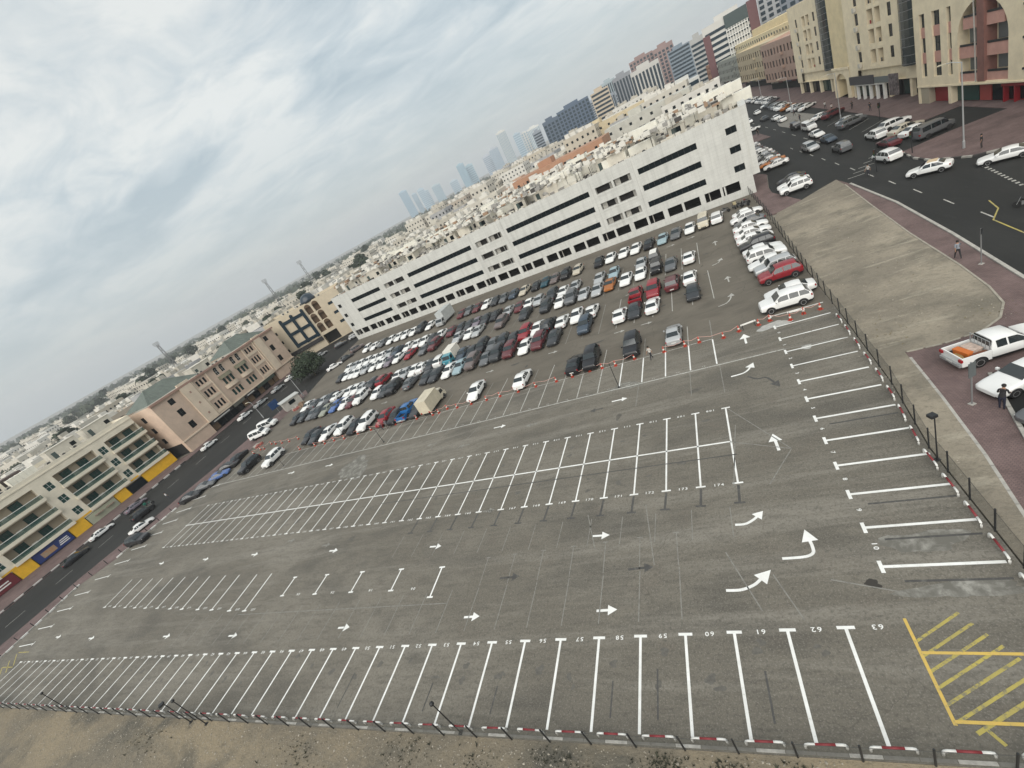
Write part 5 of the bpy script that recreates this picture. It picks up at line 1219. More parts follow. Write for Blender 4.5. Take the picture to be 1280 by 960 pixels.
# streets parallel to the white building, receding
GRP = 'low town blocks behind the white building'
for row in range(11):
    t = 62 + row * 34 + (row ** 1.6) * 5
    s = -60 - row * 22
    while s < 118 + row * 4:
        W, D, H = tr.choice(SZ)
        if row < 2: H = min(H, 12.5)
        if row >= 3: H = tr.choice([11, 14, 16, 18, 20])
        if row < 1 and s < -5: s += 20; continue
        p = wbp(s, t + tr.uniform(-4, 4)); 
        if p[0] < -108 or row > 0:
            if not (p[0] > 14 and p[1] > 90 and p[0] > 14) :
                town_block(p[0], p[1], WB_ROT, W, D, H, tr.choice([0, 0, 1, 2, 2, 3, 5, 6]), 'in the low town behind the white building', GRP)
        s += W + tr.choice([2, 3, 5, 8])
# long brick-red and tan slabs seen above the white roof
for (s, t, W, H, c, lab) in [(20, 115, 46, 15.5, (0.36, 0.20, 0.125), 'long brick red slab beyond the white building roof'), (-8, 150, 38, 12.5, (0.42, 0.28, 0.2), 'long pinkish slab left of the brick red one'), (25, 200, 50, 19, (0.50, 0.42, 0.28), 'long sand coloured slab beyond the white roof'), (60, 150, 40, 16, (0.44, 0.43, 0.38), 'long grey flat roofed hall beyond the white roof')]:
    o = bld('slab_block', wbp(s, t), WB_ROT, lab); b = MB().box(0, W, 0, 16, 0, H); b.box(W * .3, W * .45, 4, 10, H, H + 2.6); b.build('wall', mat('slab_%d' % int(s + 50), c, .9, var=.1, scale=.4), o)
    for k in range(int(W / 5)): MB().box(2 + 5 * k, 3.2 + 5 * k, -0.05, -0.005, H - 3.2, H - 2.0).build('window', GLASS, o)

# ------------------------------------------------------------------ towers on the skyline
def polar(az, D): return (-2.05 + D * math.sin(R(az)), -14.65 + D * math.cos(R(az)))
def tower(az0, az1, D, H, label, col, kind='grid', rot=None, depth=None, gl=None, fh=3.6, name='tower', bands=None):
    x0, y0 = polar(az0, D); x1, y1 = polar(az1, D); W = math.hypot(x1 - x0, y1 - y0); rz = math.atan2(y1 - y0, x1 - x0)
    dp = depth or W * 0.7
    o = bld(name, (x0, y0, 0), rz, label, 'tower' if H > 60 else 'building')
    m = mat('tw_' + label[:22], col, 0.7, var=0.06, scale=0.05); g_ = gl or GLASS_B
    b = MB(); b.box(0, W, 0, dp, 0, H); b.box(W * .25, W * .7, dp * .2, dp * .8, H, H + 3.0); b.build('wall', m, o)
    n = int(H / fh); wm = MB()
    if kind == 'bands':
        for j in range(1, n): wm.box(W * .04, W * .96, -0.25, -0.02, j * fh + 0.6, j * fh + 0.6 + fh * 0.5); 
        for j in range(1, n): wm.box(W + 0.02, W + 0.25, dp * .06, dp * .94, j * fh + 0.6, j * fh + 0.6 + fh * 0.5)
    elif kind == 'grid':
        nx = max(3, int(W / (fh * 1.05)))
        for j in range(1, n):
            for i in range(nx):
                x = (i + 0.5) * W / nx; wm.box(x - W / nx * .3, x + W / nx * .3, -0.2, -0.02, j * fh + 0.5, j * fh + fh * .75)
        nx = max(2, int(dp / (fh * 1.05)))
        for j in range(1, n):
            for i in range(nx):
                y = (i + 0.5) * dp / nx; wm.box(W + 0.02, W + 0.2, y - dp / nx * .3, y + dp / nx * .3, j * fh + 0.5, j * fh + fh * .75)
    elif kind == 'fins':
        nx = max(4, int(W / 3.2))
        for i in range(nx):
            x = (i + 0.5) * W / nx; wm.box(x - W / nx * .3, x + W / nx * .3, -0.25, -0.02, 5, H - 4)
        for i in range(int(dp / 4)): wm.box(W + 0.02, W + .25, 1 + 4 * i, 3.4 + 4 * i, 5, H - 4)
    w = wm.build('windows', g_, o); w['kind'] = 'stuff'
    return o
FARC = (0.42, 0.50, 0.56); FARG = mat('hazed_tower_glass', (0.20, 0.29, 0.36), .3)  # pale blue of distance haze put into the far towers' own colours
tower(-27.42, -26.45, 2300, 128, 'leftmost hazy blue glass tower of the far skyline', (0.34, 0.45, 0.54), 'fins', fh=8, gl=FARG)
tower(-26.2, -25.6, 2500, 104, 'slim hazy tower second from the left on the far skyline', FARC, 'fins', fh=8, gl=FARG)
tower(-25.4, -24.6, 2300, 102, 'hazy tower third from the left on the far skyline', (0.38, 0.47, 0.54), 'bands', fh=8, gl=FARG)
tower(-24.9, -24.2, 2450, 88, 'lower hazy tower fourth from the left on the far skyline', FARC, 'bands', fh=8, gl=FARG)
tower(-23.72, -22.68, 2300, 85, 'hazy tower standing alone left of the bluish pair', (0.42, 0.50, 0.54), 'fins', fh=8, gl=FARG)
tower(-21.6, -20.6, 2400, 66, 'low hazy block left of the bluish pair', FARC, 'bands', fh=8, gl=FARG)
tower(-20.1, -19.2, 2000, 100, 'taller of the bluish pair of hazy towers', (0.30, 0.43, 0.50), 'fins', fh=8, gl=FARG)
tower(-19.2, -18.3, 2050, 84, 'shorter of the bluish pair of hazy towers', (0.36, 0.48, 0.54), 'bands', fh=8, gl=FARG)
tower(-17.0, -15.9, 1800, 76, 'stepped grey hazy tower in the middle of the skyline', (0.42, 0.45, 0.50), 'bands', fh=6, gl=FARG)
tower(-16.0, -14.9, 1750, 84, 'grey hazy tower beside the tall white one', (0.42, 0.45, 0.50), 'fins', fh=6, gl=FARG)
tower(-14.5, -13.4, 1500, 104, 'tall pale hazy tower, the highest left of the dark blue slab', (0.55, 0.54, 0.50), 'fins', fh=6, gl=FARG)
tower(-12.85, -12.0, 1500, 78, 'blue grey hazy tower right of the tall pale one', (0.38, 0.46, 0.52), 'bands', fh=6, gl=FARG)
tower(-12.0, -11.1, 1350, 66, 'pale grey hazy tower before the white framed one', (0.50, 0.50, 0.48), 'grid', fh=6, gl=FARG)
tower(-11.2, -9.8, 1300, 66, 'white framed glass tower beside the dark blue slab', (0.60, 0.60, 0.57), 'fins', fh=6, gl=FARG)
tower(-9.4, -7.6, 640, 43, 'lower left wing of the dark blue glass slab', (0.07, 0.10, 0.14), 'grid', fh=4)
tower(-7.6, -3.95, 640, 45.5, 'wide dark blue glass slab above the white roof', (0.065, 0.10, 0.15), 'grid', fh=4)
tower(-3.7, -1.75, 560, 42, 'tan block with striped balconies right of the dark blue slab', (0.44, 0.37, 0.28), 'bands', fh=3.8)
tower(-2.4, -0.9, 900, 58, 'pale glass tower behind the tan striped block', (0.30, 0.36, 0.38), 'fins', fh=5)
tower(-1.2, 0.7, 640, 47, 'grey ribbed tower right of the tan striped block', (0.22, 0.23, 0.25), 'fins', fh=4)
tower(0.6, 3.5, 560, 41, 'white and grey tower with tall window slots', (0.46, 0.45, 0.42), 'fins', fh=4)
tower(0.8, 3.2, 800, 60, 'reddish brown tower behind the white slotted one, left part', (0.24, 0.16, 0.145), 'grid', fh=4.5)
tower(3.2, 5.1, 780, 58, 'reddish brown tower behind the white slotted one, right part', (0.25, 0.17, 0.155), 'grid', fh=4.5)
tower(4.4, 6.5, 700, 44, 'blue grey slab left of the banded tower', (0.16, 0.20, 0.24), 'bands', fh=4)
tower(6.5, 7.8, 520, 39, 'grey tower with balcony bands left of the maroon building', (0.34, 0.34, 0.33), 'bands', fh=3.6)
mb_ = tower(7.7, 12.3, 400, 38, 'large white banded building with maroon corners behind the street row', (0.50, 0.49, 0.46), 'bands', fh=3.5)
Wm = 400 * R(4.6)
MB().box(-0.3, 4.0, -0.5, 4, 8, 33).build('maroon_corner', mat('maroon_cladding', (0.12, 0.05, 0.052), .7), mb_)
MB().box(Wm - 5, Wm + 0.4, -0.5, 6, 8, 39).build('maroon_corner', mat('maroon_cladding', (0.12, 0.05, 0.052), .7), mb_)
MB().box(Wm * .42, Wm - 5.1, -0.6, 0, 31, 38.4).build('glass_crown', mat('crown_glass', (0.035, 0.055, 0.055), .2), mb_)
wg = MB()
for k in range(9): wg.box(Wm * .42 + k * 1.55, Wm * .42 + k * 1.55 + .5, -0.9, -0.3, 9, 31)
for k in range(7): wg.box(Wm * .42, Wm * .42 + 12.6, -0.95, -0.32, 9 + 3.4 * k, 9.6 + 3.4 * k)
wg.build('white_grid', mat('grid_white', (0.6, 0.6, 0.57), .6), mb_)
tower(12.4, 14.2, 430, 46, 'tall grey gridded tower rising at the top edge, left one', (0.36, 0.37, 0.38), 'grid', fh=3.4)
tower(14.0, 16.5, 380, 52, 'tall dark blue gridded tower rising at the top edge, right one', (0.15, 0.17, 0.20), 'grid', fh=3.4)
tower(3.6, 6.6, 330, 16, 'low dark glass building with white bands at the far street end', (0.5, 0.5, 0.47), 'bands', fh=4, depth=24)

fk = random.Random(31)
for k in range(16):
    az = -10.5 + 1.12 * k + fk.uniform(-.3, .3); w = fk.uniform(.9, 1.7); D = fk.uniform(700, 1150)
    tower(az, az + w, D, fk.uniform(33, 48) * (0.75 + D / 3200), 'mid-rise block in the belt behind the skyline slabs, %s from the left' % ordw(k + 1), fk.choice([(.34, .32, .30), (.24, .27, .31), (.42, .37, .30), (.30, .26, .24)]), fk.choice(['bands', 'grid', 'fins']), fh=4.2)
# ------------------------------------------------------------------ trees
LEAFS = [mat('leaf_dark', (0.022, 0.036, 0.016), 0.8, var=0.4, scale=0.8), mat('leaf_mid', (0.040, 0.060, 0.028), 0.8, var=0.4, scale=0.8), mat('leaf_dusty', (0.055, 0.068, 0.042), 0.85, var=0.35, scale=0.8)]
BARK = mat('bark', (0.09, 0.07, 0.05), 0.95, var=0.3, scale=3)
def tree_meshes(seed, h, r, nclump, leaf, nleaf, m):
    q = random.Random(seed); tb = MB()
    th = h * 0.42; tb.tube([(0, 0, 0), (0.08, 0.05, th * .5), (0, 0.1, th)], [h * .035, h * .028, h * .02], 7)
    cb = MB(); cs = []
    for k in range(nclump):
        t = q.uniform(0, 6.28); rr_ = r * math.sqrt(q.random()) * 0.85; z = h * q.uniform(0.36, 0.92); f = 1 - max(0, (z / h - 0.55)) * 1.1
        cs.append((rr_ * math.cos(t) * f, rr_ * math.sin(t) * f, z, r * q.uniform(0.20, 0.40)))
    for k in range(0, min(6, nclump)): tb.tube([(0, 0.1, th * .9), (cs[k][0] * .5, cs[k][1] * .5, th + (cs[k][2] - th) * .6), cs[k][:3]], [h * .018, h * .011, h * .005], 5)
    for (x, y, z, cr) in cs:
        for _ in range(nleaf):
            v = Vector((q.gauss(0, 1), q.gauss(0, 1), q.gauss(0, 0.8))).normalized() * cr * q.uniform(0.55, 1.08)
            c = Vector((x, y, z)) + v; n = (v.normalized() + Vector((q.uniform(-.6, .6), q.uniform(-.6, .6), q.uniform(-.2, .8)))).normalized()
            u = n.orthogonal().normalized(); w = n.cross(u); s = leaf * q.uniform(0.6, 1.3)
            cb.quad([c - u * s * .5 - w * s * .2, c + u * s * .1 - w * s * .55, c + u * s * .6, c + w * s * .5])
    return tb.mesh('trunk', BARK), cb.mesh('crown', m)
TREES = [tree_meshes(1, 8, 3.8, 26, 0.55, 70, LEAFS[1]), tree_meshes(2, 7, 3.2, 20, 0.7, 45, LEAFS[0]), tree_meshes(3, 9, 4.4, 24, 0.8, 45, LEAFS[2]), tree_meshes(4, 10, 5.5, 30, 1.1, 40, LEAFS[0])]
def tree(x, y, k, s, label, group=None, rz=None):
    o = empty('tree', (x, y, -0.1), rnd.uniform(0, 6) if rz is None else rz, label=label, cat='tree', group=group); o.scale = (s, s, s)
    put('trunk', TREES[k][0], o); put('crown', TREES[k][1], o); return o
big = tree_meshes(9, 6.6, 4.9, 80, 0.42, 150, LEAFS[0])
o = empty('tree', (-104.5, 80.5, -0.1), 0.4, label='round dark green tree standing at the end of the left street', cat='tree'); put('trunk', big[0], o); put('crown', big[1], o)
GT = 'trees among the houses beyond the left street'
q = random.Random(5); 
for k in range(85):
    az = q.uniform(-74, -34); D = 190 + 900 * q.random() ** 1.7
    x, y = polar(az, D)
    if x > -165 and y < 140: continue
    tree(x, y, q.choice([1, 2, 3, 3]), q.uniform(0.8, 1.3) * (1 + D / 2500), 'dusty green tree among the houses beyond the left street', GT)
HV = [(12, 10, 7), (16, 12, 7.5), (10, 9, 4.5), (20, 12, 8), (22, 14, 11), (26, 14, 12)]
FH = MB()
for k in range(380):
    az = q.uniform(-76, -28); D = 185 + 900 * q.random() ** 1.6
    x, y = polar(az, D)
    if x > -170 and y < 150: continue
    W, D_, H = q.choice(HV)
    if D > 430:
        fi_ = q.choice([0, 0, 1, 2]); FH.box(x, x + W, y, y + D_, 0, H, fi_); FH.box(x + 2, x + 5, y + 2, y + 5, H, H + 2, fi_)
        for w_ in range(int(W / 4)):
            for j_ in range(max(1, int(H / 3.5))): FH.box(x + 1.2 + 4 * w_, x + 2.6 + 4 * w_, y - .06, y - .01, 1.2 + 3.4 * j_, 2.6 + 3.4 * j_, 3); FH.box(x + W + .01, x + W + .06, y + 1 + 3 * w_, y + 2.2 + 3 * w_, 1.2 + 3.4 * j_, 2.6 + 3.4 * j_, 3)
        continue
    town_block(x, y, R(90) + q.choice([0, 0.1, 1.57]), W, D_, H, q.choice([0, 0, 1, 2, 2, 2, 6]), 'among the trees beyond the left street', 'houses beyond the left street')
FH.build('far_houses', [TM[0], TM[1], TM[2], GLASS], label='far spread of pale houses below the left horizon', cat='houses', kind='stuff')
# bigger blocks right behind the left street fronts
for x, y, W, D_, H, mi, w in [(-172, 62, 20, 18, 9.5, 0, 'just behind the rose block'), (-176, 28, 18, 14, 11, 6, 'just behind the cream balcony block'), (-178, -2, 24, 16, 11.5, 0, 'behind the left end of the cream balcony block'), (-172, 96, 24, 16, 14, 1, 'behind the right end of the rose block'), (-205, 70, 24, 16, 14, 3, 'two streets behind the rose block'), (-165, 135, 30, 14, 14.5, 5, 'behind the sandstone block'), (-150, 165, 24, 16, 14, 6, 'beyond the dome of the sandstone block'), (-225, 110, 30, 14, 14.5, 5, 'with purple grey walls left of the masts'), (-190, 120, 20, 18, 9.5, 5, 'low and grey behind the green roofs')]:
    town_block(x, y, R(90), W, D_, H, mi, w, None)
# far belt of trees along the horizon
fb = MB(); q = random.Random(8)
for k in range(800):
    az = q.uniform(-78, -16); D = q.uniform(900, 2600); x, y = polar(az, D); s = q.uniform(5, 11)
    for _ in range(4):
        c = Vector((x + q.uniform(-8, 8), y + q.uniform(-8, 8), q.uniform(1, 9))); u = Vector((q.uniform(-1, 1), q.uniform(-1, 1), q.uniform(-.5, .5))).normalized(); w = Vector((q.uniform(-.5, .5), q.uniform(-.5, .5), 1)).normalized()
        fb.quad([c - u * s - w * s * .3, c + u * s * .3 - w * s * .5, c + u * s, c + w * s * .6])
fb.build('far_woods', LEAFS[2], label='far belt of trees below the left horizon', cat='woods', kind='stuff')
# floodlight masts
for (x, y, h, lab) in [(-255, 275, 33, 'floodlight mast right of the pair on the left horizon'), (-272, 252, 33, 'floodlight mast at the middle of the left horizon'), (-300, 176, 30, 'floodlight mast above the rose block roofs')]:
    o = bld('floodlight_mast', (x, y, 0), R(40), lab, 'floodlight mast')
    b = MB()
    for sx_, sy_ in ((-1, -1), (1, -1), (1, 1), (-1, 1)): b.tube([(sx_ * 1.2, sy_ * 1.2, 0), (sx_ * .5, sy_ * .5, h)], 0.14, 4)
    for k in range(10): z = h * k / 10; w = 1.2 - .7 * k / 10; b.tube([(-w, -w, z), (w, -w, z + h / 10)], .09, 4); b.tube([(w, w, z), (-w, w, z + h / 10)], .09, 4)
    b.build('lattice', GREY_M, o); lp_ = MB()
    for i_ in range(4):
        for j_ in range(3): lp_.box(-1.7 + .9 * i_, -1.1 + .9 * i_, -.3, .1, h - .4 + .8 * j_, h + .1 + .8 * j_)
    lp_.build('lamp_panel', GREY_M, o)
# small kiosk by the left street
ks = bld('kiosk', (-95.6, 60.8, 0), R(60), 'small pale grey kiosk beside the lamp pole at the left street', 'kiosk')
MB().box(-2.2, 2.2, -1.3, 1.3, 0, 2.3).build('wall', CONC, ks); MB().box(-2.5, 2.5, -1.6, 1.6, 2.3, 2.5).build('roof', mat('kiosk_roof', (0.45, 0.46, 0.44), .7), ks); MB().box(-0.8, 0.8, -1.36, -1.305, 1.0, 1.9).build('window', GLASS, ks); MB().box(2.205, 2.25, -0.5, 0.4, 0, 2.0).build('door', FRAME_D, ks)
# ------------------------------------------------------------------ vehicles
def carpaint(name, c, metal=0.0, rough=0.32):
    return mat('paint_' + name, c, rough, metal=metal, coat=0.38, var=0.03, scale=0.2, spec=0.35)
PAINTS = {'W': ('white', (0.72, 0.72, 0.70)), 'S': ('silver', (0.42, 0.43, 0.43)), 'G': ('grey', (0.13, 0.135, 0.14)), 'D': ('dark grey', (0.045, 0.048, 0.052)),
          'K': ('black', (0.013, 0.013, 0.015)), 'R': ('red', (0.23, 0.018, 0.025)), 'M': ('maroon', (0.10, 0.022, 0.026)), 'B': ('blue', (0.06, 0.12, 0.30)),
          'U': ('bright blue', (0.02, 0.12, 0.32)), 'Y': ('blue grey', (0.055, 0.075, 0.10)), 'A': ('pale blue', (0.27, 0.36, 0.39)), 'T': ('teal and white', (0.06, 0.24, 0.30)),
          'N': ('brown grey', (0.13, 0.105, 0.10)), 'O': ('olive grey', (0.24, 0.25, 0.20)), 'V': ('mauve grey', (0.20, 0.17, 0.20)), 'Z': ('burnt orange', (0.30, 0.105, 0.025)),
          'I': ('beige', (0.45, 0.41, 0.33)), 'C': ('cream', (0.56, 0.51, 0.40)), 'E': ('dark teal', (0.015, 0.055, 0.075)), 'L': ('white topped black', (0.02, 0.02, 0.022)),
          'X': ('orange', (0.45, 0.15, 0.03)), 'J': ('cream roofed white', (0.72, 0.72, 0.70))}
PM = {k: carpaint(v[0].replace(' ', '_'), v[1], 0.25 if k in 'SGDYV' else 0.0) for k, v in PAINTS.items()}
TRIM = mat('black_trim', (0.012, 0.012, 0.013), 0.6)
CGLASS = mat('car_glass', (0.016, 0.022, 0.024), 0.06, spec=0.9)
RUBBER = mat('tyre', (0.014, 0.014, 0.014), 0.85)
RIMM = mat('alloy', (0.38, 0.38, 0.38), 0.35, metal=0.7)
HEADL = mat('headlight', (0.70, 0.70, 0.68), 0.15)
TAILL = mat('taillight', (0.28, 0.008, 0.010), 0.25)
PLATE = mat('number_plate', (0.60, 0.60, 0.57), 0.5)
# stations: x, z bottom, z belt, z top, half width belt, half width top
PROF = {
 's': dict(name='sedan', st=[(2.36, .36, .54, .60, .62, .50), (2.24, .24, .62, .70, .80, .66), (1.75, .20, .70, .80, .885, .74), (0.98, .20, .84, .93, .90, .77), (0.22, .20, .88, 1.38, .905, .60), (-0.45, .20, .90, 1.44, .905, .60), (-1.0, .20, .91, 1.38, .90, .585), (-1.72, .20, .93, 1.02, .89, .72), (-2.22, .24, .90, .97, .83, .68), (-2.36, .38, .80, .86, .72, .60)],
           ws=(3, 4), rw=(6, 7), win=(3, 7), pil=-0.35, wh=.325, ax=(1.42, -1.40), L=4.72),
 'u': dict(name='SUV', st=[(2.36, .42, .72, .80, .68, .56), (2.26, .30, .86, .96, .86, .74), (1.75, .26, .96, 1.07, .94, .82), (1.05, .26, 1.02, 1.13, .955, .84), (0.40, .26, 1.06, 1.68, .955, .68), (-0.6, .26, 1.08, 1.78, .955, .69), (-1.75, .26, 1.10, 1.72, .95, .67), (-2.22, .28, 1.10, 1.18, .90, .80), (-2.36, .42, .98, 1.06, .82, .72)],
           ws=(3, 4), rw=(6, 7), win=(3, 7), pil=-0.3, wh=.38, ax=(1.45, -1.42), L=4.74),
 'h': dict(name='hatchback', st=[(1.98, .36, .58, .66, .62, .50), (1.86, .24, .68, .77, .80, .68), (1.35, .20, .78, .90, .86, .74), (0.85, .20, .88, .99, .865, .76), (0.20, .20, .92, 1.44, .865, .60), (-0.6, .20, .94, 1.50, .865, .61), (-1.45, .20, .95, 1.42, .85, .58), (-1.85, .24, .92, 1.0, .80, .70), (-1.97, .38, .82, .9, .72, .62)],
           ws=(3, 4), rw=(6, 7), win=(3, 7), pil=-0.3, wh=.31, ax=(1.22, -1.22), L=3.95),
 'v': dict(name='minibus', st=[(2.45, .42, .70, .80, .72, .62), (2.40, .30, .98, 1.08, .86, .76), (1.95, .26, 1.06, 1.18, .92, .84), (1.62, .26, 1.10, 1.28, .93, .86), (1.05, .26, 1.12, 1.95, .935, .74), (-0.4, .26, 1.12, 2.05, .935, .76), (-2.15, .26, 1.12, 2.02, .93, .75), (-2.40, .30, 1.10, 1.5, .90, .82), (-2.46, .45, 1.0, 1.2, .84, .78)],
           ws=(3, 4), rw=(6, 7), win=(3, 6), pil=0.55, wh=.35, ax=(1.55, -1.35), L=4.92),
 'j': dict(name='off-roader', st=[(2.05, .50, .85, .95, .60, .55), (2.0, .45, .95, 1.05, .78, .72), (1.4, .42, 1.0, 1.10, .82, .78), (0.62, .40, 1.04, 1.14, .84, .80), (0.32, .40, 1.06, 1.72, .84, .72), (-0.6, .40, 1.06, 1.80, .84, .72), (-1.9, .40, 1.06, 1.78, .84, .72), (-1.98, .42, 1.04, 1.2, .82, .76), (-2.02, .5, .95, 1.05, .8, .72)],
           ws=(3, 4), rw=(6, 7), win=(3, 6), pil=-0.45, wh=.41, ax=(1.35, -1.2), L=4.1),
 'p': dict(name='pickup', st=[(2.62, .45, .80, .88, .70, .58), (2.52, .34, .92, 1.02, .87, .76), (1.95, .30, 1.0, 1.11, .925, .82), (1.25, .30, 1.05, 1.16, .935, .84), (0.62, .30, 1.08, 1.70, .935, .68), (-0.2, .30, 1.08, 1.78, .935, .69), (-0.72, .30, 1.08, 1.72, .93, .68), (-0.84, .32, 1.06, 1.14, .92, .80), (-0.86, .40, 1.0, 1.06, .9, .78)],
           ws=(3, 4), rw=(6, 7), win=(3, 6), pil=0.05, wh=.39, ax=(1.75, -1.55), L=5.25),
}
def ring(st):
    x, zb, zs, zt, hb, ht = st
    half = [(0.0, zb), (hb * .90, zb), (hb * .985, zb + (zs - zb) * .28), (hb, zb + (zs - zb) * .68), (hb * .965, zs), (ht + (hb * .965 - ht) * .12, zs + (zt - zs) * .88), (ht * .84, zt), (0.0, zt + .025)]
    return [(x, y, z) for y, z in half] + [(x, -y, z) for y, z in half[-2:0:-1]]
def lerp3(a, b, t): return tuple(a[i] + (b[i] - a[i]) * t for i in range(3))
def vehicle_meshes(key):
    P = PROF[key]; st = P['st']; rings = [ring(s) for s in st]; n = len(rings[0]); D = {}
    b = MB()
    for r in rings: b.v += r
    for k in range(len(rings) - 1):
        for j in range(n):
            l = (j + 1) % n
            low = (j in (0, n - 1)) or (j in (1, n - 2))
            b.f.append((k * n + j, k * n + l, (k + 1) * n + l, (k + 1) * n + j)); b.m.append(1 if low else 0)
    b.f.append(tuple(range(n - 1, -1, -1))); b.m.append(0); o = (len(rings) - 1) * n; b.f.append(tuple(o + j for j in range(n))); b.m.append(0)
    # wheel arches: dark discs slightly proud of the flanks
    for ax in P['ax']:
        for s in (1, -1):
            hw = 0.93 * max(q[4] for q in st); R_ = P['wh'] * 1.2; yy = s * (max(q[4] for q in st) * 1.006); pts = []
            for t in range(13):
                a = math.pi * t / 12 * 1.16 - 0.25; pts.append((ax + R_ * math.cos(a), yy, P['wh'] + R_ * math.sin(a)))
            b.quad(pts if s < 0 else pts[::-1], 1)
    # bumper grille + door seams
    f = st[1]; b.box(f[0] + .02, f[0] + .10, -f[4] * .5, f[4] * .5, f[1] + .16, f[1] + .30, 1)
    if key == 'p':
        zb, hw, x0, x1 = .55, .93, -2.58, -0.88
        b.box(x0, x1, -hw, hw, .42, zb + .12, 0); b.box(x0, x1, -hw, -hw + .07, zb + .12, 1.10, 0); b.box(x0, x1, hw - .07, hw, zb + .12, 1.10, 0); b.box(x0, x0 + .07, -hw + .07, hw - .07, zb + .12, 1.10, 0)
        b.box(x0 + .071, x1, -hw + .071, hw - .071, zb + .12, zb + .14, 1); b.box(x0 - .14, x0 - .002, -hw + .05, hw - .05, .42, .60, 2)
    D['body'] = b
    def top(k, f=.9): return (st[k][0], st[k][5] * f, st[k][3] + .012)
    def panel(ka, kb, fa, fb, ta, tb):
        A, B_ = (st[ka][0], st[ka][5] * fa, st[ka][3] + .02), (st[kb][0], st[kb][5] * fb, st[kb][3] + .02)
        p, q = lerp3(A, B_, ta), lerp3(A, B_, tb)
        d = 0.02 if st[kb][0] < st[ka][0] and st[kb][3] > st[ka][3] else -0.02
        return MB().quad([(p[0] + d, -p[1], p[2] + .008), (p[0] + d, p[1], p[2] + .008), (q[0] + d, q[1], q[2] + .008), (q[0] + d, -q[1], q[2] + .008)])
    a, c = P['ws']; D['windscreen'] = panel(a, c, .95, 1.02, .10, .93)
    a, c = P['rw']; D['rear_window'] = panel(a, c, 1.0, .92, .08, .86)
    # side windows follow the flank between belt and roof edge
    def at(x, t, s):
        for k in range(len(st) - 1):
            if st[k][0] >= x >= st[k + 1][0]:
                u = (st[k][0] - x) / (st[k][0] - st[k + 1][0]); p4 = lerp3(rings[k][4], rings[k + 1][4], u); p5 = lerp3(rings[k][5], rings[k + 1][5], u)
                p = lerp3(p4, p5, t); return (p[0], s * (p[1] + .012), p[2] + .004)
    xa, xb = st[P['win'][0]][0] - .12, st[P['win'][1]][0] + .16; bp = P['pil']
    segs = [(xa, bp + .05), (bp - .05, xb)]
    if key == 'v': segs = [(xa, bp + .05), (bp - .05, -0.75), (-0.87, xb)]
    if key == 'u': segs = [(xa, bp + .05), (bp - .05, -1.15), (-1.25, xb)]
    for s, nm in ((1, 'L'), (-1, 'R')):
        for i, (p, q) in enumerate(segs):
            xs = sorted({p, q} | {t[0] for t in st if q < t[0] < p}, reverse=True); w = MB()
            for x0, x1 in zip(xs, xs[1:]):
                f = [at(x0, .10, s), at(x0, .90, s), at(x1, .90, s), at(x1, .10, s)]
                w.quad(f if s < 0 else f[::-1])
            D['side_window%d%s' % (i, nm)] = w
    r = P['wh']; w_ = .11
    D['wheel'] = MB().lathe([(r * .66, -w_), (r * .94, -w_), (r, -w_ * .6), (r, w_ * .6), (r * .94, w_), (r * .66, w_)], 16, axis='y')
    D['rim'] = MB().lathe([(r * .2, -w_ * .95), (r * .66, -w_ * 1.02), (r * .66, w_ * 1.02), (r * .2, w_ * .95)], 10, axis='y')
    f = st[1]; t = st[-2]
    D['headlight'] = MB().box(-.14, .03, -.15, .15, -.065, .065); D['taillight'] = MB().box(-.03, .10, -.13, .13, -.10, .10)
    D['mirror'] = MB().box(-.07, .07, -.09, .09, 0, .14); D['plate'] = MB().box(-.012, .0, -.26, .26, -.06, .06)
    return D
VM = {}
def vm(key):
    if key not in VM:
        D = vehicle_meshes(key); out = {}
        for k, b in D.items():
            mats = {'body': [PM['W'], TRIM, GALV], 'wheel': [RUBBER], 'rim': [RIMM], 'headlight': [HEADL], 'taillight': [TAILL], 'mirror': [PM['W']], 'plate': [PLATE]}.get(k, [CGLASS])
            nm = ''.join(ch for ch in k if not ch.isdigit()).rstrip('LR') if k.startswith('side') else k
            me = b.mesh(nm, mats, smooth=k in ('wheel',))
            if k == 'body':
                bm = bmesh.new(); bm.from_mesh(me); bm.normal_update()
                for f in bm.faces: f.smooth = True
                for e in bm.edges:
                    if len(e.link_faces) == 2 and e.calc_face_angle(0) > R(38): e.smooth = False
                bm.to_mesh(me); bm.free()
            out[k] = me
        VM[key] = out
    return VM[key]
def oslot(o, m):
    o.material_slots[0].link = 'OBJECT'; o.material_slots[0].material = m
CAMP = Vector((-2.05, -14.65, 25.2))
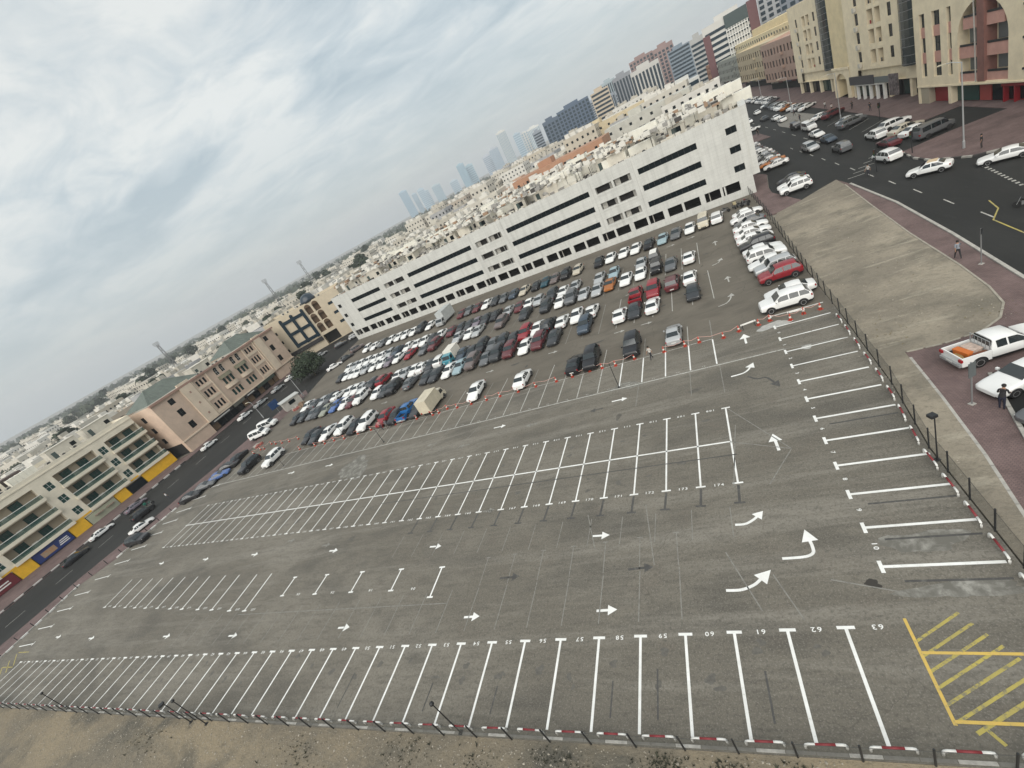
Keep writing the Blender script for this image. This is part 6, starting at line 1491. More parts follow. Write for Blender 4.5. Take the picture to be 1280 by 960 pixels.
def make_car(key, col, x, y, heading, label, group, z=0.0, roofm=None, cat='car'):
    M = vm(key); P = PROF[key]; st = P['st']
    near = (Vector((x, y, 0)) - CAMP).length
    root = empty('parked_car' if z == 0 else 'car', (x, y, z), R(heading), label=label, cat=cat, group=group)
    if key in 'suh': vr = random.Random(int(x * 97 + y * 31)); root.scale = (vr.uniform(.93, 1.04), vr.uniform(.97, 1.03), vr.uniform(.94, 1.07))
    if key == 'v': root.name = 'minibus'
    if key == 'p': root.name = 'pickup_truck'
    b = put('body', M['body'], root); oslot(b, PM[col])
    put('windscreen', M['windscreen'], root); put('rear_window', M['rear_window'], root)
    for k in M:
        if k.startswith('side_window'): put('side_window', M[k], root)
    hw = max(s[4] for s in st)
    for ax in P['ax']:
        for s in (1, -1):
            w = put('wheel', M['wheel'], root, (ax, s * (hw - .095), P['wh']))
            if near < 100: put('rim', M['rim'], w)
    f, t = st[1], st[-2]
    if near < 170:
        for s in (1, -1):
            put('headlight', M['headlight'], root, (f[0] + .01, s * f[4] * .74, f[2] - .06))
            put('taillight', M['taillight'], root, ((t[0] if key != 'p' else -2.6) - .05, s * (t[4] * .86 if key != 'p' else .84), t[2] - .12 if key != 'p' else .92))
    if near < 100:
        for s in (1, -1):
            m = put('mirror', M['mirror'], root, (st[P['win'][0]][0] - .28, s * (hw + .09), st[P['win'][0]][2] + .02)); oslot(m, PM[col])
        put('number_plate', M['plate'], root, ((st[-1][0] if key != 'p' else -2.72) - .012, 0, .62))
    if roofm:
        k = P['ws'][1]; e = P['rw'][0]; rb = MB()
        rb.box(st[e][0] + .1, st[k][0] - .1, -st[k][5] * .8, st[k][5] * .8, st[k][3] - .02, max(s[3] for s in st) + .045); rb.build('roof_panel', roofm, root)
    return root
def box_truck(x, y, heading, cabm, boxm, label, L=5.2, H=2.4, W=1.9, cat='truck', z=0.0, name='box_truck'):
    root = empty(name, (x, y, z), R(heading), label=label, cat=cat)
    cab = MB(); c0, c1 = L / 2 - 1.6, L / 2; w = W / 2 * .94
    prof = [(c0, .4), (c1, .4), (c1, 1.05), (c1 - .28, 1.15), (c1 - .62, 1.88), (c0, 1.95)]
    i = len(cab.v); n = len(prof)
    cab.v += [(px, -w, pz) for px, pz in prof] + [(px, w, pz) for px, pz in prof]
    cab.f.append(tuple(range(n))); cab.f.append(tuple(range(2 * n - 1, n - 1, -1))); cab.m += [0, 0]
    for k in range(n): l = (k + 1) % n; cab.f.append((l, k, n + k, n + l)); cab.m.append(0)
    cab.build('cab', cabm, root)
    MB().quad([(c1 - .30, -w * .9, 1.22), (c1 - .30, w * .9, 1.22), (c1 - .58, w * .85, 1.82), (c1 - .58, -w * .85, 1.82)]).xform(Matrix.Translation((.03, 0, .015))).build('windscreen', CGLASS, root)
    for s in (-1, 1): MB().quad([(c0 + .25, s * (w + .01), 1.15), (c1 - .45, s * (w + .01), 1.15), (c1 - .68, s * (w + .01), 1.75), (c0 + .25, s * (w + .01), 1.75)][::-s]).build('side_window', CGLASS, root)
    bx = MB(); bx.box(-L / 2, c0 - .06, -W / 2, W / 2, .62, H)
    for k in range(7):
        xx = -L / 2 + .1 + k * (c0 + L / 2 - .3) / 6
        for s in (-1, 1): bx.box(xx - .03, xx + .03, s * (W / 2 + .002), s * (W / 2 + .03), .65, H - .03) if s > 0 else bx.box(xx - .03, xx + .03, -W / 2 - .03, -W / 2 - .002, .65, H - .03)
    bx.box(-L / 2, c0 - .06, -W / 2 - .03, W / 2 + .03, H, H + .05); bx.build('cargo_box', boxm, root)
    MB().box(-L / 2, c0, -.4, .4, .42, .615).build('chassis', TRIM, root)
    wm = vm('p')['wheel']
    for ax in (c1 - .75, -L / 2 + 1.1):
        for s in (-1, 1): q_ = put('wheel', wm, root, (ax, s * (W / 2 - .14), .39)); put('rim', vm('p')['rim'], q_)
    for s in (-1, 1): put('headlight', vm('s')['headlight'], root, (c1 + .0, s * .62, .8)); put('taillight', vm('s')['taillight'], root, (-L / 2 - .02, s * .75, .75))
    return root
CARDATA = """
R1 -93.6 40.5 100 s K
R1 -84.2 35.3 -93 u K
R1 -76.9 35.0 -95 u W
R1 -70.7 39.4 -94 s K
R1 -68.1 38.4 -93 s D
R1 -65.4 38.5 -93 s W
R1 -61.5 38.7 -95 u W
R1 -57.8 37.5 -95 s K
R1 -55.1 37.4 -95 u W
R1 -51.1 37.2 -94 s R
R1 -48.4 36.6 -95 s K
R1 -46.2 37.0 86 p U
R1 -44.0 36.8 -94 s D
R1 -41.0 36.7 85 t C
R1 -33.1 36.2 -93 s W
R1 -25.3 35.4 86 s W
R1 -17.6 35.0 85 s K
R1 -15.3 34.9 -94 u K
R1 -10.1 35.0 -95 u K
R1 -5.2 34.6 86 s S
R2f -84.1 50.2 -94 s K
R2f -81.5 50.1 -96 s D
R2f -78.9 50.0 -94 s G
R2f -76.7 49.7 -96 s D
R2f -74.5 49.6 -94 s O
R2f -71.8 49.8 -94 s B
R2f -68.9 49.5 -94 s W
R2f -66.5 49.1 -96 s M
R2f -64.3 49.1 -95 u W
R2f -59.8 48.6 -96 s W
R2f -57.6 48.5 -95 s D
R2f -55.4 48.3 -96 u K
R2f -51.3 48.1 86 s G
R2f -47.5 47.9 -96 s D
R2f -45.4 47.6 -95 s D
R2f -42.4 47.4 -96 s W
R2f -40.0 47.4 -96 s A
R2f -37.4 47.2 -95 u N
R2f -34.7 47.1 -94 s G
R2f -32.5 47.0 -94 u D
R2f -30.0 46.6 -94 u M
R2f -27.2 46.4 -95 s W
R2f -24.7 46.2 -95 u M
R2f -22.1 45.9 -96 s D
R2f -17.1 46.1 -96 u Y
R2f -11.8 45.6 85 s W
R2f -9.7 45.5 -95 s D
R2f -7.2 45.2 84 s W
R2f -1.9 44.6 -96 s D
R2b -85.4 55.5 -96 s W
R2b -82.2 55.3 85 s G
R2b -79.9 55.2 -94 s S
R2b -77.6 55.3 -95 s D
R2b -75.4 55.2 84 s W
R2b -71.8 55.1 -94 s W
R2b -69.5 54.8 -95 s W
R2b -67.3 54.7 86 s S
R2b -64.6 54.4 -94 s D
R2b -61.5 54.2 85 u R
R2b -57.6 53.9 -96 s W
R2b -55.4 53.5 -94 s S
R2b -53.2 53.7 -94 s W
R2b -51.0 53.6 85 s W
R2b -48.8 53.0 -95 s D
R2b -46.6 53.4 86 u W
R2b -44.0 52.9 -95 q T
R2b -41.5 52.6 -96 s Y
R2b -39.3 52.4 -94 s D
R2b -37.1 52.6 -96 u K
R2b -34.9 52.3 -96 s G
R2b -32.7 52.0 -94 s D
R2b -30.5 52.1 85 s D
R2b -28.3 51.8 -95 u R
R2b -26.1 52.0 -95 s W
R2b -23.9 51.3 84 u K
R2b -21.5 51.2 86 s W
R2b -19.0 51.3 -94 s W
R2b -16.4 50.9 84 s W
R2b -9.4 50.7 86 p R
R2b -6.8 50.4 -96 u R
R2b -4.1 50.5 84 u M
R2b -1.7 50.3 84 s W
R3f -82.6 66.6 -96 s K
R3f -80.4 66.4 -97 s W
R3f -78.2 66.2 -98 s W
R3f -76.1 65.7 -97 s W
R3f -73.8 65.8 -98 s S
R3f -71.1 65.6 -96 s W
R3f -68.5 65.4 -97 s W
R3f -65.9 64.7 -98 s V
R3f -63.5 64.8 -96 s W
R3f -59.9 64.4 -97 s R
R3f -55.6 63.7 -96 s G
R3f -52.7 63.8 -98 u M
R3f -46.3 62.8 -96 s S
R3f -43.5 62.9 -98 s W
R3f -41.4 62.4 -97 s S
R3f -35.8 62.0 -98 u N
R3f -30.5 61.7 -97 s D
R3f -26.0 61.2 -98 u D
R3f -23.2 61.1 -96 s W
R3f -20.9 60.5 -96 u G
R3f -18.6 60.5 -96 s S
R3f -16.0 59.8 -98 s S
R3f -13.8 60.1 -98 s Z
R3f -11.0 59.7 -98 s W
R3f -8.5 59.7 -97 s W
R3f -5.9 59.4 -98 j K
R3f -3.7 58.9 -98 s G
R3f -0.9 58.9 83 s W
R3b -83.5 71.7 -98 s W
R3b -81.3 71.7 -98 s S
R3b -79.1 71.3 -97 s W
R3b -76.7 71.3 -97 s W
R3b -74.4 71.1 -97 s W
R3b -72.0 70.9 -98 s W
R3b -69.1 70.4 -96 s S
R3b -66.8 70.1 -98 s Y
R3b -63.2 69.8 -97 s W
R3b -60.3 69.4 -98 s W
R3b -58.1 69.5 -98 s W
R3b -55.9 69.4 -96 s D
R3b -53.5 69.1 -96 s W
R3b -50.3 68.7 -98 s M
R3b -47.7 68.5 -97 s D
R3b -45.5 68.4 -98 s D
R3b -43.3 67.9 -96 s V
R3b -41.1 67.8 -97 s D
R3b -38.9 68.0 -98 s K
R3b -35.6 67.2 -96 s S
R3b -32.9 67.2 -97 s M
R3b -30.7 66.6 -97 s W
R3b -28.5 66.4 -98 s S
R3b -25.6 66.6 -98 u D
R3b -23.3 66.1 -96 s W
R3b -20.8 66.3 -97 s S
R3b -16.0 65.7 -97 s S
R3b -13.2 65.2 -96 s A
R3b -8.3 64.6 -96 s S
R3b -6.0 64.3 -96 j L
R4 -84.8 83.2 -99 s W
R4 -81.7 82.8 -99 s W
R4 -78.6 82.6 -100 s G
R4 -75.4 82.1 -98 s W
R4 -72.6 82.0 -100 s W
R4 -69.9 81.3 -98 s W
R4 -67.1 81.1 -100 s W
R4 -64.6 81.0 -99 u D
R4 -61.7 80.8 -99 s W
R4 -57.0 80.1 -99 b S
R4 -51.5 79.4 -98 s M
R4 -49.4 79.4 -98 s G
R4 -47.0 79.3 -100 s M
R4 -44.4 79.0 -98 s W
R4 -41.8 78.5 -99 s D
R4 -39.4 78.0 -98 s G
R4 -36.9 77.8 -99 s Y
R4 -34.1 77.5 -100 s I
R4 -31.1 77.4 -99 s K
R4 -28.8 77.2 -98 s E
R4 -26.5 77.2 -100 s N
R4 -24.0 76.7 -99 u K
R4 -21.3 76.4 -99 s I
R4 -16.6 75.9 -98 s K
R4 -14.2 75.6 -99 s W
R4 -11.5 75.4 -100 s W
R4 -9.1 75.0 -100 s W
R4 -6.6 74.6 -100 s K
R4 -4.0 74.3 -100 s A
R4 -1.6 74.3 -99 s G
R4 0.9 74.2 -99 s W
R4 3.3 74.0 -99 v C
R4 5.5 73.6 81 u W
RC 6.2 34.1 177 u W
RC 7.2 36.4 176 s W
RC 7.5 41.3 178 u R
RC 7.6 43.9 178 u S
RC 7.4 46.2 176 s W
RC 7.7 48.5 -3 u W
RC 7.8 50.9 -2 s W
RC 7.7 53.7 176 u K
RC 8.0 56.5 -4 s W
RC 8.3 59.3 -2 s W
RC 8.6 62.2 -4 s W
RC 9.0 64.9 178 s G
RC 8.6 67.6 177 h W
RC 9.7 69.9 -2 s W
"""
TYPEN = {'s': 'sedan', 'u': 'SUV', 'h': 'hatchback', 'v': 'minibus', 'j': 'off-roader', 'p': 'pickup'}
ROWN = {'R1': 'in the row along the cones', 'R2f': 'in the near half of the second parked row', 'R2b': 'in the far half of the second parked row', 'R3f': 'in the near half of the third parked row', 'R3b': 'in the far half of the third parked row', 'R4': 'in the row against the white building', 'RC': 'in the column along the right fence'}
cnt = {}
for ln in CARDATA.strip().split('\n'):
    row, x, y, h, t, c = ln.split(); x, y, h = float(x), float(y), float(h)
    cnt[row] = cnt.get(row, 0) + 1
    if t == 's' and row not in ('R1', 'RC') and int(x * 7 + y * 3) % 8 == 0: t = 'h'
    o_ = ordw(cnt[row]) + (' from the near end' if row == 'RC' else ' from left')
    grp = 'cars parked in the old car park'
    if t == 't':
        box_truck(x, y, h, PM['C'], mat('cream_box', (0.52, 0.47, 0.36), .6, var=.1, scale=1), 'large cream box van parked at the cone line', 5.4, 2.6, 2.0, 'van')
    elif t == 'b': box_truck(x, y + .4, h, PM['S'], mat('silver_box', (0.42, 0.44, 0.43), .5, var=.1, scale=1), 'silver box truck parked against the white building', 6.6, 3.1, 2.2)
    elif t == 'q': box_truck(x, y, h, PM['T'], mat('white_box', (0.66, 0.63, 0.56), .6), 'small teal truck with a white box in the second row', 4.6, 2.35, 1.9)
    else:
        make_car(t, c, x, y, h, '%s %s %s, %s' % (PAINTS[c][0], TYPEN[t], ROWN[row], o_), grp, roofm=WHITE_P if c == 'L' else None)
# cars elsewhere: x y heading type colour | where
OTHER = """-93.9 37.7 30 s K 0|parked by the left kerb beside the blue one
-93.5 35.0 32 s B 0|angled at the left edge between two black cars
-95.0 32.5 26 s G 0|angled at the left edge next to the blue one
-96.2 30.0 22 s K 0|nearest the bay lines at the left edge
-99.2 20.5 6 u K 0|standing alone on the left footway edge
-105.0 24.6 70 s W -.11|stopped beside the black SUV at the left edge
-112.4 29.3 82 u K -.11|driving in the middle of the left street
-122.6 33.5 82 s V -.11|parked at the black and white kerb
-124.2 26.5 80 s W -.11|parked by the awning on the left street
-121.8 20.0 78 s K -.11|in front of the blue sign board
-122.0 54.2 86 s W -.11|parked in front of the rose block end
-121.4 66.8 88 s W -.11|first of the two beside the shop of the rose block
-121.0 73.0 88 s S -.11|second of the two beside the shop of the rose block
-120.8 80.5 88 s S -.11|passing the middle of the rose block
-121.4 87.5 90 s W -.11|at the far end of the rose block
-117.5 100.0 70 s S -.11|left of the round tree
-95.5 79.6 50 s W -.11|right of the round tree
-93.4 83.2 52 s D -.11|behind the white one right of the round tree
-92.4 88.0 50 u N -.11|at the corner of the white building
-106 106 40 u S -.11|below the arched balconies
-110 102.6 40 u D -.11|beside the silver SUV below the arched balconies
17.7 73.0 172 u W 0|nearest the sandy ground with its door open
18.2 76.3 170 s W 0|second in the short row by the sandy ground
18.7 79.4 170 s K 0|third in the short row by the sandy ground
20.0 94.6 171 s W 0|beside the orange car near the building end
20.1 97.8 170 s X 0|in the short row by the white building end
20.0 100.7 170 s W 0|just behind the orange car
20.2 103.6 170 s K 0|second behind the orange car
20.3 106.5 170 s S 0|third behind the orange car
20.4 109.4 170 s W 0|fourth behind the orange car
20.4 112.3 170 s W 0|fifth behind the orange car
28.9 58.4 146 s J -.11|turning at the crossing with a crest on its door
33.8 53.6 152 s W -.11|entering the crossing at the right edge
29.2 70.6 96 u W -.11|with a pale roof and dark flank at the junction
32.2 77.8 92 s M -.11|braking behind the junction
33.4 85.4 92 u W -.11|in the lane behind the maroon sedan
28.6 86.2 90 u G -.11|with a lit brake light in the near lane
26.6 96.2 -88 u S -.11|coming toward the junction
30.1 97.5 -88 s Y -.11|beside the oncoming silver SUV
30.7 106.3 -88 s W -.11|fourth of the oncoming queue
32.1 116.0 -88 v W -.11|in the oncoming queue
31.6 123.8 -88 j K -.11|last of the oncoming queue
33.2 143.0 90 s W -.11|first of three waiting up the street
33.5 150.5 90 s W -.11|second of three waiting up the street
32.4 159.0 90 s D -.11|third of three waiting up the street
29.8 168.0 -90 s W -.11|coming down the far street alone
26.6 149.0 2 s W -.11|parked by the small paved corner
27.8 178.0 -90 s W -.11|far down the street behind the lone white one
31.2 186.0 90 s S -.11|far up the street
28.5 197.0 -90 s K -.11|farthest in the lane
36.4 74.4 14 v G -.11|parked longest on the red paving by the lamp
36.2 78.6 15 s W -.11|parked beside the long grey one
36.2 82.0 15 s I -.11|third parked before the red shops
36.8 87.4 12 u W -.11|parked fourth before the cream block
35.9 102.8 12 u G -.11|parked before the white shopfront
36.6 106.4 14 s S -.11|next to the grey SUV before the white shopfront
38.0 119.6 24 u M -.11|parked before the arched gateway
36.8 123.4 22 s W -.11|next to the maroon SUV
40.1 145.4 30 s W -.11|parked before the second glass bay block
39.6 150.2 26 s S -.11|second before the second glass bay block
39.6 155.0 26 s W -.11|third before the second glass bay block
39.2 160.0 26 s Z -.11|fourth before the second glass bay block"""
for ln in OTHER.split('\n'):
    d, where = ln.split('|'); x, y, h, t, c, z = d.split()
    make_car(t, c, float(x), float(y), float(h), '%s %s %s' % (PAINTS[c][0], TYPEN[t], where), 'cars on the streets', float(z), roofm=mat('taxi_roof', (0.55, 0.42, 0.27), .5) if c == 'J' else None)
far = random.Random(4)
for k in range(34):
    x, y = 20.6 + 0.01 * k, 115.4 + 3.0 * k
    if 127 < y < 145: continue
    make_car(far.choice('sssu'), far.choice('WWWSGDKW'), x, y, 170, 'car parked in the left kerb row of the right street, %s from the near end' % ordw(k + 1), 'cars in the left kerb row of the right street', -.11)
for k in range(14):
    x, y = 39.2 + 0.05 * k, 164.6 + 3.1 * k
    if k > 7: continue
    make_car(far.choice('sssu'), far.choice('WWWSGDKM'), x, y, 24, 'car parked diagonally before the far shops, %s from the near end' % ordw(k + 1), 'cars parked before the far shops', -.11)
for k in range(18):
    lane = k % 2; y = 160 + 12.5 * k + far.uniform(-3, 3)
    make_car(far.choice('sssuv'), far.choice('WWWSGDK'), 26.3 if lane == 0 else 34.6, y + (6 if lane else 0), -90 if lane == 0 else 90, '%s car driving far along the right street, %s from the near end' % ('oncoming' if lane == 0 else 'departing', ordw(k // 2 + 1)), 'moving cars far along the right street', -.11)
for k, (x, y) in enumerate([(42.0 + 0.02 * i, 190 + 3.4 * i) for i in range(12)] + [(43.0, 240 + 3.6 * i) for i in range(12)] + [(28 + 2 * (i % 3), 210 + 17 * i) for i in range(10)]):
    kk = k < 24
    make_car(far.choice('ssu'), far.choice('WWWSGDK'), x, y, (24 if kk else far.choice([90, -90])), 'small parked car in the far diagonal bays of the right street' if kk else 'tiny car far along the right street', 'cars in the far diagonal bays' if kk else 'cars far along the right street', -.11)
# minibuses by the left edge
make_car('v', 'W', -95.2, 48.6, 10, 'white minibus nearer the cones at the left edge of the car park', 'minibuses', 0, cat='minibus')
make_car('v', 'W', -96.2, 52.4, 8, 'white minibus behind the other one at the left edge', 'minibuses', 0, cat='minibus')
# pickup with cargo and two cars at the right edge
pk_t = make_car('p', 'W', 14.9, 18.35, 9, 'white pickup truck with orange crates in its bed on the paving', 'cars at the right edge', 0.0, cat='pickup truck')
def on_pickup(name, m, x, y, z, sx_, sy_, sz_, rz, label, cat):
    M_ = Matrix.Translation((14.9, 18.35, 0)) @ Matrix.Rotation(R(9), 4, 'Z'); p = M_ @ Vector((x, y, z)); h = .03
    b = MB().box(-sx_ / 2, sx_ / 2, -sy_ / 2, sy_ / 2, 0, sz_); b.box(-sx_ / 2 - h, sx_ / 2 + h, -sy_ / 2 - h, sy_ / 2 + h, sz_ - .05, sz_ + .03)
    b.build(name, m, loc=p, rz=R(9) + rz, label=label, cat=cat)
on_pickup('crate', mat('crate_orange', (0.50, 0.13, 0.02), .6), -1.95, -.05, .70, .35, 1.0, .42, .2, 'bright orange crate in the pickup bed', 'crate')
on_pickup('carton', mat('carton_pale', (0.46, 0.36, 0.30), .8, var=.3, scale=5), -1.35, .1, .70, .62, .9, .36, .1, 'pale carton stack in the pickup bed behind the cab', 'carton')
on_pickup('sack', mat('sack_tan', (0.30, 0.20, 0.08), .9, var=.3, scale=6), -2.3, -.2, .70, .30, .7, .16, -.2, 'tan sack at the tailgate of the pickup', 'sack')
on_pickup('plank_box', mat('plank_brown', (0.16, 0.06, 0.03), .8), -1.4, -.62, .70, .9, .3, .2, 0.0, 'dark red box along the pickup bed side', 'box')
rk = MB()
for k in range(6): rk.tube([(-0.92, -.75 + .3 * k, 1.1), (-0.92, -.75 + .3 * k, 1.68)], .016, 5)
rk.tube([(-0.92, -.8, 1.1), (-0.92, -.8, 1.7), (-0.92, .8, 1.7), (-0.92, .8, 1.1)], .022, 6); rk.build('cab_guard', GALV, pk_t)
make_car('s', 'W', 14.5, 14.85, 197, 'white sedan beside the pickup with a man leaning at it', 'cars at the right edge', -.02)
make_car('s', 'G', 14.6, 11.6, 196, 'dark grey sedan at the right edge, nearest the camera', 'cars at the right edge', -.11)
# ------------------------------------------------------------------ people
SKIN = mat('skin', (0.30, 0.17, 0.11), .7); HAIR = mat('hair', (0.012, 0.010, 0.009), .8); SHOE = mat('shoe', (0.02, 0.018, 0.016), .7)
def person(x, y, rz, top, leg, label, pose='walk', z=0.0, h=1.72, lean=0.0):
    shirt = mat('shirt_%s' % str(top), top, .9); trou = mat('trousers_%s' % str(leg), leg, .9)
    s = h / 1.72
    step = 0.24 if pose == 'walk' else 0.03
    V = [(0, 0, .95), (0, 0, 1.12), (0.01, 0, 1.30), (0.01, 0, 1.43), (0.015, 0, 1.50), (0.03, 0, 1.60), (0.03, 0, 1.70)]
    rad = [(.15, .12), (.145, .11), (.165, .115), (.13, .09), (.055, .055), (.095, .085), (.075, .07)]
    E = [(i, i + 1) for i in range(6)]
    def add(p, r, par): V.append(p); rad.append(r); E.append((par, len(V) - 1)); return len(V) - 1
    for sd_, f in ((1, 1), (-1, -1)):
        a = add((0, sd_ * .10, .88), (.095, .095), 0); k = add((f * step * .55 + .03, sd_ * .105, .50), (.065, .065), a); an = add((f * step, sd_ * .105, .10), (.045, .045), k)
        add((f * step + .07, sd_ * .11, .045), (.045, .038), an); 
    for sd_, f in ((1, -1), (-1, 1)):
        sh = add((0.0, sd_ * .19, 1.40), (.065, .065), 3); el = add((f * step * .5 + (.12 if pose == 'lean' else 0), sd_ * .24, 1.13), (.045, .045), sh)
        wr = add((f * step * .8 + (.38 if pose == 'lean' else .08), sd_ * .23, .92 if pose != 'lean' else 1.02), (.032, .032), el)
        hd = add((f * step * .9 + (.46 if pose == 'lean' else .10), sd_ * .23, .84 if pose != 'lean' else 1.0), (.036, .022), wr)
        for kf in range(5): add((f * step * .9 + (.50 if pose == 'lean' else .11) + .012 * (kf - 2), sd_ * .23 + .016 * (kf - 2), (.755 + .012 * abs(kf - 2)) if pose != 'lean' else .965), (.009, .009), hd)
    if lean: V = [(p[0] + (max(0, p[2] - .9)) * lean, p[1], p[2] - max(0, p[2] - .9) * lean * .35) for p in V]
    me = bpy.data.meshes.new('body'); me.from_pydata([(p[0] * s, p[1] * s, p[2] * s) for p in V], E, [])
    tmp = bpy.data.objects.new('tmp', me); COL.objects.link(tmp)
    tmp.modifiers.new('skin', 'SKIN'); sv = me.skin_vertices[0].data
    for i, r in enumerate(rad): sv[i].radius = (r[0] * s, r[1] * s)
    sv[0].use_root = True
    tmp.modifiers.new('sub', 'SUBSURF').levels = 1
    dg = bpy.context.evaluated_depsgraph_get(); ev = tmp.evaluated_get(dg); nm = bpy.data.meshes.new_from_object(ev)
    bpy.data.objects.remove(tmp); bpy.data.meshes.remove(me)
    nm.materials.clear()
    for m in (trou, shirt, SKIN, SHOE): nm.materials.append(m)
    for p in nm.polygons:
        c = p.center / s; p.use_smooth = True
        zc = c.z + (max(0, c.x) * .3 if lean else 0)
        if abs(c.y) > .175 and zc < 1.16: i = 2
        elif zc > 1.47: i = 2
        elif zc > .97: i = 1
        elif zc > .09: i = 0
        else: i = 3
        p.material_index = i
    root = empty('person', (x, y, z), rz, label=label, cat='person')
    put('body', nm, root)
    hx = .03 + lean * .75; hz = 1.665 - (0.75 * lean * .35)
    MB().lathe([(.10, -.04), (.112, .02), (.105, .07), (.07, .11), (.01, .125)], 10, ((hx - .015) * s, 0, hz * s)).build('hair', HAIR, root, smooth=True)
    return root
person(19.9, 33.2, R(95), (0.22, 0.24, 0.27), (0.02, 0.02, 0.022), 'man in a grey shirt and dark trousers walking on the paved footway')
person(25.4, 66.6, R(200), (0.42, 0.40, 0.37), (0.02, 0.021, 0.03), 'person in a pale top crossing the street by the faded crossing', z=-.11)
person(-8.0, 31.4, R(-140), (0.55, 0.52, 0.48), (0.02, 0.02, 0.025), 'man in a white shirt walking at the cone line by the silver sedan')
person(-50.4, 34.4, R(-60), (0.42, 0.25, 0.24), (0.05, 0.05, 0.06), 'worker in a pinkish shirt standing at the cone line beside the red car')
person(-48.9, 34.0, R(120), (0.10, 0.10, 0.11), (0.09, 0.08, 0.07), 'worker in dark clothes bending beside the pinkish shirted worker', 'lean', lean=.45)
person(12.35, 12.85, R(48), (0.015, 0.014, 0.016), (0.012, 0.014, 0.03), 'man in dark clothes leaning toward the white sedan at the right edge', 'lean', lean=.4)
person(34.9, 60.0, R(150), (0.02, 0.02, 0.022), (0.03, 0.025, 0.025), 'person in dark clothes standing on the paved corner by the street lamp', 'stand')
person(40.6, 133.0, R(90), (0.5, 0.5, 0.48), (0.03, 0.03, 0.03), 'person in white walking before the arched gateway')
person(39.8, 126.0, R(-90), (0.45, 0.42, 0.4), (0.03, 0.03, 0.03), 'person in a pale shirt by the maroon SUV', 'stand')
person(34.5, 131.5, R(60), (0.02, 0.02, 0.03), (0.02, 0.02, 0.03), 'person in dark clothes on the traffic island near the off-roader')
person(36.3, 143.0, R(120), (0.03, 0.03, 0.06), (0.02, 0.02, 0.02), 'person in navy on the traffic island near the parked white cars')
person(26.0, 137.5, R(200), (0.02, 0.02, 0.02), (0.02, 0.02, 0.02), 'person in black on the small paved corner behind the white building')
person(16.6, 95.0, R(100), (0.05, 0.05, 0.05), (0.03, 0.03, 0.03), 'person in dark clothes beside the end of the white building', 'stand')
person(41.2, 118.0, R(100), (0.03, 0.03, 0.03), (0.02, 0.02, 0.02), 'person in black in front of the white shopfront', 'stand')
person(40.9, 108.0, R(-100), (0.02, 0.02, 0.025), (0.02, 0.02, 0.02), 'person in black by the poster board', 'walk')
person(-109.0, 33.0, R(90), (0.5, 0.5, 0.5), (0.05, 0.05, 0.06), 'pedestrian in white at the edge of the left street', 'stand', z=-.11)

# ------------------------------------------------------------------ motorcycles
BIKEM = {}
def motorcycle(x, y, rz, col, label, z=0.0, box=None, rider=False):
    root = empty('motorcycle', (x, y, z), rz, label=label, cat='motorcycle', group='motorcycles')
    wm = MB().lathe([(.22, -.05), (.30, -.05), (.31, 0), (.30, .05), (.22, .05)], 14, axis='y').mesh('wheel', RUBBER) if 'w' not in BIKEM else BIKEM['w']; BIKEM['w'] = wm
    for xx in (.62, -.62): put('wheel', wm, root, (xx, 0, .31))
    MB().tube([(.62, .07, .31), (.45, .07, .75), (.38, .07, .98)], .025, 6).tube([(.62, -.07, .31), (.45, -.07, .75), (.38, -.07, .98)], .025, 6).build('fork', GALV, root)
    MB().tube([(.36, -.34, 1.03), (.40, 0, .98), (.36, .34, 1.03)], .018, 6).build('handlebar', BLACK_M, root)
    MB().lathe([(.05, -.22), (.13, -.15), (.15, .05), (.08, .25)], 10, (.12, 0, .78)).xform(Matrix.Translation((.12, 0, .78)) @ Matrix.Rotation(R(80), 4, 'Y') @ Matrix.Translation((-.12, 0, -.78))).build('fuel_tank', col, root, smooth=True)
    MB().box(-.62, -.02, -.13, .13, .74, .84).build('seat', BLACK_M, root); MB().box(-.2, .28, -.14, .14, .28, .62).build('engine', GREY_M, root)
    MB().tube([(-.62, .1, .31), (-.2, .1, .45), (.3, .0, .85)], .025, 6).build('frame', BLACK_M, root)
    if box: MB().box(-.82, -.38, -.24, .24, .86, 1.3).build('delivery_box', box, root)
    return root
MR = mat('bike_red', (0.15, .02, .02), .4); MK = mat('bike_black', (.015, .015, .015), .4); MY = mat('bike_yellow', (.42, .36, .03), .5)
for k, (x, y) in enumerate([(8.9, 77.2), (9.7, 76.6), (10.6, 76.0), (10.9, 77.4), (7.4, 77.0)]):
    motorcycle(x, y, R(100 + 12 * k), [MR, MK, MK, MR, MK][k], '%s motorcycle of the cluster beside the white building corner, %s from the left' % (['dark red', 'black', 'black', 'dark red', 'black'][k], ordw([2, 3, 4, 5, 1][k])), box=mat('box_tan', (.35, .30, .18), .6) if k == 0 else None)
motorcycle(28.0, 39.6, R(140), MK, 'motorcycle with a yellow delivery box at the right edge of the road', -.11, box=MY)
motorcycle(-115.6, 32.6, R(80), mat('bike_green', (.01, .10, .07), .5), 'green motorcycle on the left street near the yellow panels', -.11, box=mat('box_green', (.01, .13, .09), .5))
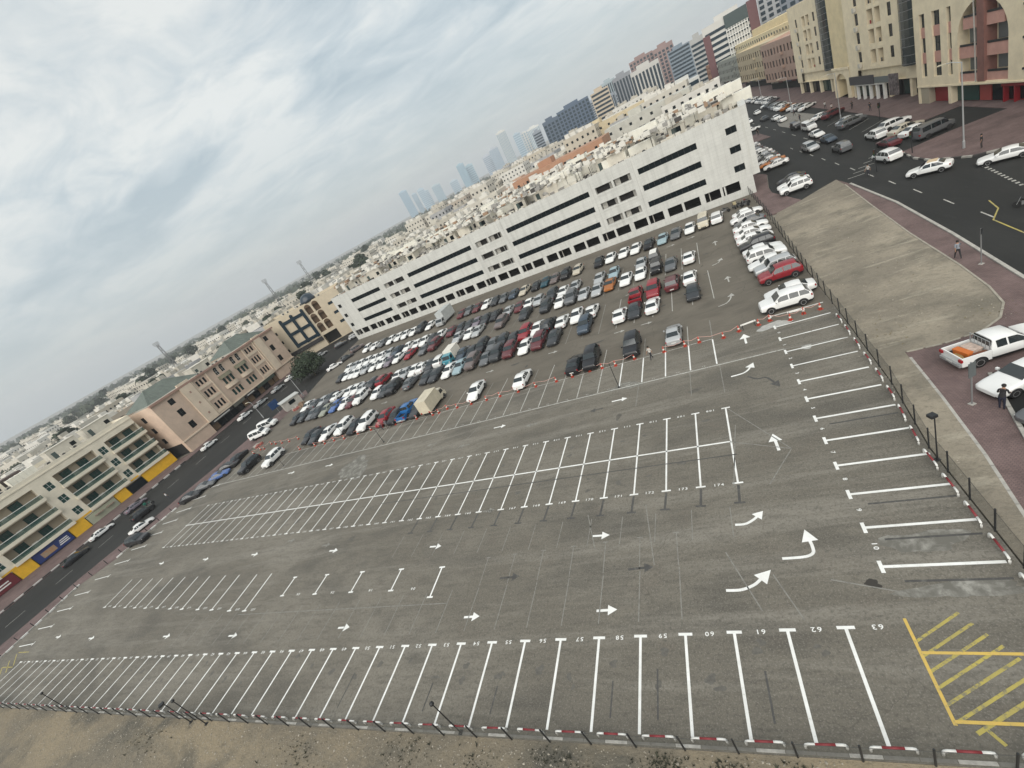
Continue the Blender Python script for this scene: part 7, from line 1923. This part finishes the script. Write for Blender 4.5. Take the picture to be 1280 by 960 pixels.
# traffic lights
for x, y, lab in [(31.6, 69.0, 'traffic light at the far paved corner'), (26.6, 67.2, 'short traffic light post on the island by the crossing person'), (38.4, 97.0, 'traffic light pole before the white shopfront')]:
    o = empty('traffic_light', (x, y, -.1), R(-60), label=lab, cat='traffic light', group='traffic lights')
    MB().lathe([(.08, 0), (.06, .2), (.05, 2.9)], 8).build('pole', BLACK_M, o); h_ = MB().box(-.16, .16, -.14, .14, 2.3, 3.2).build('signal_head', BLACK_M, o)
    for k, c in enumerate([(.10, .02, .01), (.10, .07, .01), (.01, .08, .04)]): MB().lathe([(.10, -.17), (.10, -.145)], 10, (0, 0, 2.5 + .27 * (2 - k)), axis='y').build('lens', mat('lens_%d' % k, c, .3), h_)
bollm = MB().lathe([(.06, 0), (.06, .85), (.02, .9)], 8).mesh('bollard', BLACK_M)
for k in range(13):
    t = k / 12; put('bollard', bollm, None, (-104.4 + 0.2 * math.sin(k) + (5 * max(0, t - .45) / .55), 1.0 + 26.5 * t, 0), label='short black bollard on the left edge of the car park, %s from the near end' % ordw(k + 1), cat='bollard', group='bollards on the left edge')
# planter / rubbish at the left corner
for k, (x, y) in enumerate([(-91.2, 43.8), (-92.4, 44.6), (-90.2, 58.4), (-91.6, 57.6), (-93.2, 58.6), (-92.2, 60.0)]):
    q_ = random.Random(k); b = MB()
    for j in range(9): a = q_.uniform(-.7, .7); c = q_.uniform(-.6, .6); s = q_.uniform(.12, .3); b.box(a - s, a + s, c - s, c + s, 0, q_.uniform(.15, .5))
    b.build('rubble_heap', mat('rubble_%d' % (k % 3), [(.30, .10, .08), (.36, .33, .29), (.22, .15, .10)][k % 3], .9, var=.3, scale=4), loc=(x, y, 0), rz=k, label='small heap of %s blocks at the left corner, %s of six' % (['reddish', 'grey', 'brown'][k % 3], ordw(k + 1)), cat='rubble', group='rubble heaps at the left corner')
# ------------------------------------------------------------------ haze
hz = MB().box(-3600, 1500, -600, 3600, -1.4, 175)
hm_ = bpy.data.materials.new('haze'); hm_.use_nodes = True; t_ = hm_.node_tree; t_.nodes.clear()
o_ = t_.nodes.new('ShaderNodeOutputMaterial'); v_ = N(t_, 'ShaderNodeVolumePrincipled', Density=0.0002, Anisotropy=0.0); v_.inputs['Color'].default_value = (0.93, 0.96, 0.99, 1)
t_.links.new(v_.outputs[0], o_.inputs['Volume'])
hz.build('haze', hm_, kind='stuff', label='pale grey haze over the town', cat='haze')
